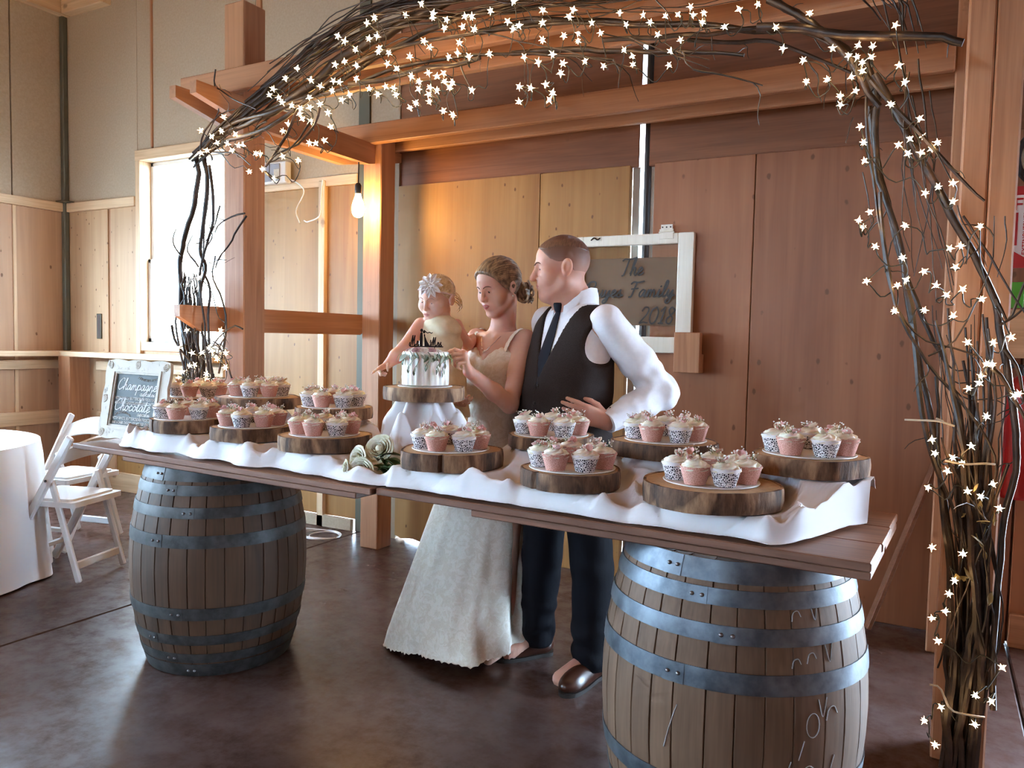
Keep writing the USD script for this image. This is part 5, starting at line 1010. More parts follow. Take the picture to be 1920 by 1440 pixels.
mat('star_glow', {'e': ('emission', {'color': (1.0, 0.60, 0.26), 'strength': 42.0})}, surface='e.emission')
sl = Thing('star_lights', 'warm white star fairy lights strung on dark wire all along the branch arch', 'string lights', (-1.7, 2.7, 0))
ico = trimesh.creation.icosphere(1, 1.0)
def star(c, R):
    """small many-pointed star: a core with slim spikes"""
    d = rb.normal(size=(9, 3)); d /= np.linalg.norm(d, axis=1, keepdims=True)
    for _ in range(12):                                   # spread the spikes evenly
        f = d[:, None] - d[None]; q = (f ** 2).sum(-1) + np.eye(9); d = d + .08 * (f / q[..., None]).sum(1); d /= np.linalg.norm(d, axis=1, keepdims=True)
    core = ico.copy(); core.apply_scale(R * .40); ms = [core]
    for v in d:
        s = np.cross(v, [.3, .5, .8]); s /= np.linalg.norm(s); t = np.cross(v, s); w = R * .24; l = R * rb.uniform(.8, 1.1)
        V = [v * l] + [v * R * .2 + w * (s * math.cos(q) + t * math.sin(q)) for q in (0, 2.1, 4.2)]
        ms.append(trimesh.Trimesh(A(V), [[0, 1, 2], [0, 2, 3], [0, 3, 1]], process=False))
    m = cat(ms); m.apply_translation(c); return m
for seg in STARS:
    left = [A(s) for s in seg]; cur = left.pop(0); chain = [cur]
    while left:
        j = int(np.argmin([np.linalg.norm(q - cur) for q in left])); cur = left.pop(j); chain.append(cur)
    for c in chain:
        sl.part('star', star(c, .0180 if c[0] < -1.2 else .0145), MAT['star_glow'], False)
    for a_, b_ in zip(chain[:-1], chain[1:]):
        d = np.linalg.norm(b_ - a_)
        if d > .55: continue
        mid = (a_ + b_) / 2 + A([0, .05, -.03 - d * .10]); q1 = a_ * .75 + b_ * .25 + A([rb.uniform(-.02, .02), .05, rb.uniform(-.03, .01)]); q2 = a_ * .25 + b_ * .75 + A([rb.uniform(-.02, .02), .05, rb.uniform(-.03, .01)])
        sl.part('wire', tube(smooth_path([a_ + [0, .004, 0], q1, mid, q2, b_ + [0, .004, 0]], 12), .0021, 4), MAT['light_wire'], True)
# ------------------------------------------------------------------ figures: signed distances, meshed on graded grids
def mesh_field(f, xs, ys, zs, B=5, slack=.012):
    """surface nets of f(points) = 0 on the grid xs x ys x zs, evaluated only near the surface"""
    n = [len(xs), len(ys), len(zs)]
    def centres(a):
        e = np.arange(0, len(a), B); e2 = np.minimum(e + B, len(a) - 1); return (a[e] + a[e2]) / 2, (a[e2] - a[e]) / 2
    (cx, hx), (cy, hy), (cz, hz) = centres(xs), centres(ys), centres(zs)
    C = np.stack(np.meshgrid(cx, cy, cz, indexing='ij'), -1).reshape(-1, 3)
    hd = np.sqrt(hx[:, None, None] ** 2 + hy[None, :, None] ** 2 + hz[None, None] ** 2)
    v = f(C).reshape(hd.shape); act = np.abs(v) < hd * 1.5 + slack
    up = lambda a: a.repeat(B, 0).repeat(B, 1).repeat(B, 2)[:n[0], :n[1], :n[2]]
    V = np.where(up(v) > 0, 1.0, -1.0); idx = np.nonzero(up(act))
    P = np.stack([xs[idx[0]], ys[idx[1]], zs[idx[2]]], 1); out = np.empty(len(P))
    for s in range(0, len(P), 400000): out[s:s + 400000] = f(P[s:s + 400000])
    V[idx] = out
    S = V > 0; c = [S[i:n[0] - 1 + i, j:n[1] - 1 + j, k:n[2] - 1 + k] for i in (0, 1) for j in (0, 1) for k in (0, 1)]
    tot = sum(q.astype(np.int8) for q in c); I = np.stack(np.nonzero((tot > 0) & (tot < 8)), 1)
    num = np.full((n[0] - 1, n[1] - 1, n[2] - 1), -1); num[tuple(I.T)] = np.arange(len(I))
    acc = np.zeros((len(I), 3)); cnt = np.zeros(len(I)); ax = (xs, ys, zs)
    for d in range(3):
        o = [q for q in range(3) if q != d]
        for a in (0, 1):
            for b in (0, 1):
                p = I.copy(); p[:, o[0]] += a; p[:, o[1]] += b; q = p.copy(); q[:, d] += 1
                va, vb = V[tuple(p.T)], V[tuple(q.T)]; m = (va > 0) != (vb > 0); t = np.where(m, va / np.where(m, va - vb, 1), 0)
                pt = np.stack([ax[k][p[:, k]] for k in range(3)], 1); pt[:, d] += t * (ax[d][q[:, d]] - ax[d][p[:, d]])
                acc[m] += pt[m]; cnt[m] += 1
    acc /= np.maximum(cnt, 1)[:, None]; F = []
    for d in range(3):
        o = [(d + 1) % 3, (d + 2) % 3]; sl = [slice(1, n[k] - 1) for k in range(3)]; sl[d] = slice(0, n[d] - 1); s2 = list(sl); s2[d] = slice(1, n[d])
        a, b = S[tuple(sl)], S[tuple(s2)]; e = np.stack(np.nonzero(a != b), 1); e += [1 if k != d else 0 for k in range(3)]
        def cell(i, j):
            p = e.copy(); p[:, o[0]] -= i; p[:, o[1]] -= j; return num[tuple(p.T)]
        q = np.stack([cell(1, 1), cell(0, 1), cell(0, 0), cell(1, 0)], 1); inside = ~S[tuple(e.T)]
        q[~inside] = q[~inside][:, ::-1]; q = q[(q >= 0).all(1)]; F += [q[:, [0, 1, 2]], q[:, [0, 2, 3]]]
    return trimesh.Trimesh(acc, np.vstack(F), process=False)

def grade(lo, hi, h, fine=()):
    """grid coordinates from lo to hi, step h, finer (step, from, to) where asked"""
    out, x = [lo], lo
    while x < hi:
        s = h
        for (st, a, b) in fine:
            if a - .5 * h <= x <= b: s = min(s, st)
        x += s; out.append(x)
    return A(out)
def smin(a, b, k):
    h = np.clip(.5 + .5 * (b - a) / k, 0, 1); return b * (1 - h) + a * h - k * h * (1 - h)
def smax(a, b, k): return -smin(-a, -b, k)
def cap(P, a, b, ra, rb=None):
    rb = ra if rb is None else rb; a, b = A(a, float), A(b, float); d = b - a
    t = np.clip(((P - a) @ d) / max(d @ d, 1e-12), 0, 1); return np.linalg.norm(P - a - t[:, None] * d, axis=1) - (ra + (rb - ra) * t)
def ell(P, c, r):
    r = A(r, float); q = P - A(c, float); k0 = np.linalg.norm(q / r, axis=1); k1 = np.linalg.norm(q / r ** 2, axis=1); return k0 * (k0 - 1) / np.maximum(k1, 1e-9)
def chain(P, pts, rad, k=.012):
    d = None
    for i in range(len(pts) - 1):
        q = cap(P, pts[i], pts[i + 1], rad[i], rad[i + 1]); d = q if d is None else smin(d, q, k)
    return d
class Frame:
    """x to the figure's left, y forward, z up"""
    def __init__(s, o, fwd, up=(0, 0, 1)):
        f = A(fwd, float); f /= np.linalg.norm(f); l = np.cross(A(up, float), f); l /= np.linalg.norm(l); s.o, s.M = A(o, float), np.stack([l, f, np.cross(f, l)])
    def loc(s, P): return (P - s.o) @ s.M.T
    def wld(s, p): return A(p, float) @ s.M + s.o
    def mesh(s, m):
        return trimesh.Trimesh(A(m.vertices) @ s.M + s.o, A(m.faces)[:, ::-1], process=False)      # x to the left makes the frame mirrored
def loft(P, zs, cx, cy, hw, hd, n=2.3, ca=.03):
    """stack of super-ellipses: half widths hw, hd and centres cx, cy over the heights zs (P in a figure's frame)"""
    from scipy.interpolate import PchipInterpolator as PI_
    z = np.clip(P[:, 2], zs[0], zs[-1]); g = lambda v: PI_(zs, v)(z)
    w, d = g(hw), g(hd); x, y = (P[:, 0] - g(cx)) / w, (P[:, 1] - g(cy)) / d
    r = (np.abs(x) ** n + np.abs(y) ** n + 1e-12) ** (1 / n); s = (r - 1) * np.minimum(w, d) * .9
    dz = np.abs(P[:, 2] - (zs[0] + zs[-1]) / 2) - (zs[-1] - zs[0]) / 2
    return smax(s, dz, ca)

def head_field(q, K):
    """a head in its own frame (metres at adult size; chin to crown .24): K tunes the features"""
    d = ell(q, (0, -.014, .035), (.0765 * K.get('cw', 1), .098, .090))
    d = smin(d, ell(q, (0, .040, .042), (.062, .048, .055)), .02)
    d = smin(d, cap(q, (0, .030, -.025), (0, .066, -.094 + K.get('chin', 0)), .058 * K.get('jaw', 1), .022 * K.get('chinr', 1)), .03)
    ax = np.abs(q[:, 0]); m = np.column_stack([ax, q[:, 1], q[:, 2]])
    d = smin(d, cap(m, (.054 * K.get('jaw', 1), -.004, -.052), (.018, .062, -.095 + K.get('chin', 0)), .022 * K.get('jaw', 1), .017), .025)
    d = smin(d, ell(m, (.040, .052, -.026), A([.029, .028, .033]) * K.get('cheek', 1)), .022)
    d = smin(d, cap(m, (.012, .084, .023), (.046, .066, .025), .0095 * K.get('brow', 1), .008), .016)
    d = smin(d, ell(q, (0, .070, -.056), (.033, .025, .027)), .018)
    d = smax(d, -ell(m, (.031, .0985, .006), (.0205, .019, .0125)), .012)
    nl = K.get('nose', 1)
    d = smin(d, cap(q, (0, .083, .022), (0, .090 + .016 * nl, -.026), .0075 * K.get('nw', 1), .0115 * K.get('nw', 1)), .010)
    d = smin(d, cap(m, (.003, .092, -.030), (.0125 * K.get('nw', 1), .089, -.031), .0095, .0080), .006)
    d = smax(d, -cap(m, (.006, .098, -.043), (.0065, .096, -.034), .0035), .004)
    d = smin(d, cap(m, (0, .0905, -.0525), (.021 * K.get('mw', 1), .0800, -.0555), .0058 * K.get('lip', 1), .0030), .006)
    d = smin(d, cap(m, (0, .0885, -.0640), (.018 * K.get('mw', 1), .0800, -.0585), .0065 * K.get('lip', 1), .0035), .006)
    d = smax(d, -cap(m, (0, .0985, -.0580), (.022 * K.get('mw', 1), .0850, -.0572 + K.get('smile', 0)), .0022, .0014), .003)
    # eyelids round the eyeballs, parted by the lid opening
    op = K.get('open', .0045); cz = K.get('lidz', .0035)
    lid = np.linalg.norm(m - A([.0305, .0705, .005]), axis=1) - .0142
    slit = np.maximum(np.abs(m[:, 2] - cz + .25 * (m[:, 0] - .0305) ** 2 / .012) - op * np.clip(1.25 - ((m[:, 0] - .0305) / .0125) ** 2, 0, 1), -(m[:, 1] - .074))
    d = smin(d, smax(lid, -slit, .0012), .005)
    # ears
    e = m - A([.0775 * K.get('cw', 1), -.014, -.002]); t = -.22; e = np.column_stack([e[:, 0] - .25 * -e[:, 1] * .6, e[:, 1] * math.cos(t) - e[:, 2] * math.sin(t), e[:, 1] * math.sin(t) + e[:, 2] * math.cos(t)])
    es = K.get('ear', 1.0); ear = ell(e, (.004, 0, 0), A([.0105, .0185, .031]) * es)
    ear = smax(ear, -ell(e, (.0180, .003, .003), A([.0088, .0100, .018]) * es), .004); d = smin(d, ear, .006)
    return d

def fingers(wrist, along, palm, thumb_side, s=1.0, curl=(.5, .5, .5, .5), spread=.10, thumb=(.3, .4), base_bend=0.0):
    """a hand as chains of (points, radii): palm, four fingers, thumb. along: wrist to knuckles, palm: out of the palm, thumb_side: towards the thumb"""
    al = A(along, float); al /= np.linalg.norm(al); pn = A(palm, float); pn -= al * (pn @ al); pn /= np.linalg.norm(pn); sd = A(thumb_side, float); sd -= al * (sd @ al) + pn * (sd @ pn); sd /= np.linalg.norm(sd)
    W = A(wrist, float); out = []; L = ((.043, .026, .020), (.047, .030, .021), (.043, .028, .021), (.034, .021, .018)); off = (.027, .009, -.009, -.026); kl = (.088, .092, .088, .080)
    for i in range(4):
        kn = W + (al * kl[i] + sd * off[i]) * s; out.append(([W + sd * off[i] * .65 * s, kn], [.0155 * s, .0125 * s])); p, a = kn, base_bend; c = curl[i]; pts, rr = [kn], [.0100 * s]
        for j in range(3):
            a += c * (1.0, 1.15, .8)[j]; dr = al * math.cos(a) + pn * math.sin(a) + sd * spread * (1.5 - i) * .5 * (j == 0); dr /= np.linalg.norm(dr); p = p + dr * L[i][j] * s; pts.append(p); rr.append((.0088, .0080, .0068)[j] * s * (.88 if i == 3 else 1))
        out.append((pts, rr))
    b = W + (al * .022 + sd * .024 + pn * .006) * s; m = b + (al * .034 * math.cos(thumb[0]) + sd * .034 * math.sin(thumb[0] + .5) + pn * .012) * s; e = m + (al * .030 * math.cos(thumb[1]) + sd * .006 + pn * .030 * math.sin(thumb[1])) * s; t = e + (al * .024 * math.cos(thumb[1] + .4) + pn * .024 * math.sin(thumb[1] + .4)) * s
    out.append(([b, m, e, t], [.0145 * s, .0115 * s, .0098 * s, .0075 * s])); return out
def hand_field(P, H, k=.006):
    palm = None
    for pts, r in H[0:8:2]: q = chain(P, pts, r); palm = q if palm is None else smin(palm, q, .012)
    d = palm
    for pts, r in H[1:8:2]: d = smin(d, chain(P, pts, r, .003), .004)
    return smin(d, chain(P, H[8][0], H[8][1], .004), .008)
def skin(name, c, dark):
    return mat(name, {'t': ('texture_coordinate', {}), 'n': ('noise_texture', {'scale': 14.0, 'detail': 3}), 'r': ('rgb_ramp', {'ramp': [(0.35, dark), (0.65, c)]}), 'p': ('principled_bsdf', {'roughness': 0.48, 'specular_ior_level': 0.35, 'subsurface_weight': 0.18, 'subsurface_scale': 0.012, 'subsurface_radius': (1.0, 0.35, 0.2)})},
               [('t.object', 'n.vector'), ('n.fac', 'r.fac'), ('r.color', 'p.base_color')])
skin('skin_man', (0.60, 0.315, 0.235), (0.55, 0.265, 0.195)); skin('skin_woman', (0.66, 0.39, 0.295), (0.61, 0.335, 0.25)); skin('skin_child', (0.70, 0.43, 0.335), (0.66, 0.375, 0.29))
plain('lips_man', (0.45, 0.17, 0.14), 0.45); plain('lips_woman', (0.46, 0.14, 0.13), 0.35); plain('lips_child', (0.56, 0.22, 0.19), 0.45); plain('teeth', (0.75, 0.72, 0.66), 0.3)
plain('eye_white', (0.68, 0.66, 0.64), 0.15); plain('iris_blue', (0.05, 0.07, 0.09), 0.1); plain('pupil', (0.004, 0.004, 0.005), 0.05); plain('lash', (0.012, 0.008, 0.006), 0.6)
def hair_mat(name, dark, light, sx=260, sy=9):
    return mat(name, {'t': ('texture_coordinate', {}), 'm': ('mapping', {'scale': (sx, sx * .25, sy * 5)}), 'n': ('noise_texture', {'scale': 1.0, 'detail': 3}), 'r': ('rgb_ramp', {'ramp': [(0.35, dark), (0.68, light)]}), 'b': ('bump', {'strength': 0.5, 'distance': 0.002}), 'p': ('principled_bsdf', {'roughness': 0.42, 'specular_ior_level': 0.5})},
               [('t.object', 'm.vector'), ('m.vector', 'n.vector'), ('n.fac', 'r.fac'), ('r.color', 'p.base_color'), ('n.fac', 'b.height'), ('b.normal', 'p.normal')])
hair_mat('hair_brown', (0.085, 0.035, 0.022), (0.16, 0.075, 0.048)); mat('hair_fade', {'t': ('texture_coordinate', {}), 'z': ('separate_xyz', {}), 'r': ('rgb_ramp', {'ramp': [(0.0, (0.50, 0.255, 0.19)), (0.28, (0.36, 0.175, 0.125)), (0.62, (0.19, 0.088, 0.060)), (1.0, (0.115, 0.052, 0.033))]}), 'm': ('map_range', {'from_min': 1.655, 'from_max': 1.778}), 'p': ('principled_bsdf', {'roughness': 0.6})},
    [('t.object', 'z.vector'), ('z.z', 'm.value'), ('m.result', 'r.fac'), ('r.color', 'p.base_color')])
hair_mat('hair_highlight', (0.20, 0.115, 0.060), (0.46, 0.31, 0.18), 120); hair_mat('hair_darkblond', (0.075, 0.040, 0.022), (0.27, 0.165, 0.090), 120); hair_mat('hair_blond', (0.50, 0.36, 0.20), (0.80, 0.64, 0.42), 160)
plain('brow_brown', (0.14, 0.065, 0.040), 0.7); plain('brow_blond', (0.40, 0.25, 0.17), 0.7)

def face_parts(T, F, body, K, eye, brow, lips, gaze=(0, 1, -.25), s=1.0):
    """eyes, brows and lips on the head frame F (scale s)"""
    g = A(gaze, float); g /= np.linalg.norm(g)
    for sx in (-1, 1):
        c = A([sx * .0305, .0705, .005]); b = trimesh.creation.icosphere(3, .0122); b.apply_translation(c)
        ep = T.part('eye', F.mesh(scaled(b, s)), MAT['eye_white'], True, parent=body)
        z = g; x = np.cross([0, 0, 1.0], z); x /= np.linalg.norm(x); y = np.cross(z, x)
        for nm, r, zz, mt in (('iris', .0060, .0108, eye), ('pupil', .0029, .0120, 'pupil')):
            m = lathe([(.0001, .0014), (r * .6, .0010), (r, 0), (r * .9, -.001), (.0001, -.001)], 18); T.part(nm, F.mesh(scaled(place(m, x, y, z, c + g * zz), s)), MAT[mt], True, parent=body)
        br = smooth_path([(sx * .0125, .0935, .0215), (sx * .026, .0925, .0275), (sx * .040, .0840, .0265), (sx * .049, .0730, .0215)], 14); br = snap(br, K, .0006)
        T.part('eyebrow', F.mesh(scaled(tube(br, A([.0028] * 4 + [.0031] * 4 + list(np.linspace(.0029, .0010, 6))) * K.get('browr', 1), 6), s)), MAT[brow], True, parent=body)
        op = K.get('open', .0045); cz = K.get('lidz', .0035)
        la = [A([sx * (.0305 + u), 0, 0]) + A([0, .0705 + math.sqrt(max(.0146 ** 2 - u * u - .25 * .0004, 0)) * .985, cz + op * (1.15 - (u / .0125) ** 2) - .25 * u * u / .012]) for u in np.linspace(-.0115, .0120, 12)]
        T.part('lash', F.mesh(scaled(tube(la, K.get('lashr', .0009), 5), s)), MAT['lash'], True, parent=body)
    for up in (1, -1):
        u = np.linspace(-1, 1, 21); P = []; gap = K.get('gap', 0)
        for a_ in u:
            e_ = 1 - abs(a_) ** 2.2; hz = (.0078 if up > 0 else .0092) * K.get('lip', 1) * e_ - (.0014 * math.exp(-(a_ / .16) ** 2) if up > 0 else 0) + .0003
            seam = -.0582 + K.get('smile', 0) * abs(a_) ** 1.3 - .0006 * math.exp(-(a_ / .3) ** 2) + up * gap * e_
            P.append([(a_ * .0225 * K.get('mw', 1), .085, seam + up * hz * b_) for b_ in np.linspace(0, 1, 5)])
        P = snap(A(P).reshape(-1, 3), K, .0008).reshape(21, 5, 3)
        T.part('lip', F.mesh(scaled(grid_mesh(P if up > 0 else P[:, ::-1], .0009), s)), MAT[lips], True, parent=body)
def scaled(m, s): m = m.copy(); m.vertices = A(m.vertices) * s; return m
def snap(P, K, off):
    """moves points along the head's forward axis until they lie just outside its skin"""
    P = A(P, float).copy(); y = np.linspace(.125, .045, 161)
    for i in range(len(P)):
        Q = np.repeat(P[i][None], 161, 0); Q[:, 1] = y; f = head_field(Q, K); j = np.nonzero(f <= off)[0]
        if len(j): P[i, 1] = y[j[0]]
    return P
def cloth_fold(P, a, fr, seed):
    return a * (meshkit.fbm(P * fr, 2, seed) - .5)

# ---------------------------------------------------------------- the man in the vest, hand on hip
noisy('vest_cloth', (0.024, 0.017, 0.016), (0.038, 0.028, 0.026), 300, 0.85, 0.1, specular_ior_level=0.12); noisy('trouser_cloth', (0.0032, 0.0035, 0.0058), (0.0055, 0.0062, 0.010), 250, 0.8, 0.1, specular_ior_level=0.15)
noisy('shirt_cotton', (0.74, 0.74, 0.80), (0.80, 0.80, 0.85), 40, 0.7, 0.04); plain('tie_navy', (0.005, 0.007, 0.016), 0.6, specular_ior_level=0.2); plain('shoe_leather', (0.045, 0.015, 0.009), 0.28); plain('shoe_sole', (0.015, 0.010, 0.008), 0.6); plain('button_black', (0.01, 0.01, 0.01), 0.3)
man = Thing('person', 'man in dark vest, white shirt and navy tie, hand on hip, looking at the woman', 'person', (-1.33, 2.97, 0))
MF = Frame((-1.33, 2.975, 0), (-.42, -.907, 0))
MH = Frame((-1.368, 2.935, 1.690), (-.845, -.50, -.10)); MHs = 1.09
MK = dict(jaw=1.10, chinr=1.15, cheek=1.05, nose=1.14, nw=1.10, brow=1.15, lip=.75, mw=1.0, open=.0046, lidz=.0015, ear=1.08, cw=1.03)
tz = A([.80, .90, 1.00, 1.12, 1.25, 1.36, 1.45, 1.525, 1.57]); tcx = A([0, 0, 0, 0, 0, 0, 0, 0, 0.]); tcy = A([0, .005, .02, .03, .02, .005, -.01, -.02, -.025])
thw = A([.165, .182, .192, .196, .192, .190, .182, .120, .065]); thd = A([.115, .130, .148, .155, .142, .125, .105, .085, .060])
mtorso = lambda q: loft(q, tz, tcx, tcy, thw, thd, 2.35, .03)
LSH, LEL, LWR = MF.wld([.190, -.015, 1.470]), A([-.965, 3.06, 1.195]), A([-1.105, 2.835, 1.085])
RSH, REL, RWR = MF.wld([-.190, -.02, 1.470]), MF.wld([-.25, -.13, 1.20]), MF.wld([-.33, .02, 1.02])
HL = fingers(LWR, A([-1.185, 2.770, 1.120]) - LWR, A([-.20, .96, -.1]), A([.25, .1, .95]), 1.05, (.22, .25, .28, .32), .12, (.2, .1)); HR = fingers(RWR, A([-.5, -.4, -.5]), [1, .2, 0], [0, -1, .3], 1.05, (.4,) * 4)
AN = [(A([-1.195, 2.935, .09]), MF.wld([.105, .01, .86]), A([-1.185, 2.915, .47])), (A([-1.50, 3.055, .09]), MF.wld([-.105, .01, .86]), A([-1.445, 2.975, .47]))]
def man_body(P):
    d = head_field(MH.loc(P) / MHs, MK) * MHs
    hq = MH.wld(A([0, -.02, -.06]) * MHs); d = smin(d, cap(P, hq, MF.wld([0, -.03, 1.53]), .069, .078), .03); d = smin(d, cap(P, MH.wld(A([0, .035, -.085]) * MHs), MF.wld([0, .01, 1.54]), .040, .054), .03)
    q = MF.loc(P); d = smin(d, mtorso(q) + .006, .04)
    for s, e, w, H in ((LSH, LEL, LWR, HL), (RSH, REL, RWR, HR)):
        d = smin(d, smin(cap(P, s, e, .060, .047), cap(P, e, w, .047, .030), .02), .03); d = smin(d, hand_field(P, H), .014)
    for an, hp, kn in AN: d = smin(d, smin(cap(P, hp, kn, .088, .060), cap(P, kn, an, .058, .042), .02), .03); d = smin(d, cap(P, an, an + A([-.07, -.13, -.05]), .040, .034), .02)
    return d
hb = .14
mg = (grade(-1.66, -.86, .012, ((.0030, -1.50, -1.235),)), grade(2.66, 3.25, .012, ((.0030, 2.70, 3.06),)), grade(.02, 1.85, .014, ((.0026, 1.56, 1.84), (.0036, 1.07, 1.18))))
mb = man.part('body', mesh_field(man_body, *mg), MAT['skin_man'], True)
face_parts(man, MH, mb, MK, 'iris_blue', 'brow_brown', 'lips_man', (.0, 1, -.30), MHs)
def man_hair(q, off, low):
    d = head_field(q, dict(MK, ear=.01)) - off
    line = np.where(q[:, 1] > .02, .078 + .10 * np.maximum(np.abs(q[:, 0]) - .030, 0) - .9 * np.maximum(.080 - q[:, 1] - .01, 0) * (np.abs(q[:, 0]) > .055), .078 - .9 * np.maximum(.07 - q[:, 1], 0) * 0)
    z0 = np.interp(q[:, 1], [-.11, -.06, -.02, .02, .045, .062, .085], low)
    return smax(d, z0 - q[:, 2], .004)
def hair_mesh(fn, F, s, h=.0034, z0=-.12): g = lambda a, b: np.arange(a, b, h); m = mesh_field(lambda q: fn(q), g(-.105, .105), g(-.135, .12), g(z0, .145), slack=.006); return F.mesh(scaled(m, s))
man.part('clipped_hair', hair_mesh(lambda q: man_hair(q, .0012, [-.055, -.055, .018, .022, .035, .055, .090]), MH, MHs), MAT['hair_fade'], True, parent=mb, label='closely clipped sides fading to skin')
man.part('hair', hair_mesh(lambda q: man_hair(q, .0022, [.050, .066, .074, .076, .070, .072, .083]), MH, MHs), MAT['hair_brown'], True, parent=mb)
# shirt: collar, body showing in the V, sleeves with folds
def shirt(P):
    q = MF.loc(P); d = mtorso(q) - .002; d = smax(d, q[:, 2] - 1.56, .01); d = smax(d, .95 - q[:, 2], .01); return d
man.part('shirt', mesh_field(shirt, grade(-1.60, -1.08, .010), grade(2.74, 3.18, .010), grade(.93, 1.59, .010)), MAT['shirt_cotton'], True)
def sleeve(P, s, e, w, sd):
    a = chain(P, [s - A([0, 0, -.005]), s * .45 + e * .55, e], [.068, .073, .067], .02); b = chain(P, [e, e * .5 + w * .5, e * .12 + w * .88], [.066, .060, .047], .02); d = smin(a, b, .015)
    t = np.linalg.norm(P - e, axis=1); ax_ = (e - s) / np.linalg.norm(e - s); u = (P - s) @ ax_; r2 = (w - e) / np.linalg.norm(w - e); v = (P - e) @ r2
    d = d - .0035 * np.sin(u * 72 + 5 * (meshkit.noise(P * 11) - .5)) * np.exp(-((np.linalg.norm(P - s * .2 - e * .8, axis=1)) / .12) ** 2) - .0035 * np.sin(v * 80 + 6 * (meshkit.noise(P * 13) - .5)) * np.exp(-(t / .16) ** 2) + cloth_fold(P, .013, 12, sd)
    return d
man.part('sleeve', mesh_field(lambda P: sleeve(P, LSH, LEL, LWR, 2), grade(-1.30, -.85, .0065), grade(2.72, 3.2, .0065), grade(1.02, 1.60, .0065)), MAT['shirt_cotton'], True)
man.part('sleeve', mesh_field(lambda P: sleeve(P, RSH, REL, RWR, 3), grade(-1.85, -1.36, .010), grade(2.85, 3.3, .010), grade(.98, 1.60, .010)), MAT['shirt_cotton'], True)
for (e, w) in ((LEL, LWR), (REL, RWR)):
    ax_ = (w - e) / np.linalg.norm(w - e); x_ = np.cross(ax_, [0, 0, 1.0]); x_ /= np.linalg.norm(x_); y_ = np.cross(ax_, x_); cf = lathe([(.047, -.075), (.046, -.02), (.0455, 0), (.040, 0), (.040, -.075)], 36, lambda a_, i: 1 + .03 * np.cos(2 * a_)); cp = man.part('cuff', place(cf, x_, y_, ax_, w + ax_ * .004), MAT['shirt_cotton'], 40)
    bt_ = trimesh.creation.icosphere(1, .005); bt_.apply_translation(w - ax_ * .03 + y_ * -.046); man.part('cuff_button', bt_, MAT['button_black'], True, parent=cp)
# vest
def vest(P):
    q = MF.loc(P); d = mtorso(q) - .011 - .004 * np.sin(q[:, 2] * 50 + q[:, 0] * 22) * np.exp(-((q[:, 2] - 1.08) / .08) ** 2) + cloth_fold(P, .008, 9, 5)
    v = np.maximum(q[:, 2] - 1.245, 0) * .335 + .002; d = smax(d, np.where(q[:, 1] > -.03, v - np.abs(q[:, 0]) , -1), .004)          # V opening
    for sx in (-1, 1): d = smax(d, -(np.sqrt(((q[:, 0] - sx * .222) / .62) ** 2 + ((q[:, 2] - 1.40) / 1.15) ** 2 + (q[:, 1] / 9) ** 2) - .092), .008)   # arm holes
    d = smax(d, q[:, 2] - 1.545, .006); return smax(d, .965 - q[:, 2] - .35 * np.abs(q[:, 0]) * (q[:, 1] > 0) + .03, .006)
vp = man.part('vest', mesh_field(vest, grade(-1.60, -1.08, .0072), grade(2.74, 3.20, .0072), grade(.88, 1.57, .0072)), MAT['vest_cloth'], True)
def front_y(fn, x, z):
    y = np.linspace(.32, 0, 161); Q = MF.wld(np.stack([np.full(161, x), y, np.full(161, z)], 1)); f = fn(Q); j = np.nonzero(f <= 0)[0]; return y[j[0]] if len(j) else .15
for z in (1.215, 1.145, 1.075, 1.005):
    b = trimesh.creation.icosphere(2, .0075); b.apply_scale([1, .5, 1]); b.apply_translation([.012, front_y(vest, .012, z) + .001, z]); man.part('button', MF.mesh(b), MAT['button_black'], True, parent=vp)
tp_ = [(.0, z, w) for z, w in ((1.538, .020), (1.515, .013), (1.49, .018), (1.42, .026), (1.33, .033), (1.26, .036), (1.22, .03))]
Pt = np.stack([A([[x + u * w, front_y(lambda Q: np.minimum(shirt(Q), 9), x, min(z, 1.525)) + .010 * (1 - .3 * u * u), z] for u in np.linspace(-1, 1, 7)]) for x, z, w in tp_])
man.part('tie', MF.mesh(grid_mesh(Pt, -.004)), MAT['tie_navy'], 40)
kn_ = lathe([(.010, -.020), (.017, -.008), (.021, .010), (.019, .018), (.001, .019)], 20); kn_.apply_scale([1, .75, 1]); kn_.apply_translation([0, front_y(shirt, 0, 1.52) + .012, 1.532]); man.part('tie_knot', MF.mesh(kn_), MAT['tie_navy'], True)
na = 44; col = []
for q_ in np.linspace(.10, 1.9, na) * PI:
    a_ = q_ + PI / 2; cx_, cy_ = math.cos(a_), math.sin(a_); fr = max(0, cy_) ; z0, z1 = 1.535 - .012 * fr, 1.612 - .034 * fr
    col.append([(.081 * cx_, -.020 + .082 * cy_, z0), (.076 * cx_, -.024 + .077 * cy_, z1), (.079 * cx_, -.024 + .081 * cy_, z1 + .002), (.090 * cx_, -.018 + .093 * cy_, z1 - .030 - .022 * fr ** 4), (.094 * cx_, -.016 + .098 * cy_, z0 - .006 - .030 * fr ** 6)])
man.part('collar', MF.mesh(grid_mesh(A(col), .0025)), MAT['shirt_cotton'], 50)
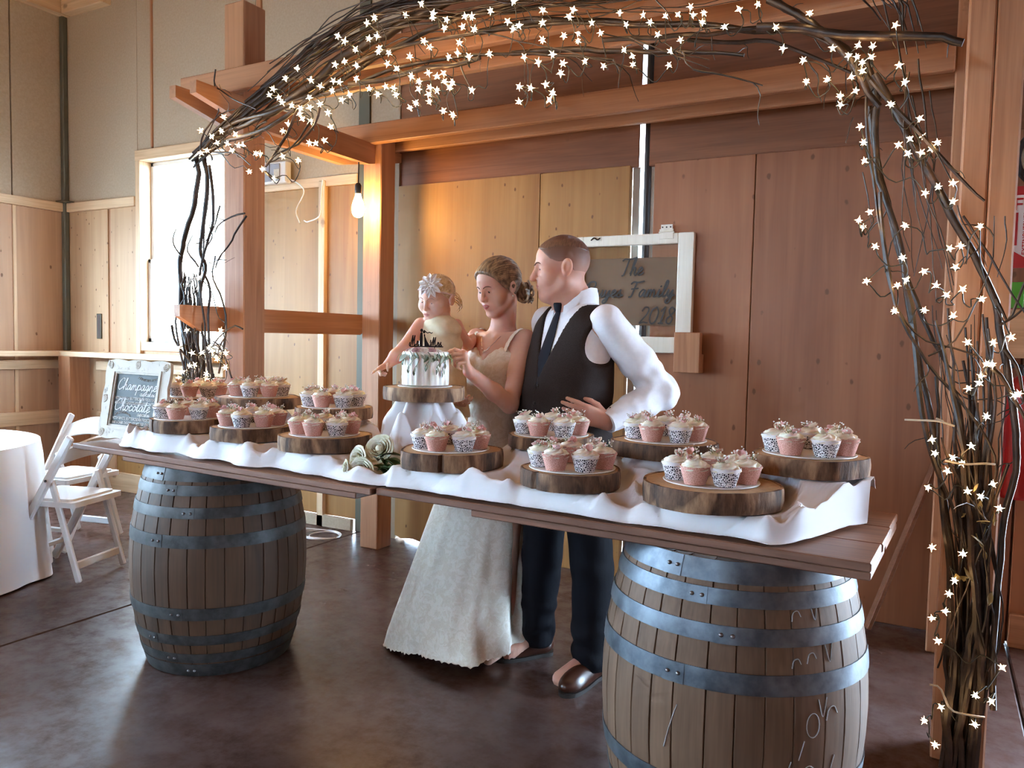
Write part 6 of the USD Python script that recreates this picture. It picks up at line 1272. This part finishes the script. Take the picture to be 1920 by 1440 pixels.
# trousers, belt line, shoes
def trousers(P):
    q = MF.loc(P); d = smax(mtorso(q) - .008, q[:, 2] - 1.0, .008)
    for i, (an, hp, kn) in enumerate(AN):
        l = chain(P, [hp, kn, an + A([0, 0, -.02])], [.108, .084, .076], .02); l = l - .006 * np.sin(P[:, 2] * 60 + 7 * (meshkit.noise(P * 9, i) - .5)) * np.exp(-((P[:, 2] - .16) / .12) ** 2) + cloth_fold(P, .016, 8, 7 + i); d = smin(d, smax(l, .055 - P[:, 2], .004), .03)
    return d
man.part('trousers', mesh_field(trousers, grade(-1.66, -1.04, .009), grade(2.74, 3.22, .009), grade(.04, 1.02, .011)), MAT['trouser_cloth'], True)
for i, (an, fd) in enumerate(((AN[0][0], A([-.14, -.99, 0])), (AN[1][0], A([-.62, -.785, 0])))):
    f_ = Frame((an[0], an[1], 0), fd)
    def shoe(q):
        d = ell(q, (0, .055, .045), (.049, .135, .048)); d = smin(d, ell(q, (0, .125, .036), (.047, .080, .034)), .02); d = smin(d, cap(q, (0, -.035, .05), (0, -.02, .095), .040, .038), .03); return smax(d, .012 - q[:, 2], .006)
    g = lambda a_, b_: np.arange(a_, b_, .005)
    sp = man.part('shoe', f_.mesh(mesh_field(shoe, g(-.07, .07), g(-.11, .24), g(0, .15))), MAT['shoe_leather'], True)
    sole = sg.Polygon(smooth_path([(0, -.085, 0), (.038, -.06, 0), (.040, .0, 0), (.048, .09, 0), (.040, .17, 0), (0, .205, 0), (-.040, .17, 0), (-.048, .09, 0), (-.040, 0, 0), (-.038, -.06, 0), (0, -.085, 0)], 60)[:, :2]).buffer(0)
    man.part('sole', f_.mesh(extrude(sole, .016)), MAT['shoe_sole'], 40, parent=sp)
    for k in range(4): man.part('lace', f_.mesh(tube(smooth_path([(-.018, .055 + k * .017, .083 - k * .006), (0, .058 + k * .017, .092 - k * .006), (.018, .055 + k * .017, .083 - k * .006)], 7), .0026, 5)), MAT['shoe_sole'], True, parent=sp)
# ---------------------------------------------------------------- the woman in the lace gown, a child on her arm, one hand at the topper
mat('gown_lace', {'t': ('texture_coordinate', {}), 'v': ('voronoi_texture', {'scale': 70.0, 'feature': 'distance_to_edge'}), 'n': ('noise_texture', {'scale': 26.0, 'detail': 4, 'distortion': 1.5}), 'r': ('rgb_ramp', {'ramp': [(0.02, (0.84, 0.79, 0.71)), (0.09, (0.76, 0.70, 0.60))]}),
    'r2': ('rgb_ramp', {'ramp': [(0.47, (0.72, 0.65, 0.55)), (0.55, (0.86, 0.82, 0.75))]}), 'x': ('mix_color', {'fac': 0.5}), 'b': ('bump', {'strength': 0.45, 'distance': 0.003}), 'p': ('principled_bsdf', {'roughness': 0.6, 'sheen_weight': 0.2})},
    [('t.object', 'v.vector'), ('t.object', 'n.vector'), ('v.distance', 'r.fac'), ('n.fac', 'r2.fac'), ('r.color', 'x.a'), ('r2.color', 'x.b'), ('x.result', 'p.base_color'), ('n.fac', 'b.height'), ('b.normal', 'p.normal')])
plain('pearl', (0.85, 0.82, 0.78), 0.15); plain('silver', (0.8, 0.8, 0.8), 0.2, metallic=0.9)
wm = Thing('person', 'woman in ivory lace wedding gown holding a toddler and touching the cake topper', 'person', (-1.80, 2.97, 0))
BF = Frame((-1.68, 2.985, 0), (-.22, -.975, 0)); BH = Frame((-1.664, 2.940, 1.617), (-.335, -.890, -.32)); BHs = .985
BK = dict(jaw=.96, chinr=.85, cheek=1.12, nose=.80, nw=.82, brow=.55, lip=1.05, mw=1.02, open=.0050, lidz=.0008, ear=.88, cw=.96, smile=.0022, browr=.75, lashr=.0025, gap=.0016)
bz = A([.88, .98, 1.06, 1.16, 1.26, 1.33, 1.39, 1.437]); bhw = A([.165, .136, .122, .132, .146, .151, .146, .075]); bhd = A([.125, .108, .097, .101, .104, .098, .078, .050]); bcy = A([.01, .01, .01, .01, .0, -.005, -.012, -.018])
def btorso(q):
    d = loft(q, bz, bz * 0, bcy, bhw, bhd, 2.2, .03); m = np.column_stack([np.abs(q[:, 0]), q[:, 1], q[:, 2]])
    return smin(d, np.linalg.norm(m - A([.060, .066, 1.270]), axis=1) - .058, .03)
bL = (A([-1.545, 2.972, 1.400]), A([-1.530, 2.815, 1.130]), A([-1.592, 2.592, 1.270])); bR = (A([-1.812, 3.012, 1.402]), A([-1.870, 2.930, 1.185]), A([-1.765, 2.748, 1.135]))
HBL = fingers(bL[2], A([-1.572, 2.515, 1.355]) - bL[2], A([-.75, -.55, -.2]), A([-.2, -.70, .6]), .90, (.75, 1.05, 1.15, 1.2), .10, (.55, .5), .15)
HBR = fingers(bR[2], A([-1.675, 2.690, 1.130]) - bR[2], A([0, .25, 1.0]), A([-.5, -.8, 0]), .90, (.25, .3, .3, .35), .10, (.3, .3))
def bride_body(P):
    d = head_field(BH.loc(P) / BHs, BK) * BHs
    d = smin(d, cap(P, BH.wld(A([0, -.022, -.065]) * BHs), BF.wld([0, -.02, 1.425]), .050, .058), .03); q = BF.loc(P); d = smin(d, btorso(q) + .003, .03)
    for s, e, w in (bL, bR): d = smin(d, smin(cap(P, s, e, .043, .035), chain(P, [e, e * .6 + w * .4, w], [.036, .034, .0235], .02), .018), .030)
    d = smin(d, hand_field(P, HBL), .010); d = smin(d, hand_field(P, HBR), .010)
    for sx in (-1, 1): d = smin(d, chain(P, [BF.wld([sx * .085, .01, .88]), BF.wld([sx * .085, .03, .48]), BF.wld([sx * .085, 0, .10])], [.085, .058, .040], .02), .03); d = smin(d, cap(P, BF.wld([sx * .085, 0, .06]), BF.wld([sx * .09, .13, .035]), .036, .028), .02)
    for sx in (-1, 1): d = smin(d, cap(P, BF.wld([sx * .03, .045, 1.405]), BF.wld([sx * .12, .0, 1.425]), .012, .010), .02)    # collar bones
    return d
bg = (grade(-2.0, -1.44, .011, ((.0030, -1.76, -1.50),)), grade(2.40, 3.14, .011, ((.0030, 2.42, 2.62), (.0030, 2.82, 3.05))), grade(.0, 1.76, .013, ((.0027, 1.23, 1.38), (.0026, 1.49, 1.74))))
wb = wm.part('body', mesh_field(bride_body, *bg), MAT['skin_woman'], True)
face_parts(wm, BH, wb, BK, 'iris_blue', 'brow_brown', 'lips_woman', (-.05, 1, -.50), BHs)
tt = snap(A([[u * .0135, .08, -.0582 + b * .0016 + .0003] for u in np.linspace(-1, 1, 9) for b in (-1, 1)]), BK, .0004).reshape(9, 2, 3); wm.part('teeth', BH.mesh(scaled(grid_mesh(tt, .0008), BHs)), MAT['teeth'], True, parent=wb)
def bride_hair(q):
    d = head_field(q, dict(BK, ear=.01)) - .009 - .003 * np.clip(q[:, 2] / .1, 0, 1) - .0010 * np.sin(np.arctan2(q[:, 2] - .02, q[:, 0] + .03) * 34 + q[:, 1] * 20)
    z0 = np.interp(q[:, 1], [-.12, -.07, -.03, .0, .03, .055, .075, .095], [-.075, -.072, -.030, -.012, .012, .048, .076, .112]) + np.where(q[:, 0] < 0, .25, .05) * np.maximum(.02 - np.abs(q[:, 0] + .02), 0) * (q[:, 1] > .05)
    return smax(d, z0 - q[:, 2], .006)
hp = wm.part('hair', hair_mesh(bride_hair, BH, BHs, .0032), MAT['hair_darkblond'], True, parent=wb)
def on_hair(dirs, fn, off, o=(0, -.012, .03)):
    t = np.linspace(.05, .16, 111); D = A(dirs); D = D / np.linalg.norm(D, axis=1, keepdims=True); out = []
    for v in D:
        Q = A(o) + v * t[:, None]; f = fn(Q); j = np.nonzero(f < 0)[0]; out.append(Q[j[-1]] + v * off if len(j) else Q[50])
    return A(out)
rh = np.random.RandomState(8); smooth_cap = lambda q: head_field(q, dict(BK, ear=.01)) - .0105
for k in range(84):
    f0 = -1.35 + 2.7 * k / 83; st = A([math.sin(f0) * .9, .75 * math.cos(f0 * .8), .62 - .35 * abs(f0) ** 1.5]); mid = A([math.sin(f0 * .95) * .85 + .1, -.15, .85 - .55 * abs(f0)]); en = A([.10 + .25 * math.sin(f0), -1.0, -.45 + .15 * math.cos(f0)])
    u = np.linspace(0, 1, 12)[:, None]; dirs = (1 - u) ** 2 * st + 2 * u * (1 - u) * mid * 1.3 + u ** 2 * en
    wm.part('strand', BH.mesh(scaled(tube(on_hair(dirs, smooth_cap, .0004 + rh.uniform(-.001, .001)), .0027 * np.sin(np.linspace(.35, 2.7, 12)), 5), BHs)), MAT['hair_highlight' if k % 3 == 0 else 'hair_darkblond'], True, parent=hp)
for k in range(26):
    c = A([.022, -.116, -.052]) + rh.uniform(-1, 1, 3) * [.036, .020, .046]; R = rh.uniform(.014, .023); ax = rh.normal(size=3); ax /= np.linalg.norm(ax); e1 = np.cross(ax, [.3, .2, .9]); e1 /= np.linalg.norm(e1); e2 = np.cross(ax, e1)
    q = np.linspace(0, 1, 20)[:, None]; a = q * (7.5 + rh.rand() * 3); wm.part('curl', BH.mesh(scaled(tube(c + (np.cos(a) * e1 + np.sin(a) * e2) * R * (1 - .45 * q) + ax * (q - .5) * .018, .0062 * (1 - .5 * q[:, 0]), 6), BHs)), MAT['hair_highlight' if k % 4 == 0 else 'hair_darkblond'], True, parent=hp)
wm.part('bun', BH.mesh(scaled(mesh_field(lambda q: ell(q, (.020, -.112, -.052), (.040, .032, .050)) + .006 * (meshkit.noise(q * 90) - .5), *[np.arange(*v, .004) for v in ((-.04, .08), (-.17, -.06), (-.13, .02))]), BHs)), MAT['hair_darkblond'], True, parent=hp)
e = trimesh.creation.icosphere(2, .0042); e.apply_translation([.078, -.004, -.038]); wm.part('earring', BH.mesh(e), MAT['pearl'], True)
# gown: bodice with a sweetheart neckline, lace straps, long skirt
def bodice(P):
    q = BF.loc(P); d = btorso(q) - .006 - .0022 * meshkit.noise(P * 70); ax = np.abs(q[:, 0])
    top = np.where(q[:, 1] > -.02, np.interp(ax, [0, .012, .045, .075, .11, .15], [1.302, 1.312, 1.345, 1.362, 1.352, 1.320]), 1.30) + .003 * np.sin(q[:, 0] * 260)
    return smax(smax(d, q[:, 2] - top, .006), .90 - q[:, 2], .01)
gp = wm.part('bodice', mesh_field(bodice, grade(-1.88, -1.48, .006), grade(2.80, 3.14, .006), grade(.88, 1.40, .006)), MAT['gown_lace'], True)
def body_y(x, z, sgn=1):
    y = np.linspace(.25, -.25, 201) * sgn; f = btorso(np.stack([np.full(201, x), y, np.full(201, z)], 1)); j = np.nonzero(f <= .004)[0]; return y[j[0]] if len(j) else 0
for sx in (-1, 1):
    P = [A([sx * .098, body_y(sx * .098, 1.35) + .004, 1.345]), A([sx * .108, body_y(sx * .108, 1.385) + .006, 1.390]), A([sx * .116, .02, 1.432]), A([sx * .118, -.025, 1.440]), A([sx * .112, body_y(sx * .11, 1.38, -1) - .006, 1.385]), A([sx * .10, body_y(sx * .10, 1.29, -1) - .005, 1.290])]
    C = smooth_path(P, 26); W = A([1, .15, 0.]) * .011
    wm.part('strap', BF.mesh(grid_mesh(np.stack([C - W * (1 + .15 * np.sin(np.arange(26) * 2))[:, None], C + [0, .002, .003], C + W * (1 + .15 * np.cos(np.arange(26) * 2))[:, None]], 1), .003)), MAT['gown_lace'], True, parent=gp)
ns, na = 60, 220; u = np.linspace(0, 1, ns); kz = [1.0, .93, .85, .76, .66, .5, .35, .2, .08, .0]; ks = np.linspace(0, 1, 10); I_ = lambda v: np.interp(u, ks, v)
cx, cy = I_([-1.683, -1.690, -1.702, -1.722, -1.752, -1.785, -1.812, -1.838, -1.855, -1.862]), I_([2.978] * 4 + [2.976, 2.974, 2.972, 2.970, 2.968, 2.966]); rx, ry = I_([.132, .155, .178, .198, .218, .244, .270, .298, .325, .338]), I_([.115, .130, .146, .160, .178, .205, .228, .250, .268, .276])
a = np.arange(na) / na * 2 * PI; zz = I_(kz)[:, None] * np.ones(na); dep = np.clip((.95 - zz) / .95, 0, 1) ** 1.1
pl = .55 * np.sin(a * 8 + 1.1 * np.sin(a * 2)) + .35 * np.sin(a * 13 + .9) + .2 * np.sin(a * 21 + 2); R = 1 + dep * .075 * pl[None]
lobe = np.exp(-((np.angle(np.exp(1j * (a + .93)))) / .30) ** 2)[None] * np.clip((.5 - zz) / .5, 0, 1) ** 2 * .30
lift = .055 * np.clip(np.sin(a * 1 + 2.2), 0, 1)[None] * np.clip(1 - zz / .2, 0, 1) + .010 * np.abs(np.sin(a * 40))[None] * (u > .99)[:, None]
X = cx[:, None] + rx[:, None] * R * (1 + lobe) * np.cos(a); Y = cy[:, None] + ry[:, None] * R * (1 + lobe * 1.2) * np.sin(a); Z = zz + .006 + lift
wm.part('skirt', grid_mesh(np.stack([X, Y, Z], -1).transpose(1, 0, 2)[::-1], .002, close_u=True), MAT['gown_lace'], True, parent=gp)
nk = smooth_path([BF.wld([-.062, -.028, 1.432]), BF.wld([-.058, .030, 1.415]), BF.wld([-.034, .078, 1.378]), BF.wld([0, .098, 1.345]), BF.wld([.034, .078, 1.378]), BF.wld([.058, .030, 1.415]), BF.wld([.062, -.028, 1.432])], 40)
nq = BF.loc(nk); nq[:, 1] = [max(body_y(x, z) + .0015, y - .03) if abs(x) < .055 else y for x, y, z in nq]; nk = A([BF.wld(p) for p in nq]); np_ = wm.part('necklace', tube(nk, .0013, 5), MAT['silver'], True)
for k, (i, r) in enumerate(((20, .0055), (19, .004), (18, .0035), (21, .003), (16, .003))):
    e = trimesh.creation.icosphere(1, r); e.apply_translation(nk[i] + [0, -.003, -.004 * (k % 3)]); wm.part('pendant', e, MAT['pearl'], True, parent=np_)

# ---------------------------------------------------------------- the toddler on her arm, pointing
noisy('child_cotton', (0.66, 0.54, 0.36), (0.74, 0.63, 0.45), 30, 0.75, 0.05); plain('felt_white', (0.82, 0.77, 0.76), 0.8); plain('band_pink', (0.70, 0.52, 0.50), 0.6)
td = Thing('person', 'toddler in cream dress and white flower headband, pointing past the cake', 'person', (-1.80, 2.78, 1.0))
CF = Frame((-1.838, 2.768, .035), (-.30, -.954, 0)); CHd = Frame((-1.850, 2.742, 1.560), (-.07, -.93, -.31), (.10, 0, 1)); CHs = .80
CK_ = dict(jaw=1.0, chinr=.85, chin=.014, cheek=1.18, nose=.55, nw=.90, brow=.35, lip=.95, mw=.80, open=.0036, lidz=-.0005, ear=.95, cw=1.12, browr=.55, lashr=.0012)
cz_ = A([1.17, 1.22, 1.29, 1.36, 1.415, 1.450]); chw = A([.082, .092, .090, .084, .078, .045]); chd = A([.075, .084, .082, .074, .062, .040]); ccx = A([-.01, -.005, .0, .004, .010, .016]); ccy = A([0, 0, .005, .010, .014, .018])
ctorso = lambda q: loft(q, cz_, ccx, ccy, chw, chd, 2.2, .025)
cR = (A([-1.912, 2.722, 1.448]), A([-1.905, 2.596, 1.350]), A([-1.918, 2.508, 1.290])); cL = (A([-1.795, 2.812, 1.452]), A([-1.792, 2.900, 1.368]), A([-1.800, 2.960, 1.400]))
HC = fingers(cR[2], A([-.20, -.80, -.36]), A([.55, .1, -.8]), A([.3, -.6, .6]), .56, (.06, 1.15, 1.25, 1.3), .12, (.9, .6)); HCL = fingers(cL[2], cL[2] - cL[1], A([.2, .9, .2]), A([-1, 0, .2]), .56, (.4,) * 4)
def child_body(P):
    d = head_field(CHd.loc(P) / CHs, CK_) * CHs; d = smin(d, cap(P, CHd.wld(A([0, -.02, -.055]) * CHs), CF.wld([.010, .012, 1.43]), .038, .042), .02); q = CF.loc(P); d = smin(d, ctorso(q) + .004, .025)
    for (s, e, w), H, k_ in ((cR, HC, 1), (cL, HCL, .84)): d = smin(d, smin(cap(P, s, e, .033 * k_, .029 * k_), chain(P, [e, e * .5 + w * .5, w], [.029 * k_, .028 * k_, .019], .015), .012), .022); d = smin(d, hand_field(P, H), .007)
    for sx in (-1, 1): d = smin(d, chain(P, [CF.wld([sx * .05, .0, 1.19]), CF.wld([sx * .072, .105, 1.13]), CF.wld([sx * .072, .09, 1.00])], [.052, .042, .030], .02), .025); d = smin(d, cap(P, CF.wld([sx * .072, .09, .985]), CF.wld([sx * .075, .14, .972]), .024, .019), .015)
    return d
cb_ = td.part('body', mesh_field(child_body, grade(-2.05, -1.66, .008, ((.0026, -2.03, -1.76),)), grade(2.38, 2.96, .008, ((.0026, 2.40, 2.53), (.0028, 2.62, 2.80))), grade(.94, 1.67, .009, ((.0025, 1.24, 1.31), (.0025, 1.46, 1.66)))), MAT['skin_child'], True)
face_parts(td, CHd, cb_, CK_, 'iris_blue', 'brow_blond', 'lips_child', (0, 1, -.6), CHs)
def child_hair(q):
    d = head_field(q, dict(CK_, ear=.01)) - .0035 - .0012 * np.sin(np.arctan2(q[:, 0], q[:, 2] - .01) * 40); z0 = np.interp(q[:, 1], [-.12, -.06, -.02, .03, .06, .085, .1], [-.06, -.055, -.01, .030, .072, .098, .12]); return smax(d, z0 - q[:, 2], .006)
chp = td.part('hair', hair_mesh(child_hair, CHd, CHs, .0034), MAT['hair_blond'], True, parent=cb_)
for k in range(46):
    f0 = rh.uniform(-2.6, 2.6); st = A([math.sin(f0 * .3) * .3, -.1, 1.0]); en = A([math.sin(f0), .80 * math.cos(f0) - .15, .25 if abs(f0) < 1.2 else -.35]); uu = np.linspace(0, 1, 9)[:, None]
    td.part('strand', CHd.mesh(scaled(tube(on_hair(st * (1 - uu) + en * uu, lambda q: head_field(q, dict(CK_, ear=.01)) - .0035, rh.uniform(.0, .003)), .0017 * np.linspace(1, .3, 9), 4), CHs)), MAT['hair_blond'], True, parent=chp)
for k in range(12):
    b = A([.080, -.035 - rh.rand() * .04, .0 + rh.uniform(-.02, .03)]); td.part('strand', CHd.mesh(scaled(tube(smooth_path([b, b + [.018, -.010, -.018], b + [.024, -.006, -.045], b + [.012, .004, -.060]], 9), .0022 * np.linspace(1, .3, 9), 4), CHs)), MAT['hair_blond'], True, parent=chp)
def frock(P):
    q = CF.loc(P); d = ctorso(q) - .007; sk = loft(q, A([1.02, 1.10, 1.18, 1.25, 1.30]), A([.03, .02, .01, 0, 0]), A([.02, .02, .01, 0, 0]), A([.125, .122, .110, .096, .088]), A([.110, .112, .104, .092, .084]), 2.1, .01)
    d = smin(d, sk - .006 * np.sin(np.arctan2(q[:, 0], q[:, 1]) * 11) * np.clip((1.26 - q[:, 2]) / .2, 0, 1), .02) + .004 * np.sin((q[:, 2] + .45 * q[:, 0]) * 95) * np.exp(-((q[:, 2] - 1.36) / .07) ** 2) - cloth_fold(P, .012, 16, 4)
    d = smax(d, q[:, 2] - 1.462, .006)
    for sx in (-1, 1): d = smax(d, -(np.linalg.norm((q - A([sx * .120, .01, 1.425])) * [1.2, .55, .85], axis=1) - .040), .005)
    return smax(d, 1.035 - q[:, 2], .004)
td.part('dress', mesh_field(frock, grade(-1.98, -1.62, .0062), grade(2.62, 2.95, .0062), grade(1.04, 1.52, .0062)), MAT['child_cotton'], True)
fc = CHd.wld(A([.034, .082, .098]) * CHs); fn_ = fc - CHd.wld(A([0, -.005, .045]) * CHs); fn_ /= np.linalg.norm(fn_); fx = np.cross([0, 0, 1.0], fn_); fx /= np.linalg.norm(fx); fy = np.cross(fn_, fx)
hb_ = A([[math.sin(q), math.cos(q), 0] for q in np.linspace(-PI, PI, 40)]); bp = on_hair(np.column_stack([hb_[:, 0], hb_[:, 1], .42 * hb_[:, 1] + .0]), lambda q: head_field(q, dict(CK_, ear=.01)) - .004, .0015); td.part('headband', CHd.mesh(scaled(tube(bp, .0042, 6, False), CHs)), MAT['band_pink'], True)
fp_ = td.part('flower', place(lathe([(.0001, .004), (.012, .003), (.014, -.002), (.0001, -.004)], 20), fx, fy, fn_, fc), MAT['felt_white'], True)
for ring, (n_, L_, W_, tl) in enumerate(((11, .055, .026, -.05), (9, .044, .022, .16), (7, .030, .017, .40))):
    for k in range(n_):
        m = leaf(L_, W_, curl=.12, fold=.35, tip=.85); m.apply_transform(trimesh.transformations.rotation_matrix(-tl - rh.uniform(-.08, .08), [0, 1, 0])); m.apply_transform(trimesh.transformations.rotation_matrix(k / n_ * 2 * PI + ring * .3, [0, 0, 1])); m.apply_translation([0, 0, .004 + .004 * ring])
        td.part('flower_petal', place(m, fx, fy, fn_, fc), MAT['felt_white'], 50, parent=fp_)
for k in range(7):
    e = trimesh.creation.icosphere(1, .0042); e.apply_translation([.009 * math.cos(k * 1.05), .009 * math.sin(k * 1.05), .016]) if k < 6 else e.apply_translation([0, 0, .018]); td.part('bead', place(e, fx, fy, fn_, fc), MAT['pearl'], True, parent=fp_)
